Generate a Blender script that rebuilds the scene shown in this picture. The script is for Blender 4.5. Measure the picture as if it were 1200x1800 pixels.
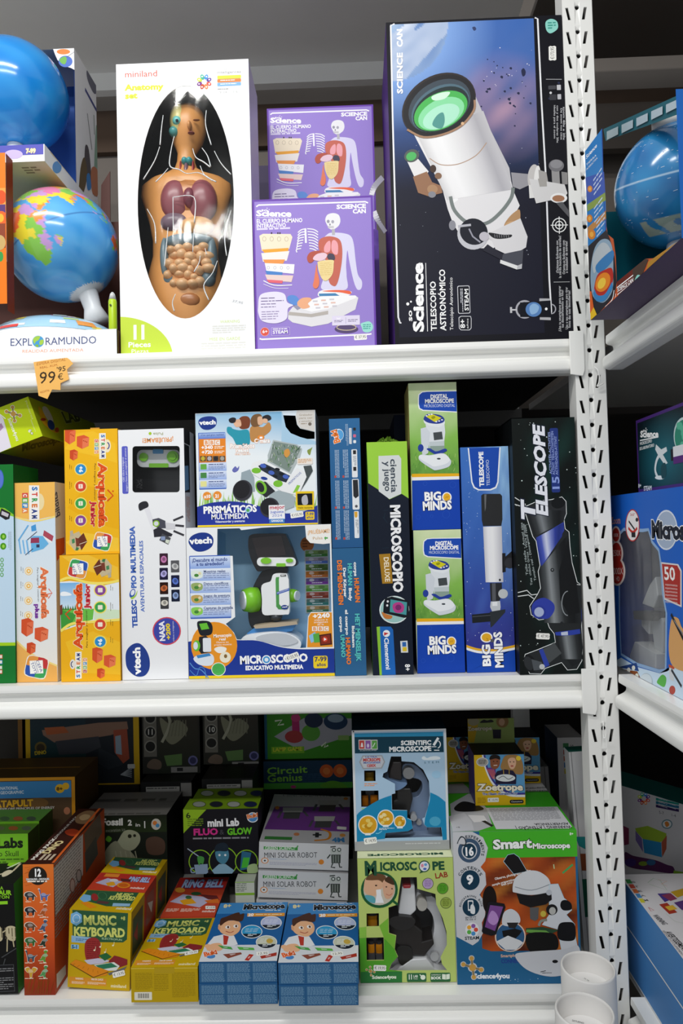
import bpy, bmesh, math, random
from mathutils import Vector, Matrix
from mathutils.geometry import tessellate_polygon

for _o in list(bpy.data.objects):
    bpy.data.objects.remove(_o)
SC = bpy.context.scene
COL = SC.collection
random.seed(7)
PI = math.pi

# ------------------------------------------------------------------ camera
F = 1200.0                       # focal length in pixels of a 1200 x 1800 frame (24 mm, portrait)
D = F / 880.0                    # distance from camera to the front of the shelves
CAMZ = 1.35
CAM = Vector((0,-D, CAMZ))
_yc = Vector(((629 - 600) / F, -(933 - 900) / F, 1)).normalized()    # world +Y in (right, up, forward)
_z0 = Vector((-0.0272,1,0))
_zc = (_z0 - _yc * _z0.dot(_yc)).normalized()
_xc = _yc.cross(_zc)
if _xc.x < 0: _xc = -_xc
# rows map world axes to camera space (right, up, forward)
def w2c(v): return _xc * v.x + _yc * v.y + _zc * v.z
def c2w(c): return Vector((_xc.dot(c), _yc.dot(c), _zc.dot(c)))
RIGHT, UP, FWD = c2w(Vector((1,0,0))), c2w(Vector((0,1,0))), c2w(Vector((0,0,1)))
cam_d = bpy.data.cameras.new('camera'); cam = bpy.data.objects.new('camera', cam_d); COL.objects.link(cam)
cam_d.sensor_fit = 'VERTICAL'; cam_d.sensor_height = 36.0; cam_d.lens = 36.0 * F / 1800.0
cam_d.clip_start = 0.02; cam_d.clip_end = 50
mw = Matrix((RIGHT, UP, -FWD)).transposed().to_4x4(); mw.translation = CAM
cam.matrix_world = mw
SC.camera = cam

# ------------------------------------------------------------------ light and exposure
SC.view_settings.view_transform = 'Standard'
SC.view_settings.look = 'None'
SC.view_settings.gamma = 1.0
SC.view_settings.use_curve_mapping = False
SC.view_settings.exposure = -0.07
world = bpy.data.worlds.new('shop_light'); SC.world = world
world.use_nodes = True
world.node_tree.nodes['Background'].inputs[0].default_value = (0.93,0.97,1.0,1)
world.node_tree.nodes['Background'].inputs[1].default_value = 0.62
def tube_light(name, loc, size_x, size_y, power, rot=(0,0,0), col=(1.0,0.985,0.95)):
    l = bpy.data.lights.new(name, 'AREA'); l.shape = 'RECTANGLE'; l.size = size_x; l.size_y = size_y
    l.energy = power; l.color = col
    o = bpy.data.objects.new(name, l); COL.objects.link(o); o.location = loc; o.rotation_euler = rot
    return o
tube_light('ceiling_tube_light',(-0.75,-1.05,3.02),1.4,0.09,22,(math.radians(25),0,0))
tube_light('ceiling_tube_light',(-0.2,-2.3,3.02),1.5,0.09,24,(math.radians(35),0,0))

# ------------------------------------------------------------------ pixel -> world helpers
def ray(px, py): return c2w(Vector(((px - 600) / F, -(py - 900) / F, 1)))
def onplane(px, py, p0, n):
    r = ray(px, py); return CAM + r * ((p0 - CAM).dot(n) / r.dot(n))
def at(px, py, Y): return onplane(px, py, Vector((0, Y, 0)), Vector((0,1,0)))
def atz(px, py, Z): return onplane(px, py, Vector((0,0, Z)), Vector((0,0,1)))
def atx(px, py, X): return onplane(px, py, Vector((X, 0,0)), Vector((1,0,0)))
def project(v):
    c = w2c(v - CAM); return 600 + F * c.x / c.z, 900 - F * c.y / c.z

# ------------------------------------------------------------------ colours and materials
def lin(c): return c / 12.92 if c <= 0.04045 else ((c + 0.055) / 1.055) ** 2.4
_hexc = {}
def rgb(h):
    if not isinstance(h, str): return h
    if h not in _hexc:
        s = h.lstrip('#')
        if len(s) == 3: s = ''.join(c * 2 for c in s)
        _hexc[h] = tuple(lin(int(s[i:i + 2],16) / 255) for i in (0,2,4))
    return _hexc[h]
def mixc(a, b, t):
    a, b = rgb(a), rgb(b); return tuple(x + (y - x) * t for x, y in zip(a, b))
MATS = {}
def mat(name, col=None, rough=0.45, metal=0.0, spec=0.5, noise=0.0, nscale=40, coat=0.0, trans=0.0):
    if name in MATS: return MATS[name]
    m = bpy.data.materials.new(name); m.use_nodes = True; MATS[name] = m
    nt = m.node_tree; b = nt.nodes['Principled BSDF']
    b.inputs['Roughness'].default_value = rough; b.inputs['Metallic'].default_value = metal
    b.inputs['Specular IOR Level'].default_value = spec
    b.inputs['Coat Weight'].default_value = coat
    c = (*rgb(col),1)
    if noise:
        n = nt.nodes.new('ShaderNodeTexNoise'); n.inputs['Scale'].default_value = nscale; n.inputs['Detail'].default_value = 4
        tc = nt.nodes.new('ShaderNodeTexCoord'); nt.links.new(tc.outputs['Object'], n.inputs['Vector'])
        r = nt.nodes.new('ShaderNodeMix'); r.data_type = 'RGBA'
        r.inputs['A'].default_value = tuple(max(0, x * (1 - noise)) for x in c[:3]) + (1,)
        r.inputs['B'].default_value = tuple(min(1, x * (1 + noise)) for x in c[:3]) + (1,)
        nt.links.new(n.outputs['Fac'], r.inputs['Factor']); nt.links.new(r.outputs['Result'], b.inputs['Base Color'])
    else:
        b.inputs['Base Color'].default_value = c
    return m
def ink_material(name, rough, coat=0.0, spec=0.5):
    m = bpy.data.materials.new(name); m.use_nodes = True; MATS[name] = m
    nt = m.node_tree; b = nt.nodes['Principled BSDF']
    a = nt.nodes.new('ShaderNodeAttribute'); a.attribute_name = 'ink'
    nt.links.new(a.outputs['Color'], b.inputs['Base Color'])
    b.inputs['Roughness'].default_value = rough; b.inputs['Coat Weight'].default_value = coat
    b.inputs['Coat Roughness'].default_value = 0.15; b.inputs['Specular IOR Level'].default_value = spec
    return m
INK = ink_material('printed_card',0.45,0.0,0.16)
GLOSSINK = ink_material('glossy_printed_plastic',0.16,0.3)
STEEL = mat('white_enamelled_steel','#efefec',0.32,0,0.5,0.03,9)
DARKHOLE = mat('dark_slot','#16171a',0.7)
def film_material(name, amount, tint=(1,1,1), bump=0.0, bscale=14):
    m = bpy.data.materials.new(name); m.use_nodes = True; MATS[name] = m
    nt = m.node_tree; nt.nodes.clear()
    out = nt.nodes.new('ShaderNodeOutputMaterial'); mix = nt.nodes.new('ShaderNodeMixShader')
    tr = nt.nodes.new('ShaderNodeBsdfTransparent'); tr.inputs[0].default_value = (*tint, 1)
    gl = nt.nodes.new('ShaderNodeBsdfGlossy'); gl.inputs['Roughness'].default_value = 0.06
    lw = nt.nodes.new('ShaderNodeLayerWeight'); lw.inputs['Blend'].default_value = amount
    nt.links.new(lw.outputs['Fresnel'], mix.inputs[0])
    nt.links.new(tr.outputs[0], mix.inputs[1]); nt.links.new(gl.outputs[0], mix.inputs[2])
    nt.links.new(mix.outputs[0], out.inputs[0])
    if bump:
        n = nt.nodes.new('ShaderNodeTexNoise'); n.inputs['Scale'].default_value = bscale; n.inputs['Detail'].default_value = 1.5
        bp = nt.nodes.new('ShaderNodeBump'); bp.inputs['Strength'].default_value = bump; bp.inputs['Distance'].default_value = 0.02
        tc = nt.nodes.new('ShaderNodeTexCoord'); mp_ = nt.nodes.new('ShaderNodeMapping'); mp_.inputs['Scale'].default_value = (1,1,.3)
        nt.links.new(tc.outputs['Object'], mp_.inputs['Vector']); nt.links.new(mp_.outputs[0], n.inputs['Vector'])
        nt.links.new(n.outputs['Fac'], bp.inputs['Height']); nt.links.new(bp.outputs[0], gl.inputs['Normal']); nt.links.new(bp.outputs[0], lw.inputs['Normal'])
    return m
FILM = film_material('clear_plastic_film',0.25,(0.96,0.97,0.97),0.10,26)
def plastic(h, rough=0.3): return mat('plastic_' + h.strip('#') + '_%d' % int(rough * 100), h, rough)

# ------------------------------------------------------------------ object helpers
def link(name, me, parent=None, m=None):
    o = bpy.data.objects.new(name, me); COL.objects.link(o)
    if parent is not None: o.parent = parent
    if m is not None and me is not None and len(me.materials) == 0: me.materials.append(m)
    return o
def tag(o, label=None, cat=None, group=None, kind=None):
    if label: o['label'] = label
    if cat: o['category'] = cat
    if group: o['group'] = group
    if kind: o['kind'] = kind
    return o
def thing(name, label, cat, M=None, group=None):
    o = bpy.data.objects.new(name, None); COL.objects.link(o); o.empty_display_size = 0.05
    if M is not None: o.matrix_world = M
    return tag(o, label, cat, group)
def bm_obj(name, bm, m, parent=None, smooth=False, bevel=0, subd=0):
    me = bpy.data.meshes.new(name)
    bmesh.ops.recalc_face_normals(bm, faces=bm.faces[:])
    bm.to_mesh(me); bm.free()
    if smooth:
        for p in me.polygons: p.use_smooth = True
    o = link(name, me, parent, m)
    if bevel:
        b = o.modifiers.new('edge','BEVEL'); b.width = bevel; b.segments = 2; b.limit_method = 'ANGLE'
    if subd:
        s = o.modifiers.new('round','SUBSURF'); s.levels = subd; s.render_levels = subd
    return o
def add_box(bm, lo, hi, M=None):
    x0, y0, z0 = lo; x1, y1, z1 = hi
    vs = [Vector(p) for p in ((x0,y0,z0),(x1,y0,z0),(x1,y1,z0),(x0,y1,z0),(x0,y0,z1),(x1,y0,z1),(x1,y1,z1),(x0,y1,z1))]
    if M is not None: vs = [M @ v for v in vs]
    v = [bm.verts.new(p) for p in vs]
    fs = [bm.faces.new([v[i] for i in f]) for f in ((0,1,5,4),(1,2,6,5),(2,3,7,6),(3,0,4,7),(4,5,6,7),(3,2,1,0))]
    return fs            # front, right, back, left, top, bottom
def add_lathe(bm, prof, n=32, M=None, cap=True):
    """prof: (radius, z) from bottom to top, around z"""
    rings = []
    for r, z in prof:
        ring = []
        for k in range(n):
            a = 2 * PI * k / n; p = Vector((r * math.cos(a), r * math.sin(a), z))
            ring.append(bm.verts.new(M @ p if M is not None else p))
        rings.append(ring)
    for a, b in zip(rings, rings[1:]):
        for k in range(n): bm.faces.new((a[k], a[(k + 1) % n], b[(k + 1) % n], b[k]))
    if cap:
        bm.faces.new(rings[0][::-1]); bm.faces.new(rings[-1])
def add_tube(bm, pts, rad, n=10, cap=True):
    """round rod through pts; rad number or list"""
    pts = [Vector(p) for p in pts]; rads = rad if isinstance(rad, (list, tuple)) else [rad] * len(pts)
    up = Vector((0.13,0.31,0.94)); rings = []
    for i, p in enumerate(pts):
        t = (pts[min(i + 1, len(pts) - 1)] - pts[max(i - 1,0)]).normalized()
        a = t.cross(up)
        if a.length < 1e-3: a = t.cross(Vector((1,0,0)))
        a.normalize(); b = t.cross(a)
        rings.append([bm.verts.new(p + (a * math.cos(2 * PI * k / n) + b * math.sin(2 * PI * k / n)) * rads[i]) for k in range(n)])
    for a, b in zip(rings, rings[1:]):
        for k in range(n): bm.faces.new((a[k], a[(k + 1) % n], b[(k + 1) % n], b[k]))
    if cap: bm.faces.new(rings[0][::-1]); bm.faces.new(rings[-1])
def add_prism(bm, pts, y0, y1, M=None):
    """outline pts (x, z) extruded from y0 to y1"""
    fr = [Vector((x, y0, z)) for x, z in pts]; bk = [Vector((x, y1, z)) for x, z in pts]
    if M is not None: fr = [M @ v for v in fr]; bk = [M @ v for v in bk]
    tris = tessellate_polygon([[Vector((x, z, 0)) for x, z in pts]])
    a = [bm.verts.new(v) for v in fr]; b = [bm.verts.new(v) for v in bk]; n = len(pts)
    for t in tris:
        try: bm.faces.new([a[i] for i in t]); bm.faces.new([b[i] for i in reversed(t)])
        except ValueError: pass
    for i in range(n): bm.faces.new((a[i], a[(i + 1) % n], b[(i + 1) % n], b[i]))
def add_ball(bm, c, r, sx=1, sy=1, sz=1, M=None, u=20, v=14):
    T = Matrix.Translation(c) @ Matrix.Diagonal((r * sx, r * sy, r * sz, 1))
    if M is not None: T = M @ T
    bmesh.ops.create_uvsphere(bm, u_segments=u, v_segments=v, radius=1, matrix=T)
def spline(pts, n=6, closed=True):
    """Catmull-Rom through 2-D points"""
    out = []; N = len(pts)
    rng = range(N) if closed else range(N - 1)
    for i in rng:
        if closed: p0, p1, p2, p3 = pts[i - 1], pts[i], pts[(i + 1) % N], pts[(i + 2) % N]
        else: p0, p1, p2, p3 = pts[max(i - 1,0)], pts[i], pts[i + 1], pts[min(i + 2, N - 1)]
        for k in range(n):
            t = k / n; t2 = t * t; t3 = t2 * t
            out.append(tuple(0.5 * (2 * b + (c - a) * t + (2 * a - 5 * b + 4 * c - d) * t2 + (3 * b - a - 3 * c + d) * t3) for a, b, c, d in zip(p0, p1, p2, p3)))
    if not closed: out.append(tuple(pts[-1]))
    return out
def ellpts(cx, cy, rx, ry, n=28, rot=0, a0=0, a1=360):
    c, s = math.cos(math.radians(rot)), math.sin(math.radians(rot)); out = []
    full = abs(a1 - a0) >= 360; m = n if full else n + 1
    for k in range(m):
        a = math.radians(a0 + (a1 - a0) * k / n); x, y = rx * math.cos(a), ry * math.sin(a)
        out.append((cx + x * c - y * s, cy + x * s + y * c))
    return out
def rrect(x0, y0, x1, y1, r, n=4):
    if r <= 0: return [(x0, y0),(x1, y0),(x1, y1),(x0, y1)]
    r = min(r, abs(x1 - x0) / 2, abs(y1 - y0) / 2); out = []
    for cx, cy, a in ((x1 - r, y0 + r, -90),(x1 - r, y1 - r, 0),(x0 + r, y1 - r, 90),(x0 + r, y0 + r, 180)):
        for k in range(n + 1):
            t = math.radians(a + 90 * k / n); out.append((cx + r * math.cos(t), cy + r * math.sin(t)))
    return out

# ------------------------------------------------------------------ lettering: flat glyph outlines of the built-in font
CHARS = "ABCDEFGHIJKLMNOPQRSTUVWXYZabcdefghijklmnopqrstuvwxyz0123456789+-.,:/!¡?()&'%*°íóáéúñÍÓÁÉÚÑÇÃçãöü€®|@"
WEIGHTS = (0.0,0.022,0.045,0.085)
GLY, ADV, CAPH = {}, {}, 0.7
def build_glyphs():
    global CAPH
    made = []
    def mk(s, off):
        c = bpy.data.curves.new('glyph','FONT'); c.body = s; c.offset = off; c.resolution_u = 2; c.size = 1.0
        o = bpy.data.objects.new('glyph', c); COL.objects.link(o); return o
    for ch in CHARS:
        for wi, off in enumerate(WEIGHTS): made.append((ch, wi, mk(ch, off)))
        made.append((ch, 'a', mk(ch + 'I',0.0)))
    made.append(('','a', mk('I',0.0)))
    bpy.context.view_layer.update()
    dg = bpy.context.evaluated_depsgraph_get(); ends = {}
    for ch, wi, o in made:
        me = o.evaluated_get(dg).to_mesh()
        vs = [(v.co.x, v.co.y) for v in me.vertices]; fs = [tuple(p.vertices) for p in me.polygons]
        if wi == 'a': ends[ch] = max([x for x, y in vs], default=0)
        else: GLY[ch, wi] = (vs, fs)
        o.evaluated_get(dg).to_mesh_clear()
    for ch in CHARS: ADV[ch] = ends[ch] - ends['']
    ADV[' '] = 0.30
    CAPH = max(y for x, y in GLY['H',0][0])
    for ch, wi, o in made:
        c = o.data; bpy.data.objects.remove(o); bpy.data.curves.remove(c)
build_glyphs()

# ------------------------------------------------------------------ printed artwork on a flat face
STEP = 7e-5
class Face:
    """A flat face (local frame of its box): O top-left corner, U / V unit axes right / down, N outward, w x h.
    Shapes are given in the coordinates of a reading view (x0, y0, s): photo pixel = x0 + X / s."""
    def __init__(s, root, O, U, V, N, w, h, name, quad=None, view=(0,0,1)):
        s.root, s.O, s.U, s.V, s.N, s.w, s.h = root, O, U, V, N, w, h
        s.name = name; s.part = name; s.view = view; s.b = {}; s.boxes = []
        s.inv = root.matrix_world.inverted() if quad is None else None
        if quad is not None: s.H = homography(quad)
        s.swap = False
    def m(s, x, y):
        """reading coordinates -> (a, b) metres on the face"""
        x0, y0, k = s.view; px, py = x0 + x / k, y0 + y / k
        if s.inv is None:
            H = s.H; d = H[6] * px + H[7] * py + 1
            return (H[0] * px + H[1] * py + H[2]) / d * s.w, (H[3] * px + H[4] * py + H[5]) / d * s.h
        p0 = s.root.matrix_world @ s.O; n = s.root.matrix_world.to_3x3() @ s.N
        q = s.inv @ onplane(px, py, p0, n) - s.O
        return q.dot(s.U), q.dot(s.V)
    def to(s, part): s.part = part; return s
    def see(s, x0, y0, k): s.view = (x0, y0, k); return s
    def full(s, col, part=None): return s.ab([(0,0),(s.w, 0),(s.w, s.h),(0, s.h)], col)
    def lay(s, pts):
        x0 = min(p[0] for p in pts); x1 = max(p[0] for p in pts); y0 = min(p[1] for p in pts); y1 = max(p[1] for p in pts)
        L = 1
        for (a, b, c, d, l) in s.boxes:
            if a < x1 and b > x0 and c < y1 and d > y0 and l >= L: L = l + 1
        s.boxes.append((x0, x1, y0, y1, L)); return L
    def put(s, pts, faces, cols, L):
        vs, fs, cs = s.b.setdefault(s.part, ([],[],[])); n = len(vs)
        off = s.N * (L * STEP + 0.00015)
        for i, (a, b) in enumerate(pts):
            a = min(max(a, 0), s.w); b = min(max(b, 0), s.h)
            vs.append(s.O + s.U * a + s.V * b + off); cs.append(rgb(cols[i]) if isinstance(cols, list) else cols)
        fs.extend(tuple(j + n for j in f) for f in faces)
    def ab(s, pts, col, L=None):
        """polygon in face metres"""
        if len(pts) < 3: return s
        tr = tessellate_polygon([[Vector((a, b, 0)) for a, b in pts]])
        s.put(pts, tr, rgb(col) if not isinstance(col, list) else col, L or s.lay(pts)); return s
    def poly(s, pts, col): return s.ab([s.m(x, y) for x, y in pts], col)
    def shape(s, pts, col, n=5): return s.poly(spline(pts, n), col)
    def scale(s, x, y):
        a, b = s.m(x, y); c, d = s.m(x + 1, y); e, f = s.m(x, y + 1)
        return math.hypot(c - a, d - b), math.hypot(e - a, f - b)
    def rect(s, x0, y0, x1, y1, col, r=0):
        a, b = s.m(x0, y0); c, d = s.m(x1, y1)
        a, c = min(a, c), max(a, c); b, d = min(b, d), max(b, d)
        k = s.scale(x0, y0)[0]
        return s.ab(rrect(a, b, c, d, r * k), col)
    def ell(s, cx, cy, rx, ry, col, rot=0, n=28): return s.poly(ellpts(cx, cy, rx, ry, n, rot), col)
    def ring(s, cx, cy, rx, ry, t, col, col2=None):
        """band of thickness t around an ellipse; col2 fills the inside"""
        if col2 is not None: s.ell(cx, cy, rx, ry, col); return s.ell(cx, cy, rx - t, ry - t, col2)
        return s.arc(cx, cy, rx - t / 2, ry - t / 2,0,360, t, col)
    def arc(s, cx, cy, rx, ry, a0, a1, t, col, n=24):
        return s.line([(x, y) for x, y in ellpts(cx, cy, rx, ry, n, 0, a0, a1 - (0.01 if a1 - a0 >= 360 else 0))], t, col)
    def line(s, pts, t, col):
        P = [s.m(x, y) for x, y in pts]; k = sum(s.scale(*pts[0])) / 2; t = t * k / 2
        out, fs = [],[]
        for i, (x, y) in enumerate(P):
            a, b = P[max(i - 1,0)], P[min(i + 1, len(P) - 1)]
            dx, dy = b[0] - a[0], b[1] - a[1]; l = math.hypot(dx, dy) or 1
            out += [(x - dy / l * t, y + dx / l * t),(x + dy / l * t, y - dx / l * t)]
            if i: fs.append((2 * i - 2,2 * i - 1,2 * i + 1,2 * i))
        s.put(out, fs, rgb(col), s.lay(out)); return s
    def grid(s, x0, y0, x1, y1, nx, ny, fn):
        """colour field fn(a, b), a and b 0..1 over the rectangle"""
        a0, b0 = s.m(x0, y0); a1, b1 = s.m(x1, y1); return s.gridab(a0, b0, a1, b1, nx, ny, fn)
    def gridab(s, a0, b0, a1, b1, nx, ny, fn):
        pts, cols = [],[]
        for j in range(ny + 1):
            for i in range(nx + 1):
                pts.append((a0 + (a1 - a0) * i / nx, b0 + (b1 - b0) * j / ny)); cols.append(fn(i / nx, j / ny))
        fs = [(j * (nx + 1) + i, j * (nx + 1) + i + 1,(j + 1) * (nx + 1) + i + 1,(j + 1) * (nx + 1) + i) for j in range(ny) for i in range(nx)]
        s.put(pts, fs, cols, s.lay(pts)); return s
    def fade(s, x0, y0, x1, y1, c0, c1, c2=None, n=6, across=False):
        """even blend from c0 (top or left) to c1, through c2 in the middle"""
        def fn(a, b):
            t = a if across else b
            if c2 is None: return mixc(c0, c1, t)
            return mixc(c0, c2, t * 2) if t < 0.5 else mixc(c2, c1, t * 2 - 1)
        return s.grid(x0, y0, x1, y1, n if across else 1,1 if across else n, fn)
    def T(s, txt, x0, y0, x1, y1, h, col, wt=1, stroke=None, sk=0.0, skx=0.0, track=0.0):
        """lettering from baseline start (x0, y0) to baseline end (x1, y1), capital height h; stroke = outline colour"""
        a0, b0 = s.m(x0, y0); a1, b1 = s.m(x1, y1); L = math.hypot(a1 - a0, b1 - b0)
        k = s.scale((x0 + x1) / 2,(y0 + y1) / 2)
        ux, uy = (a1 - a0) / L, (b1 - b0) / L; vx, vy = uy, -ux
        hh = h * (k[1] if abs(ux) > 0.7 else k[0])
        tot = sum(ADV.get(c, 0.5) + track for c in txt) - track
        kx = L / tot; ky = hh / CAPH
        passes = [(wt, col)]
        if stroke: passes = [(3, stroke),(wt, col)]
        for w_, c_ in passes:
            pts, fs = [],[]; cur = 0.0
            for ch in txt:
                g = GLY.get((ch, w_))
                if g:
                    n = len(pts)
                    for gx, gy in g[0]:
                        X = (cur + gx) * kx + gy * ky * sk; Yv = gy * ky
                        pts.append((a0 + ux * X + vx * Yv, b0 + uy * X + vy * Yv))
                    fs += [tuple(i + n for i in f) for f in g[1]]
                cur += ADV.get(ch, 0.5) + track
            if pts: s.put(pts, fs, rgb(c_), s.lay(pts))
        return s
    def tiny(s, x0, y0, x1, y1, n, col, vert=False, fill=0.5, seed=1):
        """n rows of small print too fine to read, as broken lines"""
        R = random.Random(seed + n); a0, b0 = s.m(x0, y0); a1, b1 = s.m(x1, y1)
        if a1 < a0: a0, a1 = a1, a0
        if b1 < b0: b0, b1 = b1, b0
        pts, fs = [],[]
        W, Hh = (b1 - b0, a1 - a0) if vert else (a1 - a0, b1 - b0)
        row = Hh / n
        for i in range(n):
            p = 0.0; end = W * (1 if i < n - 1 else R.uniform(0.5,0.95))
            while p < end:
                l = min(row * R.uniform(1.0,3.2), end - p)
                q0, q1 = i * row, i * row + row * fill
                r_ = [(p, q0),(p + l, q0),(p + l, q1),(p, q1)]
                k = len(pts)
                pts += [(a1 - q, b0 + pp) for pp, q in r_] if vert else [(a0 + pp, b0 + q) for pp, q in r_]
                fs.append((k, k + 1, k + 2, k + 3)); p += l + row * 0.35
        s.put(pts, fs, rgb(col), s.lay(pts)); return s
    def cyl(s, A, B, C, E, cols):
        """round tube printed in tones across: A-B one end, E-C the other"""
        n = len(cols) - 1; A, B, C, E = [s.m(*p) for p in (A, B, C, E)]; L_ = lambda p, q, t: (p[0] + (q[0] - p[0]) * t, p[1] + (q[1] - p[1]) * t)
        pts = [L_(A, B, i / n) for i in range(n + 1)] + [L_(E, C, i / n) for i in range(n + 1)]
        s.put(pts, [(i, i + 1, n + 2 + i, n + 1 + i) for i in range(n)], list(cols) * 2, s.lay(pts)); return s
    def sticker(s, x0, y0, x1, y1, h, txt=None, col='#f4f3ee', ink='#3a3a3a', part='price_sticker'):
        """label with notched ends along the centre line x0,y0 -> x1,y1, height h"""
        old = s.part; s.part = part
        dx, dy = x1 - x0, y1 - y0; l = math.hypot(dx, dy); ux, uy = dx / l, dy / l; vx, vy = -uy, ux; q = h / 2
        pts = []
        for t, v in ((0.06,-1),(0.94,-1),(1,-.6),(0.97,0),(1,.6),(0.94,1),(0.06,1),(0,.6),(0.03,0),(0,-.6)):
            pts.append((x0 + dx * t + vx * q * v, y0 + dy * t + vy * q * v))
        s.poly(pts, col)
        if txt:
            s.part = 'price_lettering'
            s.T(txt, x0 + dx * .1 + vx * q * .45, y0 + dy * .1 + vy * q * .45, x0 + dx * .92 + vx * q * .45, y0 + dy * .92 + vy * q * .45, h * .48, ink, 0)
        s.part = old; return s
    def done(s):
        made = {}
        for part, (vs, fs, cs) in s.b.items():
            me = bpy.data.meshes.new(part); me.from_pydata([tuple(v) for v in vs],[], fs)
            at_ = me.color_attributes.new('ink','FLOAT_COLOR','POINT')
            flat = []
            for c in cs: flat += [c[0], c[1], c[2],1.0]
            at_.data.foreach_set('color', flat)
            made[part] = link(part, me, s.root, INK)
        if 'price_lettering' in made and 'price_sticker' in made:
            made['price_lettering'].parent = made['price_sticker']
        s.b = {}
def homography(q):
    """photo quad TL, TR, BR, BL -> unit square; returns the 8 coefficients"""
    A = []; dst = ((0,0),(1,0),(1,1),(0,1))
    for (x, y),(u, v) in zip(q, dst):
        A.append([x, y, 1,0,0,0,-u * x, -u * y, u]); A.append([0,0,0, x, y, 1,-v * x, -v * y, v])
    n = 8
    for i in range(n):
        p = max(range(i, n), key=lambda r: abs(A[r][i])); A[i], A[p] = A[p], A[i]
        for r in range(n):
            if r != i:
                f = A[r][i] / A[i][i]
                for c in range(i, n + 1): A[r][c] -= f * A[i][c]
    return [A[i][n] / A[i][i] for i in range(n)]

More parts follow.
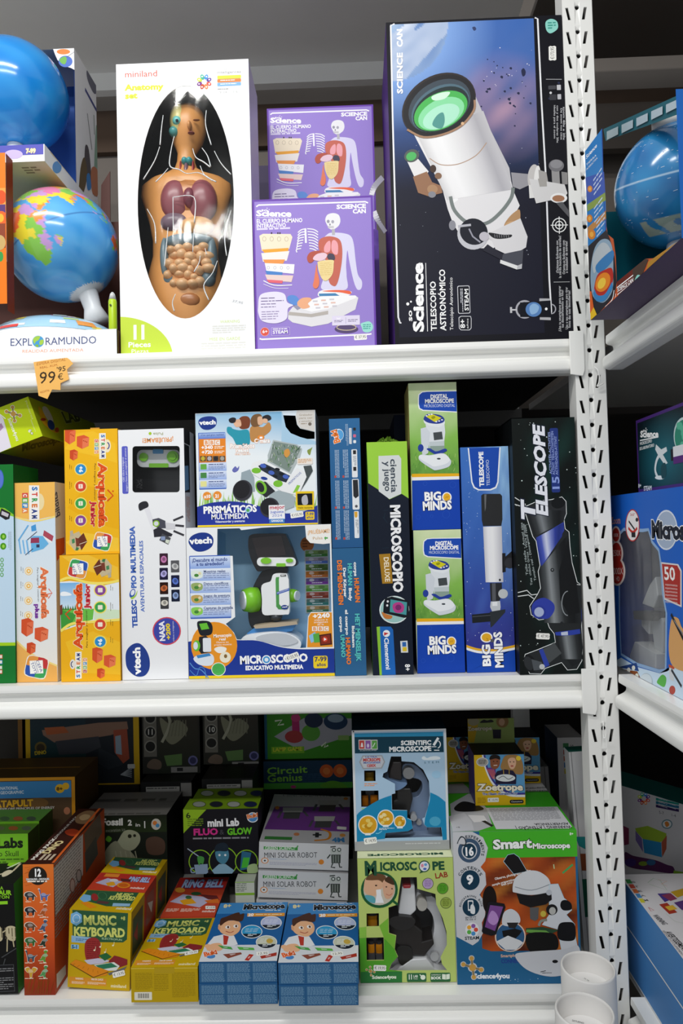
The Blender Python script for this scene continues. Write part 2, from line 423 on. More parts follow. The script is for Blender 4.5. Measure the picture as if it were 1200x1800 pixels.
# ------------------------------------------------------------------ cartons
class Box: pass
def ink_mesh(name, faces, parent, m=None, smooth=False):
    """faces: (list of points, colour) -> one mesh with flat ink colours"""
    me = bpy.data.meshes.new(name); vs, fs, cs = [],[],[]
    for pts, c in faces:
        n = len(vs); vs += [tuple(p) for p in pts]; cs += [rgb(c)] * len(pts); fs.append(tuple(range(n, n + len(pts))))
    me.from_pydata(vs, [], fs)
    a = me.color_attributes.new('ink','FLOAT_COLOR','POINT'); flat = []
    for c in cs: flat += [*c, 1.0]
    a.data.foreach_set('color', flat)
    return link(name, me, parent, m or INK)
def carton(name, label, cat, quad, Y, depth, base=None, yaw=0.0, col='#ffffff', top=None, right=None, left=None, bottom=None, back=None,
           view=(0,0,1), group=None, holes=None, inside='#222222', snap=0.03, lift=0.0, plain=False):
    """rigid box whose front stands at depth Y; quad = its front corners TL, TR, BR, BL as read in the view"""
    x0, y0, k = view; Q = [(x0 + x / k, y0 + y / k) for x, y in quad]
    p0 = at(*Q[3], Y); n = Vector((math.sin(math.radians(yaw)),-math.cos(math.radians(yaw)),0))
    TL, TR, BR, BL = [onplane(*q, p0, n) for q in Q]
    u = ((TR - TL) + (BR - BL)) / 2; v = ((TL - BL) + (TR - BR)) / 2
    w, h = u.length, v.length; u.normalize(); v = (v - u * v.dot(u)).normalized()
    if snap and abs(u.z) < snap and abs(v.z) > 0.99:
        v = Vector((0,0,1)); u = Vector((u.x, u.y, 0)).normalized()
    y = v.cross(u)
    M = Matrix((u, y, v)).transposed().to_4x4()
    o = (BL + BR) / 2; zpx = o.z
    if base is not None: o.z = base + 0.0006 + abs(u.z) * w / 2 + max(0,-y.z) * depth
    o.z += lift
    M.translation = o
    if base is not None and v.z == 1:          # the top stays where it is seen, the bottom reaches what carries it
        dz = zpx - o.z; h += dz
        if abs(dz) > .012: Q = [Q[0], Q[1], project(M @ Vector((w / 2,0,0))), project(M @ Vector((-w / 2,0,0)))]
    B = Box(); B.w, B.h, B.d = w, h, depth; B.M = M; B.Q = Q
    B.root = thing(name, label, cat, M, group)
    X, H, d = w / 2, h, depth
    c = lambda z: z if z is not None else col
    c000, c100, c110, c010 = Vector((-X, 0,0)), Vector((X, 0,0)), Vector((X, d, 0)), Vector((-X, d, 0))
    zz = Vector((0,0, H))
    B.front = Face(B.root, c000 + zz, Vector((1,0,0)), Vector((0,0,-1)), Vector((0,-1,0)), w, h, 'front_artwork', Q, view)
    B.right = Face(B.root, c100 + zz, Vector((0,1,0)), Vector((0,0,-1)), Vector((1,0,0)), d, h, 'side_artwork', None, view)
    B.left = Face(B.root, c010 + zz, Vector((0,-1,0)), Vector((0,0,-1)), Vector((-1,0,0)), d, h, 'side_artwork', None, view)
    B.top = Face(B.root, c010 + zz, Vector((1,0,0)), Vector((0,-1,0)), Vector((0,0,1)), w, d, 'top_artwork', None, view)
    B.bottom = Face(B.root, c000, Vector((1,0,0)), Vector((0,1,0)), Vector((0,0,-1)), w, d, 'bottom_artwork', None, view)
    if not holes:
        ink_mesh('carton',[([c000, c100, c100 + zz, c000 + zz], col),([c100, c110, c110 + zz, c100 + zz], c(right)),([c110, c010, c010 + zz, c110 + zz], c(back)),
                            ([c010, c000, c000 + zz, c010 + zz], c(left)),([c000 + zz, c100 + zz, c110 + zz, c010 + zz], c(top)),([c010, c110, c100, c000], c(bottom))], B.root)
    else:
        t = 0.0012; i = Vector((t, 0,0)); kz = Vector((0,0, t)); ty = Vector((0, t, 0)); fs = []
        for A_, B_, cc, nx in ((c100, c110, c(right),-i),(c110, c010, c(back),-ty),(c010, c000, c(left), i)):
            fs.append(([A_, B_, B_ + zz, A_ + zz], cc)); fs.append(([B_ + nx, A_ + nx, A_ + nx + zz, B_ + nx + zz], inside))
        fs.append(([c000 + zz, c100 + zz, c110 + zz, c010 + zz], c(top))); fs.append(([c010 + zz - kz, c110 + zz - kz, c100 + zz - kz, c000 + zz - kz], inside))
        fs.append(([c010, c110, c100, c000], c(bottom))); fs.append(([c000 + kz, c100 + kz, c110 + kz, c010 + kz], inside))
        ink_mesh('carton', fs, B.root)
        # front panel with cut-outs
        loops = [[(0,0),(w, 0),(w, h),(0, h)]] + [[tuple(B.front.m(x, yy)) for x, yy in hh] for hh in holes]
        B.holes = loops[1:]
        flat = [p for l in loops for p in l]
        tr = tessellate_polygon([[Vector((a, b, 0)) for a, b in l] for l in loops])
        P = lambda a, b, dy=0: (-X + a, dy, H - b)
        me = bpy.data.meshes.new('front_panel'); vs = [P(*p) for p in flat] + [P(*p, t) for p in flat]; N = len(flat)
        fs = [tuple(f) for f in tr] + [tuple(j + N for j in reversed(f)) for f in tr]; s0 = 0
        for l in loops:
            m_ = len(l)
            fs += [(s0 + a, s0 + (a + 1) % m_, N + s0 + (a + 1) % m_, N + s0 + a) for a in range(m_)]; s0 += m_
        me.from_pydata(vs, [], fs)
        a_ = me.color_attributes.new('ink','FLOAT_COLOR','POINT'); a_.data.foreach_set('color',[q for _ in vs for q in (*rgb(col),1.0)])
        B.panel = link('front_panel', me, B.root, INK)
    return B
def window_film(B, hole=0, dy=0.0006, m=None, name='window_film', grow=0.001):
    """clear plastic behind a cut-out of the front panel"""
    pts = B.holes[hole]; tr = tessellate_polygon([[Vector((a, b, 0)) for a, b in pts]])
    me = bpy.data.meshes.new(name); me.from_pydata([(-B.w / 2 + a, dy, B.h - b) for a, b in pts],[],[tuple(f) for f in tr])
    return link(name, me, B.root, m or FILM)
def masked(B, f): return f
def finish(*boxes):
    for B in boxes:
        for f in (B.front, B.right, B.left, B.top, B.bottom): f.done()
# ------------------------------------------------------------------ setting
ZT, ZM, ZB = 1.722,1.057,0.4393          # tops of the three shelves
ZU = 2.785                                  # underside of the shelf above the picture
XL, XP0, XP1, XR, XE = -1.30, at(1000,360,-0.0065).x - 0.007, at(1053,360,-0.0065).x + 0.002,0.500,1.12
YB = 0.72                                  # depth of the shelves
def struct(name, lo, hi, m):
    bm = bmesh.new(); add_box(bm, lo, hi); o = bm_obj(name, bm, m); o['kind'] = 'structure'; return o
struct('wall_back',(-2.2,0.80,0),(1.6,0.86,3.1), mat('bare_plaster','#77706a',0.8,0,0.3,0.12,6))
struct('wall_shade_sheet',(-2.2,0.785,0.45),(1.29,0.80,1.72), mat('dark_shade_sheet','#1f1c1b',0.8,0,0.2,0.15,4))  # dark sheet added to cut bounce and deepen shade behind the shelves
struct('wall_right',(1.30,-1.6,0),(1.36,0.80,3.1), mat('dark_plaster','#433d39',0.8,0,0.3,0.12,5))
struct('floor',(-2.2,-3.2,-0.05),(1.6,0.80,0), mat('grey_tiles','#8d8a86',0.4,0,0.4,0.1,3))
struct('trim_back',(-1.6,0.775,2.585),(1.3,0.80,2.72), mat('brown_board','#4a3a2e',0.7,0,0.3,0.2,8))

RAILP = [(0.0,0.0),(-0.001,-0.014),(0.004,-0.0185),(0.012,-0.021),(0.013,-0.030),(0.007,-0.036),(-0.004,-0.041),(-0.008,-0.047),
         (-0.0085,-0.057),(-0.006,-0.064),(0.004,-0.068),(0.030,-0.068),(0.030,-0.0)]
def rail_mesh(a, b, along):
    """rolled shelf edge; profile (out, z); along 'x' (front -y) or 'y' (front -x)"""
    bm = bmesh.new(); r0, r1 = [],[]
    prof = spline(RAILP[:11],3, False) + RAILP[11:]
    for o, z in prof:
        r0.append(bm.verts.new((a, o, z) if along == 'x' else (o, a, z))); r1.append(bm.verts.new((b, o, z) if along == 'x' else (o, b, z)))
    n = len(prof)
    for i in range(n): bm.faces.new((r0[i], r0[(i + 1) % n], r1[(i + 1) % n], r1[i]))
    bm.faces.new(r0); bm.faces.new(r1[::-1]); return bm
BOARD = mat('white_shelf_board','#d9d8d4',0.5,0,0.4,0.04,6)
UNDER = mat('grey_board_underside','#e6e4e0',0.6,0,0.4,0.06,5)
DARKB = mat('dark_board_underside','#2a2624',0.7,0,0.3,0.1,5)  # board tone kept dark to cut light bounced into the shelf below
def bracket(bm, x0, x1, y, z0, z1):
    pts = [(x0, z1),(x1, z1),(x1, z0 + 0.012),(x1 - 0.004, z0),(x0, z0 + 0.004)]
    add_prism(bm, pts, y - 0.003, y)
unit = thing('shelving_unit','tall white metal shelving unit facing the viewer with three shelves full of boxed science toys','shelving', Matrix.Translation((-0.4,0,0)))
def part(name, bm, m, parent, **k):
    o = bm_obj(name, bm, m, parent, **k)
    o.matrix_parent_inverse = parent.matrix_world.inverted() if parent.parent is None else Matrix()
    return o
bpy.context.view_layer.update()
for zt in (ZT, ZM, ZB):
    bm = rail_mesh(XL, XP0 + 0.012,'x')
    for f in bm.verts: f.co.z += zt
    o = part('front_rail', bm, STEEL, unit, smooth=False)
    bm = bmesh.new(); bracket(bm, XP0 - 0.004, XP0 + 0.024,-0.0095, zt - 0.078, zt + 0.012)
    b = bm_obj('end_bracket', bm, STEEL, o, bevel=0.001)
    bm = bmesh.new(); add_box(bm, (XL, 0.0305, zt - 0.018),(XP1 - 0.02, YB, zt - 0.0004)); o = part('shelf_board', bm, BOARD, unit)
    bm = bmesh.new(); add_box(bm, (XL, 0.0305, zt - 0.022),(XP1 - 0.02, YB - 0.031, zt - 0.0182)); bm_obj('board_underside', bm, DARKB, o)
    bm = bmesh.new(); add_box(bm, (XL, YB - 0.03, zt - 0.068),(XP1, YB, zt - 0.0185)); part('back_rail', bm, mat('shaded_grey_steel','#6a6866',0.5), unit)  # steel colour darkened to stand for the shade at the back
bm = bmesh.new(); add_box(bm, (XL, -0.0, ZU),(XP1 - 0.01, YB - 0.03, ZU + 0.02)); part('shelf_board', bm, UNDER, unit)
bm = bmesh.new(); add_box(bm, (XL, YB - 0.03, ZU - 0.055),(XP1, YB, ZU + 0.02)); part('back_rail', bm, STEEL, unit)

# slotted corner post: repeating 50 mm plates with two slanting slots and a round hole on the ridge
def post_mesh(x0, x1, y0, z0, z1, pitch=0.0497, zoff=0.0):
    bm = bmesh.new(); cx = (x0 + x1) / 2; hw = (x1 - x0) / 2; g = 0.0052
    def strip(loop, holes, y, fn):
        loops = [loop] + holes
        tr = tessellate_polygon([[Vector((a, b, 0)) for a, b in l] for l in loops]); flat = [p for l in loops for p in l]
        vs = [bm.verts.new(fn(*p)) for p in flat]
        for t in tr:
            try: bm.faces.new([vs[i] for i in t])
            except ValueError: pass
        s = 0
        for l in loops:                      # folded-in edges of the holes
            if l is not loop:
                n = len(l); b = [bm.verts.new(fn(*p) + Vector((0,0.003,0))) for p in l]
                for i in range(n): bm.faces.new((vs[s + i], vs[s + (i + 1) % n], b[(i + 1) % n], b[i]))
            s += len(l)
    z = z0 + zoff
    while z < z1:
        zt_ = z + pitch
        sl = lambda a, b: [(a, z + 0.0375),(a + 0.006, z + 0.0375),(b + 0.006, z + 0.012),(b, z + 0.012)]
        strip([(x0, z),(cx - g, z),(cx - g, zt_),(x0, zt_)],[sl(x0 + 0.0062, x0 + 0.0112)], y0, lambda a, b: Vector((a, y0, b)))
        strip([(cx + g, z),(x1, z),(x1, zt_),(cx + g, zt_)],[sl(x1 - 0.0160, x1 - 0.0210)], y0, lambda a, b: Vector((a, y0, b)))
        hole = ellpts(cx, z + 0.0385,0.0046,0.0046,14)
        strip([(cx - g, z),(cx + g, z),(cx + g, zt_),(cx - g, zt_)],[hole], y0, lambda a, b: Vector((a, y0 + 0.0035 * (1 - abs(a - cx) / g), b)))
        z = zt_
    for (a, b) in (((x0, y0),(x0 + 0.002, y0 + 0.003)),((x0 + 0.002, y0 + 0.003),(x0 + 0.002, y0 + 0.05)),((x1, y0),(x1 + 0.002, y0 + 0.003)),((x1 + 0.002, y0 + 0.003),(x1 + 0.002, y0 + 0.05))):
        v = [bm.verts.new((a[0], a[1], z0)), bm.verts.new((b[0], b[1], z0)), bm.verts.new((b[0], b[1], z1)), bm.verts.new((a[0], a[1], z1))]
        bm.faces.new(v)
    bm.normal_update(); return bm
p = part('slotted_post', post_mesh(XP0 + 0.007, XP1 - 0.002,-0.0065,0.0005,2.75, zoff=0.0175), STEEL, unit)
bm = bmesh.new(); add_box(bm, (XP0 + 0.010,0.030,0.0005),(XP1 - 0.006,0.034,2.75)); bm_obj('post_shade_plate', bm, mat('post_inside_shade','#3c3b3a',0.6), p)  # dark plate standing in for the shade inside the hollow post
# two wire hooks hanging from holes of the post
def wire_hook(pts, label):
    bm = bmesh.new(); P = [at(x, y, -0.011 - d) for x, y, d in pts]; add_tube(bm, spline([tuple(v) for v in P],5, False),0.0011,8)
    o = bm_obj('wire_hook', bm, plastic('#f2f2f0',0.3), smooth=True); tag(o, label, 'hook', None)
wire_hook([(1060,1268,-.004),(1060,1276,.002),(1060,1290,.003),(1061,1297,.005),(1064,1296,.008),(1065,1291,.008)],'thin white wire hook in a post hole level with the lowest shelf top')
wire_hook([(1044,645,.0),(1050,650,.004),(1053,662,.005),(1052,673,.005),(1049,679,.004),(1054,677,.005),(1060,674,.004)],'thin white plastic tie looped through the post under the top shelf')

unit2 = thing('shelving_unit','white metal shelving unit standing at a right angle beside the slotted post','shelving', Matrix.Translation((0.8,-0.4,0)))
bpy.context.view_layer.update()
for zt in (ZT, ZM, ZB):
    bm = rail_mesh(-1.30,-0.012,'y')
    for v in bm.verts: v.co.z += zt; v.co.x += XR
    part('front_rail', bm, STEEL, unit2)
    bm = bmesh.new(); add_box(bm, (XR + 0.0305,-1.30, zt - 0.018),(XE, YB, zt - 0.0004)); part('shelf_board', bm, BOARD, unit2)
    bm = bmesh.new(); add_box(bm, (XE - 0.03,-1.30, zt - 0.068),(XE, YB, zt - 0.0185)); part('back_rail', bm, STEEL, unit2)
for x, y in ((XE - 0.04, YB - 0.05),(XE - 0.04,-1.30)):
    bm = bmesh.new(); add_box(bm, (x, y, .0005),(x + 0.04, y + 0.04,2.75)); part('rear_post', bm, STEEL, unit2)
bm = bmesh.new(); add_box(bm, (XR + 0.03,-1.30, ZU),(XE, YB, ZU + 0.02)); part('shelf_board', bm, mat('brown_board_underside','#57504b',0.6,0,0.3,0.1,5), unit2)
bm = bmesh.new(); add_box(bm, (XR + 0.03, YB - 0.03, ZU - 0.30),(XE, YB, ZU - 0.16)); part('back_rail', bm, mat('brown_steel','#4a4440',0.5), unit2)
for x in (XL, ):
    bm = bmesh.new(); add_box(bm, (x, 0,.0005),(x + 0.06,0.04,2.75)); part('slotted_post', bm, STEEL, unit)
for x in (XL, XP1 - 0.05):
    bm = bmesh.new(); add_box(bm, (x, YB + .0005,.0005),(x + 0.05, YB + 0.03,2.75)); part('rear_post', bm, STEEL, unit)
# ================================================================== TOP SHELF
def noise2(x, y, k=0):
    return (math.sin(x * 1.7 + 2.1 * math.sin(y * 1.3 + k)) + math.sin(y * 2.3 + 1.7 * math.sin(x * 1.1 + 2 * k)) + math.sin((x + y) * 3.1 + k)) / 3
def stars(f, x0, y0, x1, y1, n, seed, col='#e8eefc', r=2.0):
    R = random.Random(seed)
    for _ in range(n):
        x, y = R.uniform(x0, x1), R.uniform(y0, y1); q = r * R.uniform(.4,1.1)
        f.ell(x, y, q, q, col, 0,6)
def flower_logo(f, x, y, r):
    for k, c in enumerate(('#3f8fd8','#5d3f9a','#e0574a','#ee8a4e','#c8472c','#7a2f8a','#c9dc3e','#45b39a')):
        a = math.radians(-67 + 45 * k); f.ell(x + r * .66 * math.cos(a), y + r * .66 * math.sin(a), r * .34, r * .24, c, -67 + 45 * k, 14)
        f.ell(x + r * .72 * math.cos(a), y + r * .72 * math.sin(a), r * .12, r * .1,'#ffffff',0,8)
def science_word(f, x, y, w, h, col='#ffffff'):
    """two-deck word mark with the base line under it"""
    f.T('Science', x, y, x + w, y, h, col, 2)
    f.T('so', x + w * .14, y - h * .86, x + w * .33, y - h * .86, h * .48, col, 1)
    f.ell(x + w * .37, y - h * 1.2, h * .08, h * .08, col, 0,10); f.ell(x + w * .31, y - h * 1.45, h * .08, h * .08, col, 0,10)

def globe_ball(root, name, c, r, N, lon0, sea, land, seed, lines=True):
    """sphere coloured by a map function; c centre, N direction of the north pole (all in the parent's frame)"""
    N = Vector(N).normalized(); v = Vector((0,-1,0)); e1 = (v - N * v.dot(N)).normalized(); e2 = N.cross(e1)
    nu, nv = 220,130; vs, cs, fs = [],[],[]
    for j in range(nv + 1):
        la = PI * (0.5 - j / nv)
        for i in range(nu):
            lo = 2 * PI * i / nu; p = e1 * (math.cos(la) * math.cos(lo)) + e2 * (math.cos(la) * math.sin(lo)) + N * math.sin(la)
            vs.append(tuple(Vector(c) + p * r)); lon = (math.degrees(lo) + lon0 + 180) % 360 - 180
            cs.append(land(lon, math.degrees(la)))
    for j in range(nv):
        for i in range(nu): fs.append((j * nu + i, (j + 1) * nu + i, (j + 1) * nu + (i + 1) % nu, j * nu + (i + 1) % nu))
    me = bpy.data.meshes.new(name); me.from_pydata(vs, [], fs)
    a = me.color_attributes.new('ink','FLOAT_COLOR','POINT'); a.data.foreach_set('color',[q for k in cs for q in (*k, 1.0)])
    for p in me.polygons: p.use_smooth = True
    return link(name, me, root, GLOSSINK), e1, e2, N
LANDS = [[(-17,15),(-10,30),(10,37),(32,31),(43,12),(51,12),(41,-2),(40,-15),(35,-24),(28,-33),(18,-34),(12,-18),(9,4),(-8,5)],[(44,-16),(50,-13),(48,-25),(44,-23)],
         [(35,32),(43,13),(60,22),(50,30)],[(68,25),(73,16),(77,8),(81,15),(90,23),(80,30)],[(80,9),(82,7),(80,6)],
         [(30,40),(40,30),(60,25),(68,25),(90,22),(95,16),(98,8),(104,2),(104,10),(109,12),(107,20),(120,28),(122,40),(140,50),(150,72),(60,72),(20,66),(10,50)],
         [(95,5),(106,-6),(103,-5),(97,1)],[(106,-6),(115,-8),(114,-9.5),(106,-7.5)],[(109,1),(117,7),(118,-3),(110,-3)],[(119,-1),(125,1),(122,-5)],
         [(114,-22),(122,-17),(131,-12),(137,-13),(142,-11),(146,-19),(153,-27),(150,-37),(140,-38),(130,-32),(116,-35)],[(131,-1),(150,-6),(148,-9),(138,-8)]]
def inpoly(x, y, P):
    c = False; j = len(P) - 1
    for i in range(len(P)):
        if (P[i][1] > y) != (P[j][1] > y) and x < (P[j][0] - P[i][0]) * (y - P[i][1]) / (P[j][1] - P[i][1]) + P[i][0]: c = not c
        j = i
    return c
_R = random.Random(5)
STATES = [(_R.uniform(-20,155), _R.uniform(-40,72), _R.choice(('#e8d63c','#f0953f','#86c850','#e07fb4','#c79bd6','#ee6f3c','#e8d63c','#8fcf5a'))) for _ in range(120)]
def political(lon, lat):
    lo, la = lon + 2.2 * noise2(lon * .3, lat * .3), lat + 2.2 * noise2(lat * .3, lon * .3,2)
    if la < -71: return rgb('#dfe3e6')
    for P in LANDS:
        if inpoly(lo, la, P):
            return rgb(min(STATES, key=lambda s: (s[0] - lo) ** 2 + (s[1] - la) ** 2)[2])
    t = .5 + .5 * noise2(lon * .06, lat * .07,1)
    if abs(lat) < .9: return rgb('#3a78b8')
    return mixc('#3d97de','#62b4ea', t)
def blue_sea(lon, lat):
    t = .5 + .5 * noise2(lon * .05, lat * .06,4)
    if abs(lat - 26) < .8: return rgb('#1d6fb4')
    if 62 < lon < 74 and -24 < lat < 8: return rgb('#7fb07e')
    return mixc('#1480d4','#2f98e2', t)
def night_sky(lon, lat):
    t = .5 + .5 * noise2(lon * .05, lat * .05,3)
    if abs(lat - 8) < .7: return rgb('#a8c4da')
    if lat < -28 and lat > -46 and -70 < lon < -20 and noise2(lon * .1, lat * .1) > -.4: return rgb('#9aa79c')
    return mixc('#17619c','#2f86bd', t)

def loc(B_or_root, px, py, Y):
    r = B_or_root.root if isinstance(B_or_root, Box) else B_or_root
    return r.matrix_world.inverted() @ at(px, py, Y)

# ---- lower globe in its open display box
gx0, gx1 = -0.93, at(205.2,600,0.012).x
M = Matrix.Translation((gx1 - 0.2,0.012, ZT + .0006))
ZTB = at(5,270,0.014).z
disp = thing('globe_display_box','open display box with white front strip under the political globe and orange front flap','box', M)
bpy.context.view_layer.update()
w0, w1 = gx0 - (gx1 - 0.2),0.2
zs = at(205,578.5,0.012).z - ZT; ztp = at(5,270,0.014).z - ZT; dB = 0.33
bm = bmesh.new(); add_box(bm, (w0,0.002,0.0),(w1, dB, 0.004)); add_box(bm, (w0,0.002,0.0),(w1,0.004, zs)); add_box(bm, (w0, dB - 0.004,0),(w1, dB, ztp))
add_box(bm, (w1 - 0.004,0.15,0),(w1, dB, ztp - 0.06)); add_box(bm, (w1 - 0.004,0.002,0),(w1,0.15, zs))
bm_obj('carton', bm, plastic('#4d2015',0.6), disp)
xf = at(10.5,300,0.014).x - M.translation.x
ink_mesh('inner_side_panel',[([(xf, .002,.1),(xf, .03,.1),(xf, .03, ztp),(xf, .002, ztp)],'#7a2c10')], disp)
bm = bmesh.new(); add_prism(bm, [(loc(disp, x, y, 0.36).x, loc(disp, x, y, 0.36).z) for x, y in ((189,420),(190,342),(205,318),(206,440))], dB - 0.03, dB - 0.027); bm_obj('rear_flap', bm, plastic('#4d2015',0.6), disp)
fq = [(-80,584),(210,578.5),(211.5,624.5),(-80,632)]
F0 = Face(disp, Vector((w0,0.0, zs)), Vector((1,0,0)), Vector((0,0,-1)), Vector((0,-1,0)), w1 - w0, zs, 'front_strip', None, (0,320,4.5))
F0.full('#f3f4f6')
F0.to('title_lettering')
F0.T('EXPL',78,1297,255,1294,58,'#4a5585',0); F0.T('RAMUNDO',355,1290,765,1277,58,'#4a5585',0)
F0.T('REALIDAD AUMENTADA',175,1352,660,1340,24,'#e79b72',0)
F0.to('globe_logo'); F0.ell(302,1262,46,46,'#4f9fd6')
F0.shape([(262,1245),(285,1222),(318,1222),(305,1250),(285,1262),(272,1280)],'#a8cf52'); F0.shape([(322,1250),(345,1250),(340,1280),(318,1290),(312,1270)],'#a8cf52'); F0.shape([(280,1290),(300,1285),(305,1303),(290,1305)],'#86b84a')
F0.done()
F1 = Face(disp, Vector((w0,0.0, ztp)), Vector((1,0,0)), Vector((0,0,-1)), Vector((0,-1,0)), xf - w0, ztp - zs - 0.06,'front_flap', None, (0,320,4.5))
F1.full('#f07c22'); F1.rect(-300,60,45,200,'#f4a04c'); F1.ell(10,120,40,55,'#d9562a')
F1.rect(-300,190,45,330,'#5a3d78'); F1.ell(10,290,50,60,'#e8662e'); F1.ell(5,285,26,34,'#f6b03c'); F1.rect(-300,340,45,520,'#8f4630'); F1.ell(0,480,45,60,'#c8a86a'); F1.ell(5,590,22,40,'#3f9a4c')
F1.done()
sd = Face(disp, Vector((w1,0.15, ztp - .06)), Vector((0,1,0)), Vector((0,0,-1)), Vector((1,0,0)), dB - .15, ztp - .06,'side_print'); sd.full('#6a5fc0'); sd.ab([(0,.06),(dB - .15,.06),(dB - .15,.16),(0,.13)],'#9fd0ee'); sd.done()
fr_edge = Face(disp, Vector((w1 - .03,0.148, ztp - .065)), Vector((1,0,0)), Vector((0,0,-1)), Vector((0,-1,0)),0.03, ztp - .065,'side_print'); fr_edge.ab([(0,0),(.03,0),(.03,.05),(0,.05)],'#5a50a8'); fr_edge.ab([(0,.05),(.03,.05),(.03,.10),(.012,.08),(0,.07)],'#a8d8f4'); fr_edge.done()

# globe, stand and base
gc = at(109,433,0.165); gr = 97.5 / F * (D + 0.165)
M = Matrix.Translation((gc.x + .03,0.17, ZT + 0.0052)); g1 = thing('globe','political globe with coloured countries on a white dome base above the white front strip','globe', M)
bpy.context.view_layer.update()
c = M.inverted() @ gc
_o = M.inverted() @ CAM; _d = (M.inverted() @ (CAM + ray(155,518)) - _o).normalized(); _oc = _o - c; _b = _oc.dot(_d); _q = _b * _b - (_oc.dot(_oc) - gr * gr); axis = c - (_o + _d * (-_b - math.sqrt(max(_q, 0))))
_, e1, e2, N = globe_ball(g1,'map_ball', c, gr, axis, 36, None, political, 1)
pole = c - N * gr
bm = bmesh.new(); foot = loc(g1,171,566,(g1.matrix_world @ pole).y)
add_tube(bm, [pole + N * 0.008, pole - N * 0.004, pole * .5 + foot * .5, foot],[0.024,0.0215,0.0195,0.030],24); bm_obj('neck', bm, plastic('#e6e9ec',0.3), g1, smooth=True)
bm = bmesh.new(); T = Matrix.Translation((c.x - 0.005,-0.03,0.0))
prof = [(0.0,0.0),(0.150,0.0),(0.150,0.046)] + [(0.150 * math.cos(t),0.046 + 0.068 * math.sin(t)) for t in [k * PI / 24 for k in range(1,12)]]
add_lathe(bm, prof, 56, T @ Matrix.Diagonal((1,.82,1,1)), cap=True); base = bm_obj('dome_base', bm, plastic('#f1f2f4',0.25), g1, smooth=True)
# printed map disc on the dome: patches following its surface
def dome_patch(a0, a1, t0, t1, col, lift=0.0006):
    vs, fs = [],[]; na, nt = max(2, int((a1 - a0) / 6)), max(1, int((t1 - t0) / 5))
    for j in range(nt + 1):
        t = math.radians(t0 + (t1 - t0) * j / nt)
        for i in range(na + 1):
            a = math.radians(a0 + (a1 - a0) * i / na); R_ = (0.150 + lift) * math.cos(t)
            vs.append((c.x - .005 + R_ * math.cos(a),-0.03 + R_ * math.sin(a) * .82,0.046 + (0.068 + lift) * math.sin(t)))
    for j in range(nt):
        for i in range(na): fs.append(([vs[j * (na + 1) + i], vs[j * (na + 1) + i + 1], vs[(j + 1) * (na + 1) + i + 1], vs[(j + 1) * (na + 1) + i]], col))
    return fs
fs = dome_patch(190,350,14,62,'#a9d3ee')
RR = random.Random(3)
for k in range(16):
    a = RR.uniform(195,335); t = RR.uniform(18,50); fs += dome_patch(a, a + RR.uniform(8,16), t, t + RR.uniform(4,9), RR.choice(('#f2df6a','#f2b45c','#c8e06a','#e8a0c8','#f4f4f0')),0.0012)
fs += dome_patch(238,258,16,22,'#dd3a34',0.0018) + dome_patch(308,326,22,34,'#f0a04a',0.0018) + dome_patch(286,304,48,58,'#d8f0ee',0.0018) + dome_patch(190,215,14,24,'#d26a98',0.0018)
ink_mesh('map_print', fs, g1, GLOSSINK)
# stylus pen standing in the box
pb = at(199,600,0.035); M = Matrix.Translation((pb.x, 0.035, ZT + 0.0052)); pen = thing('stylus_pen','lime green reading pen standing upright beside the political globe','pen', M)
bpy.context.view_layer.update(); zt_ = loc(pen, 203,527,0.035).z
bm = bmesh.new(); add_lathe(bm, [(0.004,0),(0.0085,0.01),(0.0085, zt_ - .004),(0.0075, zt_)],16); bm_obj('barrel', bm, plastic('#b9da1f',0.3), pen, smooth=True)
bm = bmesh.new(); add_lathe(bm, [(0.0076, zt_),(0.005, zt_ + .012),(0.002, zt_ + .016)],16); bm_obj('tip', bm, plastic('#c9c9c9',0.3), pen, smooth=True)
bm = bmesh.new(); add_lathe(bm, [(0.002,0),(0.002,.002)],10, Matrix.Translation((-.001,-0.0088, zt_ - .014)) @ Matrix.Rotation(PI / 2,4,'X')); bm_obj('button', bm, plastic('#3a4a20',0.4), pen)

# ---- upper globe box standing on the lower one
ZU1 = ZT + .0006 + ztp + .0008; xr = at(78.5,288,0.05).x
M = Matrix.Translation((xr - 0.13,0.05, ZU1)); up = thing('globe_display_box','upper white display box around a plain blue globe, stacked on the box below','box', M)
bpy.context.view_layer.update()
hb = 0.0366; yb1, yb2 = 0.165,0.30; h2 = at(137,85,0.05 + yb1).z - ZU1
S = lambda x: x - M.translation.x
ink_mesh('carton',[([(-.17,0,0),(.13,0,0),(.13,0, hb),(-.17,0, hb)],'#f4f4f6'),([(.13,0,0),(.13, yb2,0),(.13, yb2, hb),(.13,0, hb)],'#f2f2f2'),([(-.17,0,0),(-.17, yb2,0),(.13, yb2,0),(.13,0,0)],'#cfd6b4'),
    ([(-.17,0, hb),(.13,0, hb),(.13, yb2, hb),(-.17, yb2, hb)],'#d8dde2'),([(.13, yb1, hb),(.13, yb2, hb),(.13, yb2, h2),(.13, yb1, h2)],'#ececec'),([(.128, yb1, hb),(.128, yb2, hb),(.128, yb2, h2 - .001),(.128, yb1, h2 - .001)],'#3f66b4'),
    ([(-.17, yb2,0),(.13, yb2,0),(.13, yb2, h2),(-.17, yb2, h2)],'#3a62b0'),([(-.17, yb1, h2),(.13, yb1, h2),(.13, yb2, h2),(-.17, yb2, h2)],'#c8c8c8')], up)
tf = Face(up, Vector((-.17, yb1 - .001, h2)), Vector((1,0,0)), Vector((0,0,-1)), Vector((0,-1,0)),.30,0.075,'front_tab', None, (0,50,3.75))
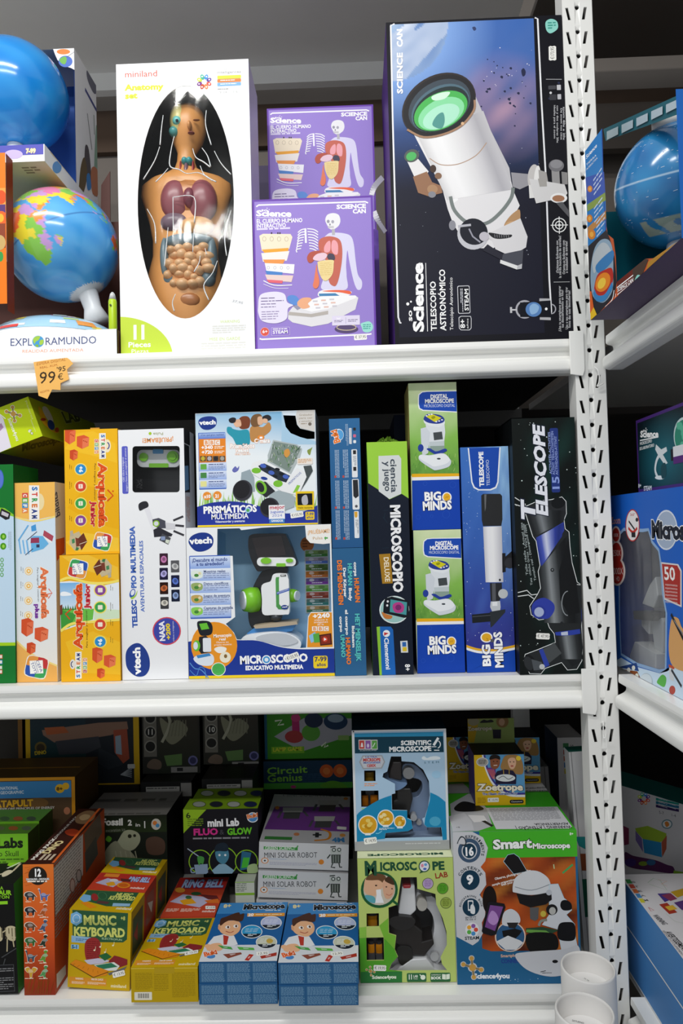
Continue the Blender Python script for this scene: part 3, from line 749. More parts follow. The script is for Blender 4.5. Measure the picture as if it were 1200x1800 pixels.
tf.poly([(350,125),(514,125),(522,272),(470,262),(420,245),(380,210),(362,170)],'#f2f2f4'); tf.ell(418,154,44,18,'#ee8848'); tf.ell(432,218,46,38,'#5a78c8'); tf.shape([(392,205),(425,185),(440,200),(430,235),(405,230)],'#7ab85a'); tf.line([(440,190),(510,155)],3,'#666666'); tf.done()
f2 = Face(up, Vector((-.17,0, hb)), Vector((1,0,0)), Vector((0,0,-1)), Vector((0,-1,0)),.30, hb, 'front_artwork', None, (0,50,3.75))
f2.poly([(-200,765),(286,762),(286,830),(-200,850)],'#5b5ab8'); f2.ell(90,830,60,30,'#c8b8e8'); f2.T('7-99',172,822,235,820,28,'#f6f0c0',2,'#e9c93a'); f2.done()
f3 = Face(up, Vector((.13,0, hb)), Vector((0,1,0)), Vector((0,0,-1)), Vector((1,0,0)), yb2, hb, 'side_artwork', None, (0,50,3.75))
f3.ell(375,915,30,40,'#6a9fd8'); f3.line([(330,810),(500,960)],8,'#d8c8a0'); f3.line([(400,820),(470,880)],10,'#8a9fd0'); f3.done()
f4 = Face(up, Vector((.13, yb1, h2)), Vector((0,1,0)), Vector((0,0,-1)), Vector((1,0,0)), yb2 - yb1, h2 - hb, 'side_artwork', None, (0,50,3.75))
f4.shape([(570,280),(600,290),(640,400),(620,430),(580,350)],'#6a6a78'); f4.line([(560,400),(660,580)],12,'#4a4f86'); f4.line([(575,560),(605,800)],5,'#6a6a6a'); f4.line([(618,570),(622,700)],5,'#7a8a7a')
f4.shape([(630,660),(640,690),(650,1000),(620,980)],'#8fae9a'); f4.shape([(660,740),(680,760),(680,1000),(655,980)],'#5a5a5e'); f4.shape([(560,780),(585,800),(600,1000),(560,960)],'#585458'); f4.shape([(600,930),(640,930),(680,1090),(610,1090)],'#c07a5a'); f4.shape([(530,920),(555,850),(575,960),(550,1080),(520,1090)],'#6a5a40'); f4.shape([(570,970),(590,960),(600,1050),(575,1060)],'#3f84c4')
f4.done()
f5 = Face(up, Vector((-.17,0,0)), Vector((1,0,0)), Vector((0,1,0)), Vector((0,0,-1)),.30, yb2,'bottom_artwork', None, (0,50,3.75)); f5.tiny(140,915,290,960,3,'#8a8a70'); f5.done()
gc2 = at(27,169,0.19); gr2 = 92 / F * (D + .19); M = Matrix.Translation((gc2.x, 0.19, ZU1 + hb + .0005)); g2 = thing('globe','plain blue ocean globe inside the upper white display box','globe', M); bpy.context.view_layer.update()
c2 = M.inverted() @ gc2; globe_ball(g2,'map_ball', c2, gr2,(-.25,.2,.9),200, None, blue_sea, 2)
bm = bmesh.new(); add_lathe(bm, [(0.07,0),(0.07,0.006),(0.03,0.018),(0.018, c2.z - gr2 + .006)],32); bm_obj('stand', bm, plastic('#e8ecf0',0.3), g2, smooth=True)

# ---- white anatomy carton with an oval window
V3 = (200,90,4.615); v4 = (200,340,4.615)
oval = ellpts(581,1203,390,926,64)
A = carton('toy_box','tall white carton with a black oval window showing a human torso model','box',[(12,95),(1085,75),(1145,2402),(58,2432)],0.028,0.125, ZT, 0,'#f3f4f6', right='#d8d4e4', view=V3, holes=[oval], inside='#0e0c0c')
f = A.front
f.to('title_lettering').T('miniland',82,200,352,196,48,'#e5604f',0); f.T('Anatomy',88,304,395,300,44,'#d3e23c',2); f.T('set',88,370,185,367,44,'#d3e23c',2)
f.to('front_artwork'); flower_logo(f, 730,250,62); f.T('multiple',832,158,915,156,14,'#c4c4c4',0); f.T('intelligences',832,187,1026,184,20,'#b8b8b8',1)
for y, c_ in ((204,'#d3e04a'),(232,'#ee8446'),(261,'#7fb2e8')): f.rect(835, y, 1027, y + 23, c_, 6)
f.tiny(860,239,985,249,1,'#ffffff'); f.tiny(860,268,1000,278,1,'#ffffff'); f.tiny(838,308,930,316,1,'#777777'); f.T('9-14',852,346,915,345,20,'#bcbcbc',0); f.T('1-6',960,344,1000,343,20,'#bcbcbc',0)
f.see(*v4); f.poly([(55,1285),(50,958)] + ellpts(40,1285,440,327,16,0,-88,-1) + [(480,1276)],'#c9e14a')
f.to('title_lettering').T('11',140,1136,268,1134,105,'#ffffff',2); f.T('Pieces',115,1203,302,1199,40,'#ffffff',1); f.T('Piezas',140,1253,285,1249,34,'#ffffff',0)
f.to('front_artwork').T('WARNING',862,1014,1022,1010,22,'#dcec9a',0); f.T('MISE EN GARDE',775,1154,1025,1148,24,'#dcec9a',0); f.tiny(800,1035,1070,1095,4,'#e2e2dc'); f.tiny(710,1172,1070,1240,4,'#e2e2dc')
f.T('37,95',955,845,1045,865,18,'#b0b4b8',0, sk=.2)
window_film(A, 0)
bm = bmesh.new()                        # pale beads drawn as the highlights on folds of the clear film
for P_ in ([(490,690),(465,800),(455,930),(530,960),(590,992),(680,985),(740,1010),(800,1050)],[(640,790),(665,860),(730,900),(780,940)],[(715,785),(760,850),(785,935)],[(815,810),(870,910),(950,1000)],[(372,775),(330,890),(240,1040)],[(440,950),(390,1010),(340,1060)],[(400,520),(385,640),(375,760)],[(750,480),(745,600),(790,760)],[(700,930),(740,1010),(830,1060)],[(480,1185),(650,1185),(652,1390)],[(480,1185),(482,1440)],[(440,1430),(428,1560),(410,1745)],[(650,1440),(640,1630)],[(700,1660),(690,1720),(650,1790)],[(740,1600),(752,1650)],[(270,1280),(330,1400),(340,1560)],[(950,1290),(900,1490),(915,1660)],[(840,1700),(800,1800),(730,1900),(770,2020)],[(500,1970),(475,2040),(490,2110)]):
    add_tube(bm, [loc(A, 200 + x / 4.615,90 + y / 4.615,.0325) for x, y in spline(P_, 5, False)],[.0008 + .0006 * math.sin(3 * k) ** 2 for k in range(len(spline(P_, 5, False)))],6)
bm_obj('film_highlight', bm, mat('pale_highlight_bead','#e9ecee',.08,0,.6), A.root, smooth=True)
# the torso
tor = thing('anatomy_torso','human torso model with open chest and head inside the oval window','anatomy model', Matrix.Translation(at(326,612,0.095)))
tor.location.z = ZT + 0.0015; bpy.context.view_layer.update()
YT = 0.095; TI = tor.matrix_world.inverted(); kpx = (D + YT) / F
def tl(px, py, d=0.0): return TI @ at(px, py, YT + d)
RINGS = [(184,331,6,.5),(190,331,19,.8),(202,331,28,.95),(218,331,32,1.0),(236,331,31,1.0),(252,330,26,.95),(263,329,20,.9),(271,328,16,.95),(286,327,16,.95),(299,327,21,.8),(310,327,42,.55),(318,328,66,.48),
         (328,328,80,.45),(345,328,82,.46),(365,328,75,.50),(395,328,66,.55),(425,327,59,.58),(452,326,58,.58),(478,325,64,.55),(502,324,68,.55),(526,323,66,.58),(548,323,56,.62),(572,323,50,.6),(611,323,46,.6)]
bm = bmesh.new(); rings = []
for y, x, hw, dr in RINGS:
    p = tl(x, y); rx = hw * kpx; ry = min(rx * dr, .042)
    rings.append([bm.verts.new(p + Vector((rx * math.cos(2 * PI * k / 28), ry * math.sin(2 * PI * k / 28),0))) for k in range(28)])
for a, b in zip(rings, rings[1:]):
    for k in range(28): bm.faces.new((a[k], a[(k + 1) % 28], b[(k + 1) % 28], b[k]))
bm.faces.new(rings[0]); bm.faces.new(rings[-1][::-1]); bm_obj('body', bm, plastic('#dc9a58',0.35), tor, smooth=True)
def organ(name, items, col, rough=.3):
    bm = bmesh.new()
    for px, py, rx, ry, d, rd in items: add_ball(bm, tl(px, py, d),1, rx * kpx, rd, ry * kpx)
    return bm_obj(name, bm, plastic(col, rough), tor, smooth=True)
organ('rib_cavity',[(331,352,52,44,-.018,.03)],'#c07a3c'); organ('lung',[(309,354,27,38,-.030,.024)],'#8f4f57'); organ('lung',[(355,354,27,38,-.030,.024)],'#8f4f57')
organ('heart',[(333,348,11,18,-.043,.014)],'#7a3a48')
organ('liver',[(307,392,25,17,-.034,.020)],'#76606e'); organ('stomach',[(346,398,30,16,-.038,.022)],'#d8a468'); organ('colon',[(331,424,44,13,-.034,.02),(291,455,9,38,-.028,.02),(373,455,9,38,-.028,.02),(300,492,14,16,-.024,.02),(365,490,14,16,-.024,.02)],'#6d828c')
RI = random.Random(2)
organ('small_intestine',[(299 + 15.5 * i + 7 * (j % 2) + RI.uniform(-3,3),438 + 12 * j + RI.uniform(-3,3),9 + RI.uniform(-1,4),7 + RI.uniform(0,3),-.034 - .009 * RI.random(),.016) for j in range(6) for i in range(5 if j < 4 else 4)] , '#dcae80')
organ('neck_gland',[(325,284,6,7,-.018,.012),(333,284,6,7,-.018,.012)],'#3f9aa0')
organ('windpipe',[(328,305,5,20,-.018,.012)],'#7a5a68'); organ('blood_vessel',[(318,302,2.6,20,-.018,.01),(340,302,2.6,20,-.018,.01)],'#a83c3c')
organ('skull_half',[(318,218,19,33,-.006,.034)],'#dccf86'); organ('eyeball',[(311,212,8,8,-.034,.008)],'#6fc4c0'); organ('pupil',[(311,212,2.6,2.6,-.041,.004)],'#1c2c3c')
organ('jaw_muscle',[(306,232,9,9,-.024,.012)],'#4f9a98'); organ('nose',[(333,221,4,8,-.043,.011)],'#d8955a'); organ('mouth',[(336,234,6,1.8,-.039,.006)],'#7a3434'); organ('closed_eye',[(345,211,6,1.4,-.038,.004)],'#9a6030')
organ('pelvis_muscle',[(331,528,22,16,-.030,.014)],'#a86a3a')
finish(A)

# ---- boxes in the gap
b = carton('toy_box','narrow white box edge-on in the gap between the white anatomy carton and the purple boxes','box',[(450,214),(463,213),(469,480),(456,481)],0.20,0.14, ZT, 0,'#ecedf0'); finish(b)
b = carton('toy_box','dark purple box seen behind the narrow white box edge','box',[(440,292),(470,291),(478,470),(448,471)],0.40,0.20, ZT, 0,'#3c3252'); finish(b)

# ---- purple human body boxes
def body_box(quad, view, Y, depth, base, label, lift=0):
    """view coordinates follow the lower box's reading; quad may sit elsewhere"""
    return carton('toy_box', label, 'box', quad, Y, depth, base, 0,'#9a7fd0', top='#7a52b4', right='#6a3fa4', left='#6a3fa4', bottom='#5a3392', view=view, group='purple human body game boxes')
def body_art(f, pri):
    P = '#5f2f98'
    f.full('#9b84d2')
    k = .004
    for ab in ([(0,0),(f.w, 0),(f.w, k),(0, k)],[(0, f.h - k * 1.5),(f.w, f.h - k * 1.5),(f.w, f.h),(0, f.h)],[(0,0),(k, 0),(k, f.h),(0, f.h)],[(f.w - k, 0),(f.w, 0),(f.w, f.h),(f.w - k, f.h)]): f.ab(ab, '#6d45ab')
    f.line([(92,118),(112,104),(1010,66),(1034,76)],12,'#ffffff')
    f.line([(125,1226),(145,1232),(1050,1188),(1068,1184)],12,'#ffffff')
    f.to('title_lettering'); science_word(f, 92,196,293,46); f.line([(96,210),(384,202)],3,'#ffffff')
    f.T('EL CUERPO HUMANO',94,257,480,243,33,'#ffffff',1); f.T('INTERACTIVO',94,296,342,286,32,'#ffffff',1)
    f.T('SCIENCE',768,130,1016,118,34,'#ffffff',2); f.T('CAN',905,166,1018,160,34,'#ffffff',2)
    f.to('front_artwork'); f.tiny(96,300,400,316,1,'#e0d8f4')
    # stacked dials
    f.poly([(118,362),(150,345),(380,345),(396,370),(370,470),(330,490),(140,490)],'#f4e6cc'); f.poly([(140,478),(365,462),(360,495),(160,505)],'#f0a83c'); f.poly([(135,508),(372,488),(350,570),(150,580)],'#f2ece8'); f.poly([(150,562),(335,560),(320,595),(170,598)],'#f09a52')
    f.poly([(165,592),(415,600),(408,680),(180,660)],'#f6f6fa'); f.poly([(170,655),(315,668),(310,695),(185,690)],'#4f86cc'); f.poly([(168,688),(406,695),(390,750),(190,740)],'#ecd2cc'); f.poly([(180,730),(318,738),(312,762),(200,755)],'#e86a78')
    for i in range(4): f.ring(160 + 62 * i, 388,16,20,3,'#b8a890'); f.ring(195 + 55 * i, 630,12,14,3,'#b0b0bc')
    for x in (215,268,285): f.rect(x, 332, x + 12,346,'#3a3040')
    f.line(spline([(155,740),(250,778),(395,775)],6, False),7,'#ffffff'); f.line(spline([(155,768),(250,802),(365,803)],6, False),5,'#e8e0f8')
    # rib cage
    for i in range(8):
        y = 305 + 24 * i; f.line(spline([(512 - 6 * i, y - 6),(470 - 8 * i * .7, y + 4),(442 - 1 * i, y + 28)],4, False),9,'#f0eef6')
        f.line(spline([(520 + 3 * i, y - 6),(575, y),(612, y + 22)],4, False),9,'#f0eef6')
    f.line([(505,300),(510,420)],16,'#f2f0f8')
    # transparent body with skull and organs
    f.shape([(690,345),(740,330),(830,335),(890,360),(915,430),(930,560),(950,680),(985,740),(980,800),(950,812),(925,770),(900,680),(875,560),(860,480),(850,600),(855,700),(850,810),(650,810),(655,720),(640,600),(640,420)],'#dcd8f2')
    f.shape([(672,225),(690,180),(740,165),(785,180),(800,225),(790,265),(765,290),(735,305),(705,295),(690,270)],'#ecebee'); f.ell(697,236,12,14,'#9a98a8'); f.ell(735,238,12,14,'#a8a6b4'); f.ell(712,262,6,9,'#8a8894'); f.rect(695,276,745,292,'#c8c6cc'); f.rect(728,300,755,350,'#b8b6bc')
    f.shape([(620,400),(660,370),(720,362),(790,385),(815,450),(815,560),(795,690),(770,770),(740,780),(705,740),(690,600),(650,520),(620,470)],'#c96a5a')
    f.shape([(665,450),(690,410),(715,405),(715,480),(690,500),(665,490)],'#f0a8b0'); f.shape([(730,405),(755,395),(780,430),(778,510),(745,510),(725,470)],'#f0a8b0')
    f.shape([(520,540),(545,500),(600,485),(640,490),(600,540),(560,585),(530,580)],'#b8584a'); f.shape([(570,555),(600,515),(660,502),(690,520),(670,555),(620,572)],'#eccbd8'); f.shape([(690,540),(705,508),(745,515),(755,555),(720,570)],'#4a4658')
    f.shape([(610,600),(620,575),(735,562),(745,600),(735,680),(690,735),(650,725),(620,660)],'#f0d89a'); f.tiny(630,590,730,700,7,'#d8b868', False, .2); f.shape([(600,600),(608,660),(625,740),(615,790),(590,805),(570,780),(580,730)],'#e88060')
    # base console with hand
    f.shape([(615,840),(640,820),(700,812),(880,822),(890,848),(840,870),(700,878),(620,868)],'#f4f2f4'); f.shape([(650,826),(760,815),(880,822),(885,850),(800,835)],'#ee6a48'); f.poly([(620,846),(760,842),(800,866),(625,868)],'#4a86b8')
    f.poly([(365,1005),(400,960),(640,868),(930,860),(955,880),(930,980),(700,1100),(560,1125),(400,1090),(362,1060)],'#e4e2e6'); f.poly([(405,955),(640,868),(930,860),(940,880),(700,975),(560,1000)],'#f6f5f7'); f.poly([(370,1000),(555,1018),(700,990),(700,1020),(560,1045),(365,1028)],'#b9b2ac')
    for i in range(3):
        for j in range(3): f.rect(570 + 70 * i + 12 * j, 905 + 28 * j - 8 * i, 610 + 70 * i + 12 * j, 916 + 28 * j - 8 * i, '#e8c0b4' if (i + j) % 2 else '#d0ccd4')
    f.shape([(355,880),(385,860),(430,868),(455,905),(440,945),(400,940),(365,915)],'#6090d8'); f.shape([(440,920),(480,885),(540,880),(560,900),(530,930),(545,960),(490,975),(450,955)],'#f0b088'); f.poly([(400,950),(440,945),(470,970),(440,985)],'#9a98b0')
    f.shape([(112,960),(130,860),(240,832),(330,850),(355,920),(405,945),(362,975),(350,1060),(260,1098),(150,1080),(115,1020)],'#e9e3f6')
    for i in range(4): f.tiny(135,885 + i * 25,340,897 + i * 24,1,'#6a5a8c', False, .35, i)
    for i in range(4): f.tiny(140,1000 + i * 20,335,1010 + i * 20,1,'#8a7aa8', False, .35, i + 9)
    f.ell(855,1145,100,35,'#5a4a72'); f.ring(855,1130,85,28,6,'#d8c8a0'); f.rect(732,1035,970,1108,'#e4dcf2',4); f.line([(850,1045),(850,1100)],2,'#8a7aa8'); f.tiny(752,1072,830,1092,2,'#5a4a78', False, .35); f.tiny(868,1065,955,1088,2,'#5a4a78', False, .35)
    f.poly([(770,1045),(788,1052),(806,1045),(806,1062),(788,1068),(770,1062)],'#f0ecf8'); f.shape([(976,1100),(1010,1085),(1050,1080),(1078,1110),(1075,1150),(1040,1172),(1000,1165),(985,1130)],'#9fe0d4'); f.tiny(995,1105,1062,1150,3,'#4aa89c')
    f.ring(168,1168,37,37,4,'#f0a8a0','#e0584a'); f.to('title_lettering').T('6+',148,1180,192,1178,26,'#ffffff',1); f.to('front_artwork')
    f.rect(222,1132,380,1198,'#c8b8e8',6); f.rect(226,1136,376,1194,'#8f74ca',5); f.to('title_lettering').T('STEAM',235,1186,362,1180,26,'#ffffff',1); f.to('front_artwork').tiny(235,1143,365,1153,1,'#ffffff')
    if pri: f.sticker(918,1215,1030,1208,50,'€ 37,95')
V6 = (430,340,4.8)
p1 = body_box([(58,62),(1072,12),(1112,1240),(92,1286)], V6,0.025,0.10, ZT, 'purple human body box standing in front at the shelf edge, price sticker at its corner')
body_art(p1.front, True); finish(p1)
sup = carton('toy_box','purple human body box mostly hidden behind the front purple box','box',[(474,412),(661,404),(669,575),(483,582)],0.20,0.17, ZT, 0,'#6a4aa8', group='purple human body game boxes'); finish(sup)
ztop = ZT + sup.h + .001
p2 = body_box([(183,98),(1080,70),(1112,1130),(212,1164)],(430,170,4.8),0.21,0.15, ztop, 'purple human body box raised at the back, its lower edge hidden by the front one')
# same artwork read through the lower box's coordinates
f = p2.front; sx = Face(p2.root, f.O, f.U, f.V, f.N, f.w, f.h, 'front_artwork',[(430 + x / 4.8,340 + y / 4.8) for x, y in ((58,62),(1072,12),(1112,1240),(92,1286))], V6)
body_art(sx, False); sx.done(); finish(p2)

# ---- big astronomical telescope carton
V7, V8 = (650,20,3.243),(650,310,3.0)
tq = [(80,60),(1081,25),(1157,1829),(143,1872)]
t = carton('toy_box','big black carton picturing a white telescope against a blue nebula','box', tq, 0.0,0.24, ZT, 0,'#12121a', left='#4a2c74', right='#12121a', bottom='#2b2b30', view=V7)
f = t.front; f.full('#12121a')
a0, b0 = f.m(105,72); a1, b1 = f.m(995,1800)
def nebula(a, b):
    x, y = a * 262, b * 540
    base = mixc('#4b6fb4','#20243c', min(1, max(0,(y - 60) / 230)))
    base = mixc(base, '#1b1c2b', min(1, max(0,(y - 200) / 120)))
    d = math.hypot(x - 190,(y - 150) * 1.25); n = noise2(x * .035, y * .035)
    if d < 130: base = mixc(base, '#c09ab0',(1 - d / 130) * (.55 + .35 * n))
    if y < 130: base = mixc(base, '#2f66b8',.45 * (1 - y / 130) * (.6 + .4 * n))
    dp = math.hypot(x - 6, y + 2)
    if dp < 100: base = mixc('#7f9cc8','#d4dcec',.5 + .5 * noise2(x * .045, y * .05,3) * noise2(x * .021, y * .03)) if noise2(x * .03, y * .027,5) > -.25 else mixc('#5f82bc','#a4bcdc',.5 + .5 * noise2(x * .03, y * .02,1))
    elif dp < 190: base = mixc(base, '#8fb4ec',.75 * (1 - (dp - 100) / 90))
    return base
f.gridab(a0, b0, a1, b1,110,200, nebula)
f.line([(130,68),(108,78),(122,600),(155,1580),(160,1720),(170,1752),(178,1752)],9,'#eeeef2'); f.line([(930,40),(946,46),(970,500),(1000,973),(1020,1500),(1032,1680),(1030,1690),(1015,1705)],9,'#eeeef2')
R = random.Random(11)
for _ in range(34):
    x, y = 620 + abs(R.gauss(150,90)),230 + abs(R.gauss(180,110)); q = R.uniform(3,9); f.shape([(x - q, y),(x, y - q * .8),(x + q * .9, y - q * .2),(x + q * .4, y + q)],'#2a2f4c',2)
f.shape([(855,335),(868,322),(880,340),(876,362),(862,366)],'#2a2f4c'); f.shape([(575,92),(590,88),(598,102),(585,110)],'#39456e')
stars(f, 640,200,950,420,14,3,'#f4eef8',3); stars(f, 130,700,960,1500,20,4,'#c8ccdc',2.5)
# telescope tube
f.poly([(236,676),(262,640),(560,440),(592,470),(668,640),(790,880),(802,960),(815,1010),(850,1090),(812,1160),(800,1230),(760,1290),(700,1330),(600,1330),(520,1270),(470,1190),(440,1110),(410,1000)],'#e6e4e6')
f.poly([(560,440),(592,470),(668,640),(790,880),(802,960),(770,930),(640,660),(555,520)],'#c4c2c6'); f.poly([(268,660),(300,640),(470,960),(500,1060),(470,1080),(420,960)],'#f6f5f6')
f.cyl((262,690),(640,560),(812,1000),(436,1060),('#d2d0d2','#f2f1f2','#f6f5f6','#ecebec','#e2e0e2','#d0ced2','#b4b2b8','#c8c6ca')); f.line(spline([(335,826),(400,862),(500,858),(600,810),(660,738)],5, False),5,'#b89a84')
f.line(spline([(455,1040),(480,1120),(560,1190),(660,1190),(740,1130),(800,1050),(812,990)],5, False),20,'#7c8482')
f.ell(386,528,224,168,'#3a3434',-30,40); f.ell(388,532,218,160,'#2c2b2e',-30,40); f.ell(390,530,190,134,'#46505a',-30,36); f.ell(395,545,178,120,'#56707e',-30,36); f.ell(398,552,172,112,'#2f3a3c',-30,36)
f.ell(397,560,162,100,'#52b85c',-25,36); f.ell(400,575,140,80,'#8fe0a8',-25,30); f.ell(400,592,112,60,'#b4ecd0',-25,28); f.shape([(350,640),(372,590),(410,570),(420,620),(400,660)],'#5a9c94'); f.shape([(345,480),(400,458),(450,456),(420,492),(360,502)],'#d8f4e0')
f.line(spline([(205,665),(300,708),(420,690),(520,640),(585,560),(590,500)],5, False),12,'#a8846a'); f.ell(522,632,9,9,'#e0b890')
# finder scope
f.poly([(205,840),(270,830),(330,900),(310,930),(250,935)],'#e8e6e6'); f.poly([(240,930),(320,900),(350,960),(400,980),(410,1020),(330,1040),(270,1020)],'#9a7258'); f.ell(232,812,44,36,'#5a605e',-20); f.ell(230,815,30,24,'#56b866',-20); f.ell(355,885,18,22,'#4a3a34'); f.ell(352,1000,30,26,'#b08a6a'); f.ell(385,925,20,18,'#8a6a54'); f.ell(350,1030,22,18,'#8a8a92')
# mount at the right
f.poly([(800,905),(905,915),(905,975),(850,1000),(810,985)],'#9c9aa0'); f.ell(928,932,34,72,'#c8c4c2',4); f.ell(948,935,18,68,'#eae8e6',4); f.poly([(955,890),(1000,905),(1010,960),(960,975)],'#a8a4a2'); f.poly([(900,975),(1000,980),(1010,1040),(905,1050)],'#e2e0de')
f.poly([(1028,880),(1072,880),(1078,980),(1035,985)],'#9a9898'); f.ell(1056,866,43,34,'#77767a'); f.ell(1056,858,34,24,'#8f8e92'); f.poly([(1085,900),(1118,905),(1125,970),(1090,972)],'#8a8888')
f.see(*V8); f.poly([(835,0),(960,20),(1020,30),(1035,75),(1005,120),(945,112),(872,128),(850,60)],'#d8d6d6'); f.poly([(880,0),(925,5),(928,40),(890,42)],'#a8a4a0'); f.ell(990,100,44,26,'#efeeee'); f.ell(988,102,32,17,'#a8785a'); f.poly([(975,125),(1010,120),(1045,165),(1045,200)],'#5a5a5e')
# focuser
f.shape([(705,240),(730,200),(760,172),(785,160),(790,200),(785,270),(745,292),(710,285)],'#b89068'); f.ell(745,250,38,30,'#caa278'); f.ell(743,280,36,12,'#8a6048')
f.poly([(575,275),(640,275),(790,205),(828,300),(820,355),(770,385),(710,388),(660,365),(640,320)],'#dcdadc'); f.shape([(625,280),(700,290),(745,290),(735,305),(680,312),(645,305)],'#26262a')
for i in range(7): f.line([(655 + 12 * i, 288),(657 + 12 * i, 306)],3,'#8a8a8e')
f.ell(540,290,82,78,'#c8c8ce',20); f.ell(545,275,74,68,'#20222c',20); f.line([(462,248),(530,240)],12,'#bcbcc4'); f.ell(432,242,18,26,'#8f8f98'); f.line([(520,260),(540,300),(580,330)],8,'#9a9aa6'); f.ell(600,300,26,24,'#c4c0c8')
f.poly([(618,340),(700,395),(690,420),(590,370)],'#2a2a36'); f.poly([(700,390),(806,368),(800,465),(772,470),(688,440)],'#4c4e58'); f.poly([(686,420),(776,450),(772,470),(684,438)],'#e6e6e6'); f.poly([(776,450),(800,440),(798,466),(772,470)],'#c0c0c4')
# phone adapter
f.ell(815,675,48,48,'#b0b0b8'); f.ell(815,675,38,38,'#1c1d28'); f.rect(738,664,750,694,'#c8c8cc'); f.line([(748,678),(775,678)],8,'#c8c8cc'); f.poly([(892,618),(948,618),(950,632),(892,632)],'#b8b8bc'); f.poly([(895,712),(952,716),(952,730),(895,728)],'#b8b8bc'); f.poly([(790,640),(950,628),(955,715),(792,715)],'#10131c'); f.ell(862,675,42,38,'#5a86c0'); f.shape([(840,665),(862,645),(890,660),(880,690),(850,700)],'#90b8e0'); f.ell(928,672,7,7,'#ffffff'); f.arc(955,672,22,24,-90,90,6,'#a8a8b0')
# lettering
f.to('title_lettering'); f.see(*V7); f.T('SCIENCE',178,462,176,232,30,'#f4f4f8',2); f.T('CAN',176,198,174,96,30,'#f4f4f8',2)
f.see(*V8); f.T('Science',282,795,276,438,52,'#ffffff',2); f.T('so',222,742,220,684,24,'#ffffff',1); f.ell(198,652,8,8,'#ffffff'); f.ell(215,640,5,5,'#ffffff')
f.line([(304,794),(292,438)],3,'#ffffff'); f.T('TELESCOPIO',352,790,345,532,29,'#ffffff',1); f.T('ASTRONÓMICO',402,788,394,470,30,'#ffffff',1); f.T('Telescópio Astronómico',440,786,434,512,17,'#ffffff',0)
f.to('front_artwork'); f.poly([(468,720),(480,712),(532,712),(536,725),(536,775),(526,786),(480,786),(470,776)],'#e4e4ea'); f.poly([(471,722),(482,715),(530,715),(533,726),(533,774),(524,783),(482,783),(473,774)],'#171823')
f.rect(460,556,530,698,'#e4e4ea',8); f.rect(463,559,527,695,'#171823',7); f.to('title_lettering').T('8+',502,775,500,728,24,'#ffffff',1); f.T('años',520,778,519,724,9,'#ffffff',0); f.T('STEAM',520,684,518,570,20,'#ffffff',1); f.to('front_artwork').tiny(472,570,492,690,2,'#d0d0d8', True)
f.ring(993,240,38,38,5,'#f0f0f0'); f.ring(993,240,22,22,5,'#f0f0f0'); f.line([(948,241),(1038,239)],4,'#f0f0f0'); f.line([(992,196),(994,285)],4,'#f0f0f0'); f.ell(993,240,7,7,'#f0f0f0')
def vt(s, x, y0, y1, h=13): f.T(s, x, y0, x - 3, y1, h, '#e4e4e8',0)
vt('¡Oriéntate fácilmente con',992,487,318); vt('la mirilla buscadora de estrellas!',1006,512,292); vt('Oriente-se facilmente com',1026,492,316); vt('o localizador de estrelas!',1040,486,320)
f.line([(966,533),(1050,531)],2,'#d8d8dc'); vt('¡Usa tu smartphone para capturar',1006,788,552); vt('tus descubrimientos en foto!',1020,768,572); vt('Usa o teu smartphone para tirar',1042,776,558); vt('fotos das tuas descobertas!',1056,768,574)
f.see(*V7); f.line([(995,384),(1084,385)],3,'#b8b8bc'); f.rect(1008,420,1052,440,'#4a4a50',4); f.rect(1056,416,1080,444,'#c8c8cc',3); f.rect(1015,470,1055,500,'#3c3c42',4); f.rect(1060,468,1082,496,'#c0c0c6',3); f.ell(1022,460,7,7,'#d8d8dc')
for x, y0, y1, s in ((1040,716,528,'ideales para el zoom'),(1056,740,530,'con y dos oculares 20x'),(1078,722,545,'Dá zoom nos céus'),(1092,724,538,'zoom 40x e 20x')): f.T(s, x, y1, x + 1, y0,11,'#dcdce0',0)
f.shape([(990,70),(1005,52),(1030,48),(1055,62),(1062,92),(1050,112),(1018,128),(996,110)],'#8fd4c8'); f.tiny(1003,66,1050,108,3,'#3f9a8c'); f.sticker(1032,280,1030,198,42,'€173,95')
lf = t.left; lf.see(*V7)
lf.shape([(62,160),(70,140),(76,165),(72,215),(62,218)],'#8fd4c8',3)
bt = t.bottom; bt.see(*V8); bt.tiny(260,850,420,862,1,'#8a8a8e')
finish(t)
bm = bmesh.new()
for p in ([(672,312,.16),(658,328,.15),(653,343,.15)],[(677,408,.16),(664,388,.15),(657,372,.15)]):
    P = [loc(t, x, y, d) for x, y, d in p]; q = spline([tuple(v) for v in P],5, False)
    for a, b in zip(q, q[1:]): bmesh.ops.create_cube(bm, size=1, matrix=Matrix.Translation((Vector(a) + Vector(b)) / 2) @ (Vector(b) - Vector(a)).to_track_quat('X','Y').to_matrix().to_4x4() @ Matrix.Diagonal(((Vector(b) - Vector(a)).length * 1.15,.012,.0015,1)))
bm_obj('carry_handle', bm, plastic('#c9c9d0',.3), t.root)

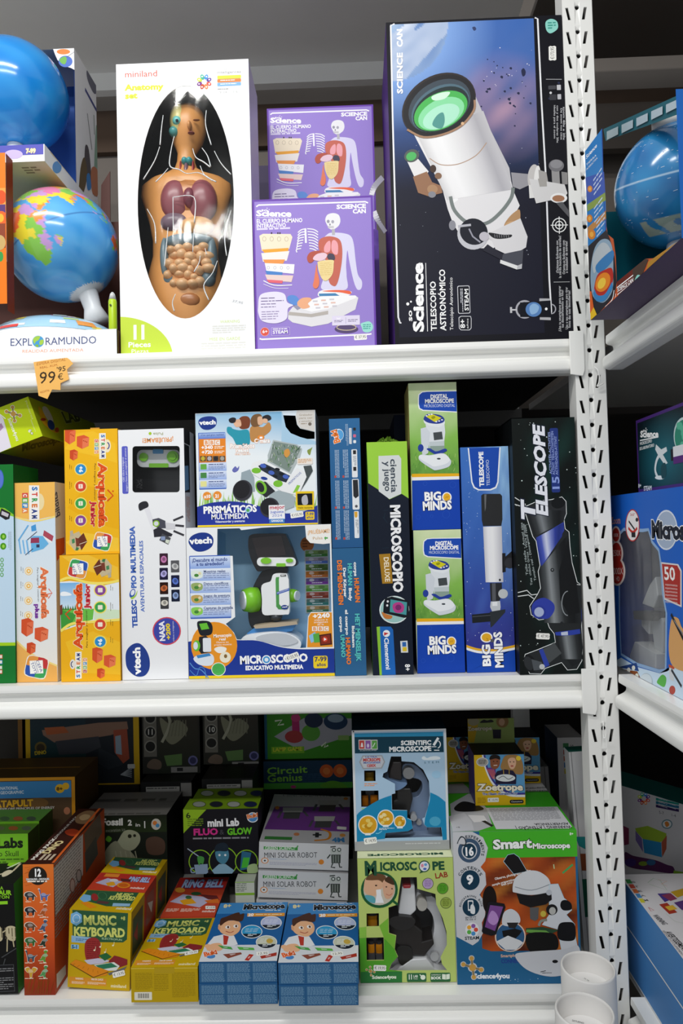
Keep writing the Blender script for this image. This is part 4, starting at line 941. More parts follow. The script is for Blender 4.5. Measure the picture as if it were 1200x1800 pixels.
# ---- price card stuck on the top shelf edge
M = Matrix.Translation(at(90,660,-0.0125)); card = thing('price_card','orange star shaped paper price card stuck on the top shelf edge','price tag', M); bpy.context.view_layer.update()
v2 = (0,320,4.5); cp = [(265,1425),(400,1404),(530,1390),(548,1402),(578,1436),(528,1482),(545,1560),(478,1590),(478,1645),(412,1640),(374,1716),(305,1690),(296,1620)]
L = [loc(card, x / 4.5,320 + y / 4.5,-0.0125) for x, y in cp]
bm = bmesh.new(); add_prism(bm, [(p.x, p.z) for p in L],0.0,0.0008); bm_obj('paper', bm, mat('orange_paper','#f2b964',.7,0,.2,.04,60), card)
f = Face(card, Vector((-.1,0,.1)), Vector((1,0,0)), Vector((0,0,-1)), Vector((0,-1,0)),.2,.2,'handwriting', None, v2)
f.T('ESFERA DIGITAL',288,1452,520,1412,22,'#c47c3a',0, sk=.2); f.T('REAL. AUM.',315,1478,460,1452,16,'#c47c3a',0); f.T('99',305,1596,440,1588,92,'#3c2f22',0, sk=.1); f.T("'95", 446,1504,522,1492,38,'#3c2f22',0, sk=.15); f.T('€',458,1566,505,1560,46,'#3c2f22',0); f.T('46534796',318,1672,392,1655,16,'#c47c3a',0); f.done()

# ---- star globe box on the unit at the right
XG = 0.4355; yF, yN = atx(1039,585, XG).y, atx(1193,300, XG).y
M = Matrix.Translation((XG, (yF + yN) / 2, ZT + 0.001)); gb = thing('globe_display_box','teal lined display box with a dark star globe, overhanging its shelf','box', M); bpy.context.view_layer.update()
gi = M.inverted(); wB = abs(yF - yN); hG = atx(1193,150, XG).z - ZT; dG = 0.32; y1, y2 = wB / 2,-wB / 2
ink_mesh('carton',[([(0, y1,0),(0, y2,0),(dG, y2,0),(dG, y1,0)],'#4a3a5c'),([(dG, y1,0),(dG, y2,0),(dG, y2, hG),(dG, y1, hG)],'#0f6a7c'),([(0, y1,0),(dG, y1,0),(dG, y1, hG),(0, y1, hG)],'#0f6a7c'),
     ([(0.002, y1,0.002),(0.002, y2,0.002),(dG, y2,0.002),(dG, y1,0.002)],'#0d5a6c'),([(0.0, y2,0),(dG, y2,0),(dG, y2, hG),(0.0, y2, hG)],'#1f5fae')], gb)
f = Face(gb, Vector((0, y1,.45)), Vector((0,-1,0)), Vector((0,0,-1)), Vector((-1,0,0)), wB, .45,'front_artwork', None, (960,0,5))
flap = [(340,1330),(490,1130),(500,1500),(520,1700),(528,1990),(540,2060),(590,2100),(610,2250),(620,2480),(870,2275),(1000,2270),(1165,2275),(1165,2420),(880,2560),(480,2810),(398,2925)]
f.poly(flap, '#c25a2e')
f.poly([(340,1330),(490,1130),(500,1500),(520,1700),(528,2020),(362,2180)],'#2f7fc4'); f.poly([(484,1140),(492,1130),(505,1600),(528,2020),(518,2035),(500,1700)],'#2a56a8')
f.poly([(345,1560),(508,1510),(520,1700),(360,1790)],'#3a58b0'); f.poly([(360,1800),(518,1690),(524,1760),(362,1860)],'#8aa04c'); f.poly([(364,2000),(524,1850),(526,1920),(366,2060)],'#c0884a')
f.poly([(368,2165),(528,2020),(560,2100),(600,2250),(620,2480),(600,2600),(480,2810),(398,2925),(372,2500)],'#2c2a2e')
for x, y, r in ((385,1660,22),(382,1920,26),(400,2060,34)): f.ell(x, y, r, r * 1.3,'#d8842e'); f.ell(x, y, r * .5, r * .7,'#f0b04a')
for k, (x, y) in enumerate(((415,1640),(420,1890),(440,2020))): f.tiny(x, y - 60, x + 80, y, 4,'#c8d8f0', False, .35, k)
f.shape([(390,2400),(420,2200),(480,2110),(550,2110),(585,2200),(590,2400),(580,2560),(500,2660),(410,2600)],'#8fa8bc'); f.shape([(410,2260),(480,2140),(540,2150),(570,2240),(470,2330),(420,2400)],'#b9c2c8'); f.shape([(440,2330),(580,2200),(585,2290),(470,2400)],'#3f7fb8')
f.shape([(420,2560),(450,2420),(520,2370),(580,2360),(585,2480),(520,2620),(440,2620)],'#b8342a'); f.ell(500,2480,60,90,'#e8882a',25); f.ell(490,2490,32,52,'#f2cc4a',25); f.line(spline([(420,2560),(450,2620),(520,2610),(585,2500)],5, False),26,'#3f86c0')
f.poly([(398,2925),(385,2640),(420,2700),(450,2830),(430,2900)],'#f0c428'); f.poly([(385,2560),(400,2560),(420,2700),(385,2760)],'#e0662a'); f.poly([(470,2770),(700,2520),(760,2500),(700,2640),(490,2800)],'#e8641e')
f.line(spline([(520,2700),(580,2640),(600,2550)],5, False),7,'#ffffff'); f.line(spline([(535,2710),(600,2650),(615,2580)],5, False),5,'#ffffff')
f.poly([(620,2480),(870,2275),(860,2560),(640,2710)],'#6a2a20'); f.poly([(760,2370),(870,2275),(900,2280),(860,2560),(770,2600)],'#4a3a30'); f.poly([(900,2300),(1165,2278),(1165,2420),(890,2560)],'#b0802e'); f.shape([(940,2330),(1000,2290),(1080,2300),(1000,2400),(960,2420)],'#e0b852'); f.rect(1070,2320,1140,2410,'#f0f0f2',4); f.rect(1078,2330,1132,2390,'#2a2e5a')
f.shape([(770,2500),(800,2420),(835,2430),(840,2500),(810,2560),(785,2560)],'#8fd4c8')
f.to('title_lettering'); f.T('Science',350,1400,445,1290,34,'#ffffff',1); f.T('TIERRA',352,1460,440,1370,18,'#ffffff',0); f.T('INTERACTIVA',354,1500,450,1395,18,'#ffffff',0)
f.T('SCIENCE CAN',628,2568,768,2474,34,'#ffffff',1); f.line([(622,2530),(766,2418)],5,'#ffffff'); f.line([(628,2590),(768,2492)],5,'#ffffff'); f.T('6-12',622,2668,680,2632,44,'#ffffff',1); f.T('STEAM',692,2630,765,2585,32,'#ffffff',1); f.tiny(622,2660,690,2690,1,'#ffffff'); f.done()
# back lining board shows as a thin edge behind the front print
bm = bmesh.new(); Xb = XG + .04; pts = [atx(x, y, Xb) for x, y in ((1060,227),(1194,166),(1194,200),(1064,248))]
pts = [gi @ p for p in pts]; pk = [p + Vector((.02,0,.002)) for p in pts[:2]]
ink_mesh('top_panel',[(pts, '#1d5a66'),([pts[0], pts[1], pk[1], pk[0]],'#1d5a66')], gb)
vs = []
for k in range(5):
    x0_ = 1066 + 26 * k; x1_ = x0_ + 20; yy = lambda x: 227 - (x - 1060) * .455
    vs.append(([gi @ atx(x, y, Xb - .002) for x, y in ((x0_, yy(x0_) + 7),(x1_, yy(x1_) + 7),(x1_, yy(x1_) + 21),(x0_, yy(x0_) + 22))],'#a8bcc2'))
ink_mesh('clear_strip', vs, gb, GLOSSINK)
gc3 = atx(1191,327, XG + .112); gr3 = 104.5 / F * (gc3.y + D); M = Matrix.Translation((gc3.x, gc3.y, ZT + .004)); g3 = thing('globe','dark blue star globe with white constellation lines and a white top cap','globe', M); bpy.context.view_layer.update()
c3 = M.inverted() @ gc3; _, e1, e2, N = globe_ball(g3,'map_ball', c3, gr3,(-.16,-.30,.95),0, None, night_sky, 3)
bm = bmesh.new(); R = random.Random(8)
for _ in range(150):
    th, ph = R.uniform(-1.7,1.2), R.uniform(-.9,1.1); l = R.uniform(.02,.07)
    P = lambda t, p: c3 + (e1 * math.cos(p) * math.cos(t) + e2 * math.cos(p) * math.sin(t) + N * math.sin(p)) * (gr3 + .0004)
    a = R.choice((0,0,.1,1.2)); q = [P(th, ph), P(th + l * math.cos(a), ph + l * math.sin(a)), P(th + l * math.cos(a), ph + l * math.sin(a) + .006), P(th, ph + .006)]
    bm.faces.new([bm.verts.new(v) for v in q])
bm_obj('chart_lines', bm, plastic('#cfe0ee',.4), g3)
bm = bmesh.new(); add_lathe(bm, [(.034, gr3 - .008),(.034, gr3 + .006),(.028, gr3 + .014),(.012, gr3 + .016)],28, Matrix.Translation(c3) @ N.to_track_quat('Z','Y').to_matrix().to_4x4()); bm_obj('cap', bm, plastic('#d8d8d4',.35), g3, smooth=True)
bm = bmesh.new(); add_lathe(bm, [(.07,0),(.07,.012),(.03,.03),(.02, c3.z - gr3 + .006)],28); bm_obj('stand', bm, plastic('#e0e2e4',.35), g3, smooth=True)
# ================================================================== MIDDLE SHELF
def reread(B, quad, view):
    """front face of B, read through the coordinates of a twin box's quad"""
    f = B.front; x0, y0, k = view
    return Face(B.root, f.O, f.U, f.V, f.N, f.w, f.h, 'front_artwork',[(x0 + x / k, y0 + y / k) for x, y in quad], view)
def molecule(f, x, y, r, rim='#f4f0e0', ball='#c89a4a', k=1.0):
    arms = ((-.1,-1.0),(.95,.25),(.15,1.05),(-1.0,-.35))
    for p in (0,1):
        c = (rim, ball)[p]; g = (1.35,1.0)[p]
        for ax, ay in arms:
            f.line([(x, y),(x + ax * r, y + ay * r)], r * .22 * g, c if p == 0 else '#8a7a5a'); f.ell(x + ax * r, y + ay * r, r * .24 * g, r * .24 * g, c, 0,12)
        f.ell(x, y, r * .38 * g, r * .38 * g, c, 0,14)

# ---- lime science box lying tilted on the boxes at the far left
YL = 0.05
b = carton('toy_box','lime green science box lying tilted on black boxes, molecule mark on its front','box',[(-130,238),(270,85),(390,450),(-8,605)], YL, 0.36, None, 0,'#c3d81c', right='#b4c81e', bottom='#7c7a1e', top='#cfe022', view=(0,680,5.217), snap=0)
f = b.front; f.full('#c6db1c'); f.poly([(-110,160),(0,235),(40,290),(105,555),(-60,760)],'#e6e0ee'); f.line([(0,240),(60,290)],8,'#f4f4ee'); molecule(f, 133,245,62)
f.to('title_lettering'); f.T('Science4you',80,290,155,500,30,'#f4f6e4',1); f.T('6+',258,400,290,448,30,'#f2f4e0',1,'#6a7a1a'); f.T('Primeros',240,125,300,300,16,'#e4eaa8',0)
f.to('front_artwork'); f.tiny(285,300,330,410,3,'#e4eaa8', True); f.poly([(-60,380),(20,330),(40,370),(-60,470)],'#b08ab0')
g = b.right; g.shape([(390,185),(430,190),(480,280),(485,330),(450,320),(400,240)],'#d8dccc'); g.shape([(350,180),(400,240),(440,340),(480,400),(545,415),(500,420),(430,370),(380,310)],'#e8b81c'); g.ell(467,350,30,48,'#2c4a94',-20); g.ell(520,395,20,22,'#b8502a'); g.ell(395,300,26,14,'#a83c2a')
g.T('LAB',600,330,740,310,60,'#5a6a1c',2,'#d0dc90')
q = b.bottom; q.T('Microscope',200,590,560,500,60,'#4c4a14',2)
finish(b)
b = carton('toy_box','black box lying flat under the tilted lime green box','box',[(-60,836),(62,828),(65,874),(-60,882)],0.14,0.30, None, 0,'#17171b', top='#1d1d22', right='#141418'); 
f = b.front; f.line([(-20,812),(60,802)],2,'#4a4a50'); f.line([(60,802),(20,845)],2,'#3a3a40'); finish(b)
blk = b
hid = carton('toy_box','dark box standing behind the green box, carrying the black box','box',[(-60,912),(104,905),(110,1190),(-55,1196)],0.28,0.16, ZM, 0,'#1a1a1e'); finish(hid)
blk.root.location.z = ZM + 0.0006 + hid.h + 0.0006; blk.root.location.y = 0.15

# ---- green science box
V1, V2 = (0,680,5.217),(0,940,5.217)
b = carton('toy_box','dark green box with pale blue middle and green round icons, cut by the picture edge','box',[(-330,722),(104,710),(146,2744),(-290,2750)],0.025,0.11, ZM, 0,'#146c2c', top='#1d7a34', right='#0f5a26', view=V1)
f = b.front; f.full('#17752f'); f.poly([(-330,1140),(20,1120),(128,1185),(155,2370),(-330,2380)],'#c3dcf0'); f.poly([(-330,2370),(152,2368),(154,2398),(-330,2402)],'#a8d420'); f.poly([(-50,1110),(30,1120),(128,1180),(128,1200),(-50,1150)],'#8cc832')
f.ell(-20,850,40,90,'#3f66c0'); f.ell(-20,850,34,80,'#5a7ad0'); f.poly([(0,1120),(85,1165),(75,1220),(40,1230),(-20,1190)],'#26262a'); f.poly([(5,1145),(70,1175),(60,1205),(0,1180)],'#c8c4cc')
for y in (1385,1475): f.ell(20, y, 28,32,'#4f9a1c'); f.ell(22, y, 12,16,'#9cd44a')
for y in (1602,1648,1694,1740): f.ring(10, y, 16,20,7,'#4fa028','#c3dcf0')
f.tiny(60,1340,95,1510,3,'#8a94a0', True, .3); f.tiny(0,1850,12,2370,1,'#e8f2fa', True)
for y, c_ in ((2480,'#e86a4a'),(2530,'#3f8ac8'),(2580,'#4fae6a'),(2620,'#d84a3a')): f.rect(-10, y, 22, y + 38, c_); f.rect(-6, y + 6,18, y + 32,'#f0e8dc')
finish(b)

# ---- brick building kits
def steam_mark(f, x, y, dy, rot, big=1.0):
    """the tall STEAM / CEFA block, running down (rot=1) or up (rot=-1) the box"""
def bricks(f, x, y, k, d):
    """small pile of three red bricks; d = direction of view"""
    for ox, oy, w, h, c1, c2, c3 in ((-34,-40,46,62,'#d8542c','#e8704a','#b8401e'),(22,-12,52,50,'#dc5a34','#ea7a52','#b8441f'),(-18,44,34,40,'#d04c26','#e46a40','#a83c1c')):
        X, Y = x + ox * k, y + oy * k; w *= k; h *= k
        f.poly([(X - w / 2, Y - h / 2),(X + w * .1, Y - h * .62),(X + w * .55, Y - h * .4),(X + w * .5, Y + h * .35),(X - w * .05, Y + h * .6),(X - w / 2, Y + h * .35)], c1)
        f.poly([(X + w * .0, Y - h * .3),(X + w * .55, Y - h * .4),(X + w * .5, Y + h * .35),(X - w * .05, Y + h * .6)], c2)
        for i in range(3): f.ell(X + w * (.08 + .13 * i), Y + h * (-.12 + .06 * i), w * .05, h * .06, c3,0,8)
def cefa_badge(f, x, y, r, rot):
    """cushion shaped four-colour badge with a white card"""
    cr, sr = math.cos(rot), math.sin(rot)
    P = lambda u, v: (x + (u * cr - v * sr) * r, y + (u * sr + v * cr) * r)
    f.shape([P(u, v) for u, v in ((-.9,-.85),(0,-1),(.9,-.9),(1,0),(.88,.9),(0,1),(-.9,.88),(-1,0))],'#f4f0e4')
    for (su, sv), c_ in (((-1,-1),'#e89a48'),((1,-1),'#c83c3c'),((1,1),'#3fa45c'),((-1,1),'#2f56b0')):
        f.poly([P(0,0), P(0, sv * .93), P(su * .5, sv * .93), P(su * .84, sv * .82), P(su * .93, sv * .5), P(su * .94,0)], c_)
    f.poly([P(-.72,-.42), P(.42,-.72), P(.72,.42), P(-.42,.72)],'#fbfaf4')
    return P
def badge_text(f, P, col='#3a4a9a'):
    f.to('title_lettering'); a, b = P(.02,-.56), P(.34,.52); f.T('CEFA', *a, *b, 0, col)
def rotword(f, s, p0, p1, h, col, wt=1, stroke=None): f.T(s, *p0, *p1, h, col, wt, stroke)
ICONC = ('#2f8fd0','#d84a34','#3fa450','#8a4a9a')
# standing pale kit box with two visible sides
b = carton('toy_box','pale orange and blue building kit box with a blue house, spine facing out','box',[(120,885),(490,870),(528,2730),(160,2742)],0.03,0.2, ZM, 0,'#f2ead8', right='#efe6d2', top='#f0c070', view=V1)
f = b.front; f.fade(118,1180,530,2745,'#cfe2f2','#f4ece0','#e4ecf2',8)
f.poly([(120,885),(490,870),(497,1190),(440,1200),(300,1235),(128,1205)],'#f4bc5c'); f.line(spline([(126,1205),(300,1242),(497,1195)],6, False),16,'#f6dc80')
f.poly([(150,2370),(180,2400),(280,2475),(400,2530),(520,2580),(530,2745),(150,2745)],'#f2b45c'); f.line(spline([(150,2360),(300,2485),(522,2585)],6, False),16,'#f4dc88')
f.ell(350,1060,45,80,'#f0dca8'); f.arc(352,1060,26,40,100,260,10,'#3a4a9a')
f.poly([(253,905),(347,905),(352,1228),(258,1236)],'#f6f2ec')
for i, (ch, c_) in enumerate(zip('STREAM',('#3a7ac0','#d84a3c','#3fa05a','#e07a3a','#2a3f8a','#2a3f8a'))): rotword(f, ch, (283,920 + 53 * i),(284,955 + 53 * i),46, c_, 2)
for i, (ch, c_) in enumerate(zip('CEFA',('#d8504a','#5aae5a','#4a90c8','#e88a4a'))): f.rect(190,978 + 48 * i, 246,1022 + 48 * i, c_, 4); f.to('title_lettering'); rotword(f, ch, (202,988 + 48 * i),(202,1014 + 48 * i),32,'#f8f4ea',2); f.to('front_artwork')
# blue house
f.poly([(395,1325),(483,1380),(470,1432),(385,1375)],'#b04a5c'); f.poly([(380,1375),(472,1432),(462,1448),(372,1392)],'#f0f0f0'); f.poly([(300,1380),(385,1380),(438,1452),(390,1500),(280,1535),(272,1400)],'#6ab4e4'); f.poly([(275,1400),(350,1395),(352,1445),(272,1448)],'#9a3a58'); f.rect(325,1460,355,1488,'#3a3a5a'); f.poly([(275,1290),(318,1270),(325,1330),(280,1340)],'#4a9ad8'); f.line([(240,1420),(330,1340)],6,'#2a3a5a')
for x in (165,200,235): f.line([(x, 1420),(x + 20,1550)],14,'#7ab8e8')
f.line([(160,1425),(250,1280)],12,'#6ab0e4'); f.line([(225,1560),(295,1500)],6,'#2a3a5a')
for i in range(4):
    y = 1710 + 138 * i; f.ring(256, y, 36,38,5,'#f0c060','#f8f0d8'); f.ell(256, y, 20,22,'#f2b85a'); f.rect(248, y - 9,266, y + 9,'#f8ecc8'); f.tiny(175, y - 40,190, y + 30,1,'#6a6a6a', True, .3, i); f.tiny(194, y - 30,206, y + 25,1,'#6a6a6a', True, .3, i + 5)
f.to('title_lettering'); rotword(f, 'Arquicefa',(368,1678),(378,2148),64,'#e8784a',2,'#fbf2e0'); rotword(f, 'plus',(318,2015),(320,2150),36,'#7a3aa0',2,'#f4ecf4'); rotword(f, 'Para imaginar y construir',(332,1676),(342,1995),14,'#4a4a4a',0)
f.to('front_artwork'); f.line([(408,1930),(472,1912),(440,1872)],9,'#e8643a'); f.line([(404,1930),(472,1912),(438,1962)],9,'#e8643a')
bricks(f, 325,2325,2.3,0); P = cefa_badge(f, 335,2598,102,.2)
f.to('title_lettering'); rotword(f, 'CEFA',(326,2540),(372,2648),26,'#3a4a9a',0); rotword(f, 'TOYS',(280,2560),(324,2664),26,'#3a4a9a',0); f.line([(318,2546),(356,2650)],3,'#3a4a9a')
g = b.right; g.T('bildits',552,1180,520,958,40,'#5a5a6a',1); g.ab([(0,.14),(.06,.14),(.06,.30),(0,.30)],'#e6dcc8'); g.poly([(505,1400),(590,1380),(590,1520),(560,1545),(520,1600)],'#d8652c')
finish(b)

def kit_front(f, sky):
    """yellow building kit spine; reading coordinates of the upper box (view V1)"""
    f.full('#f2b81c')
    for k, pts in enumerate(([(590,560),(700,420),(860,400),(1060,520),(1075,700),(900,640)],[(620,1100),(800,900),(1080,980),(1085,1300),(850,1240)],[(600,1420),(760,1330),(1085,1380),(1090,1500),(700,1510)])): f.poly(pts, ('#f6c22a','#eeb014','#f6c83a')[k])
b = carton('toy_box','upper yellow building kit box, lettering reading downwards, on top of its twin','box',[(588,385),(1078,382),(1095,1520),(605,1535)],0.035,0.2, None, 0,'#f2b81c', top='#e8b020', right='#d89c14', view=V1, group='yellow building kit boxes')
up_kit = b; f = b.front; kit_front(f, False)
bricks(f, 715,525,2.1,0)
f.ell(985,540,34,60,'#f6e6c0'); f.arc(982,538,22,30,-80,80,10,'#3a4a9a'); f.poly([(912,422),(972,422),(974,655),(914,660)],'#f4f0e4')
f.to('title_lettering')
for i, (ch, c_) in enumerate(zip('STREAM',('#3a7ac0','#d84a3c','#3fa05a','#e07a3a','#2a3f8a','#2a3f8a'))): rotword(f, ch, (932,436 + 36.5 * i),(932,462 + 36.5 * i),30, c_, 2)
for i, (ch, c_) in enumerate(zip('CEFA',('#d8504a','#5aae5a','#4a90c8','#e88a4a'))): f.to('front_artwork').rect(868,476 + 34 * i, 908,507 + 34 * i, '#f6f0dc',3).rect(871,479 + 34 * i, 905,504 + 34 * i, c_, 3).to('title_lettering'); rotword(f, ch, (878,483 + 34 * i),(878,500 + 34 * i),20,'#f8f4ea',1)
rotword(f, 'Arquicefa',(906,700),(908,1278),72,'#e2521c',2,'#f8e8a8'); rotword(f, 'Junior',(838,1052),(836,1275),46,'#c8283c',2,'#f8e49a'); rotword(f, 'Para imaginar y construir',(868,698),(866,1035),15,'#5a3a20',0)
f.to('front_artwork'); f.line([(985,1045),(1038,995),(988,940)],12,'#d8481c'); f.rect(1030,948,1044,960,'#d8481c')
for i, c_ in enumerate(ICONC):
    y = 750 + 157 * i; f.ring(742, y, 58,56,9,'#f6e27a', c_)
    if i == 0: f.to('title_lettering'); rotword(f, '+6',(728,722),(728,778),34,'#ffffff',2); f.to('front_artwork')
    else: f.rect(722, y - 20,762, y + 20,'#f4ecd8',6); f.line([(742, y - 14),(742, y + 14)],5, c_)
    f.tiny(632, y - 45,644, y + 30,1,'#6a5010', True, .4, i); f.tiny(650, y - 35,660, y + 25,1,'#6a5010', True, .4, i + 7)
def little_house(f, P):
    """brown roofed cottage; P maps unit coordinates to the face"""
    Q = lambda *a: [P(*p) for p in a]
    f.poly(Q((-.9,-.5),(.1,-.9),(.5,-.2),(.4,.8),(-.4,.95),(-.95,.3)),'#c8b894'); f.poly(Q((.0,-.2),(.6,-.75),(1.0,.1),(.35,.95),(.15,.3)),'#6a3424'); f.poly(Q((-.3,-.3),(.05,-.2),(.2,.5),(-.2,.6)),'#7a3c2c'); f.poly(Q((-.9,-.9),(-.6,-1),(-.5,-.5),(-.85,-.4)),'#b8b09c'); f.poly(Q((-.7,-.1),(-.4,-.2),(-.35,.2),(-.65,.3)),'#4a8a5a'); f.poly(Q((-.2,.6),(.1,.7),(.0,.95),(-.3,.95)),'#3f7a4c')
    f.line(Q((.15,.35),(.98,.08)),5,'#e8dcc0')
little_house(f, lambda u, v: (718 + 84 * u, 1405 + 95 * v))
P = cefa_badge(f, 940,1412,80,.25); f.to('title_lettering'); rotword(f, 'CEFA',(932,1362),(966,1448),24,'#3a4a9a',0); rotword(f, 'TOYS',(890,1382),(926,1468),24,'#3a4a9a',0)
# notch of the lid
bm = bmesh.new(); add_box(bm, (-.002,.003, up_kit.h),(.017,.006, up_kit.h + .0035)); 
b = carton('toy_box','lower yellow building kit box with a strip of sky and meadow, lettering reading upwards','box',[(540,190),(1085,175),(1105,1355),(565,1368)],0.025,0.2, ZM, 0,'#f2b81c', top='#e0a818', right='#d89c14', view=V2, group='yellow building kit boxes')
f = b.front; f.full('#f2b41c'); f.poly([(560,200),(800,180),(1080,300),(1090,430),(700,300)],'#f6c43a'); f.poly([(600,1000),(850,900),(1100,1000),(1105,1300),(700,1280)],'#f6c02a')
f.poly([(545,440),(640,430),(800,450),(960,470),(1098,440),(1105,780),(900,800),(700,850),(555,900)],'#e8eef4'); f.fade(545,450,790,680,'#7ab4e6','#cfe4f4', None, 5); f.poly([(552,690),(860,690),(850,790),(560,880)],'#6cc04a'); f.poly([(552,700),(700,740),(640,860),(560,890)],'#3f9a3c'); f.poly([(860,690),(1100,700),(1104,775),(860,790)],'#d4e8c8')
for i in range(9): f.poly([(570 + 22 * i, 702),(578 + 22 * i, 665 - 8 * (i % 3)),(590 + 22 * i, 702)],'#3a7a3c')
f.shape([(555,540),(590,530),(640,545),(650,565),(560,570)],'#f2f6fa'); f.poly([(548,660),(570,650),(572,740),(552,750)],'#7a3a2a')
f.line(spline([(545,430),(640,400),(800,445),(960,450),(1098,425)],6, False),24,'#f8e46a'); f.line(spline([(556,900),(660,830),(860,810),(1104,790)],6, False),24,'#f8e46a')
P = cefa_badge(f, 712,316,86, math.pi + .25); little_house(f, lambda u, v: (940 - 88 * u, 310 - 92 * v)); bricks(f, 960,1200,2.0,0)
f.to('title_lettering'); rotword(f, 'TOYS',(754,348),(722,258),24,'#3a4a9a',0); rotword(f, 'CEFA',(708,370),(678,282),24,'#3a4a9a',0)
rotword(f, 'Arquicefa',(752,1055),(748,458),72,'#e2521c',2,'#f8e8c0'); rotword(f, 'Junior',(822,682),(820,460),48,'#c8283c',2,'#f8ecd8'); rotword(f, 'Para imaginar y construir',(804,1052),(798,702),15,'#4a3a20',0)
f.poly([(690,1092),(748,1088),(750,1335),(692,1340)],'#f4f0e4')
for i, (ch, c_) in enumerate(zip('STREAM',('#3a7ac0','#d84a3c','#3fa05a','#e07a3a','#2a3f8a','#2a3f8a'))): rotword(f, ch, (734,1326 - 39 * i),(734,1298 - 39 * i),30, c_, 2)
for i, (ch, c_) in enumerate(zip('CEFA',('#b8403a','#5aae5a','#4a90c8','#e88a4a'))): f.rect(758,1252 - 35 * i, 800,1284 - 35 * i, '#f6f0dc',3); f.rect(762,1256 - 35 * i, 797,1281 - 35 * i, c_, 3); rotword(f, ch, (790,1278 - 35 * i),(790,1260 - 35 * i),22,'#f8f4ea',1)
f.to('front_artwork'); f.line([(640,788),(600,740),(655,690)],12,'#d8481c'); f.ell(668,1205,26,45,'#e8e4dc'); f.arc(672,1205,18,26,100,260,8,'#2a3a6a')
for i, c_ in enumerate(ICONC[::-1]):
    y = 516 + 160 * i; f.ring(918, y, 60,58,10,'#f8e468', c_)
    if i == 3: f.to('title_lettering'); rotword(f, '+6',(936,1030),(934,970),36,'#ffffff',2); f.to('front_artwork')
    else: f.rect(896, y - 20,940, y + 20,'#f4ecd8',6)
    f.tiny(1005, y - 45,1016, y + 40,1,'#5a4a20', True, .4, i); f.tiny(1024, y - 30,1034, y + 30,1,'#5a4a20', True, .4, i + 7)
finish(b)
up_kit.root.location.z = b.root.location.z + b.h + 0.0008
bm_obj('lid_tab', bm, plastic('#c8901c',.5), up_kit.root); finish(up_kit)

# ---- white telescope box with a window
V5 = (200,740,3.827)
win = rrect(122,168,512,480,22)
b = carton('toy_box','white telescope box with remote control behind a corner window and upward blue lettering','box',[(28,60),(465,50),(505,1745),(56,1755)],0.03,0.085, ZM, 0,'#f0f1f4', right='#d8d8de', view=V5, holes=[rrect(124,168,440,478,20)], inside='#151518')
f = b.front; f.full_ = None
f.poly([(462,166),(464,166),(476,478),(440,478)],'#15151a') if False else None
f.to('title_lettering'); f.T('¡PRUÉBAME!',398,110,188,118,28,'#e89a5a',1); f.T('Pulsa',330,76,262,80,18,'#9aa05a',0); f.ell(242,84,10,10,'#a8cc2c')
f.to('front_artwork'); f.rect(52,168,98,486,'#5a5fc4',10); f.to('title_lettering'); f.T('Juegos y fotos para explorar el universo',92,470,82,178,12,'#e4e6fa',0); f.T('+200 vídeos e imágenes',72,410,66,240,12,'#e4e6fa',0)
f.T('TELESC',158,1392,150,1205,32,'#2f56b0',2); f.T('PIO MULTIMEDIA',150,1125,138,708,32,'#3f66bc',2); f.T('AVENTURAS ESPACIALES',206,1286,194,802,24,'#4a70c4',1)
f.to('front_artwork'); f.ell(124,1160,18,32,'#2f56b0',20); f.ell(126,1155,12,20,'#e8ecf4',20); f.shape([(112,1190),(140,1175),(158,1140),(150,1175),(125,1200)],'#a8d04a')
# telescope picture
f.poly([(200,580),(232,572),(285,720),(270,760),(245,700)],'#e6e6ec'); f.shape([(165,560),(190,540),(222,540),(232,572),(200,590),(172,600)],'#2c2c32',3); f.poly([(258,660),(300,650),(345,670),(350,720),(300,720),(262,700)],'#4a4c58'); f.ell(284,688,22,22,'#8fc42c'); f.ell(284,688,15,15,'#d8dce4'); f.poly([(345,680),(410,690),(412,725),(350,728)],'#d4d4da'); f.poly([(265,730),(300,712),(395,760),(385,775),(320,775),(270,780)],'#2e2e36'); f.poly([(325,755),(382,785),(365,830),(305,800)],'#4a4c52'); f.rect(315,775,345,800,'#8a9ac0',3); f.poly([(350,795),(375,800),(365,825),(345,815)],'#d8e0d0')
for p in ([(398,668),(465,640)],[(412,700),(470,706)],[(400,738),(470,768)]): f.line(p, 14,'#3a3a40')
# photo strip
for i, (x, y, c1, c2) in enumerate(((306,890,'#3a1f30','#c87ab0'),(306,988,'#1c1838','#b8b0e8'),(308,1086,'#2a120c','#c86a3a'),(312,1186,'#3c3c3e','#d8d4c8'),(382,938,'#5a5a5e','#c8c8c8'),(384,1038,'#161a3c','#5a78d0'),(386,1136,'#141c34','#90a8d8'))):
    f.rect(x, y, x + 58, y + 80, c1,4); f.ell(x + 29, y + 40,20,24, c2,30 * i, 12); f.ell(x + 30, y + 38,11,13, mixc(c1, c2,.4),0,10)
f.ring(356,1418,96,96,8,'#d84a5a','#3f4aa8'); f.to('title_lettering'); f.T('NASA',345,1486,338,1352,34,'#f0f0f8',2); f.T('+200',382,1476,376,1366,26,'#f0d428',2); f.T('vídeos e imágenes',408,1490,402,1350,10,'#e0e0f0',0)
f.to('front_artwork'); f.shape([(80,1640),(82,1560),(120,1512),(170,1502),(215,1545),(240,1610),(238,1680),(205,1725),(150,1728),(100,1690)],'#26408e'); f.to('title_lettering'); f.T('vtech',180,1712,174,1528,46,'#ffffff',2)
window_film(b)
g = b.right; g.ab([(0,.0),(.05,.0),(.05,.03),(0,.03)],'#1c1c20'); g.poly([(468,150),(505,170),(512,480),(476,480)],'#1a1a1e'); g.poly([(468,300),(500,300),(505,460),(472,470)],'#6a94bc'); g.tiny(484,505,512,680,4,'#c89a8a', True); finish(b)
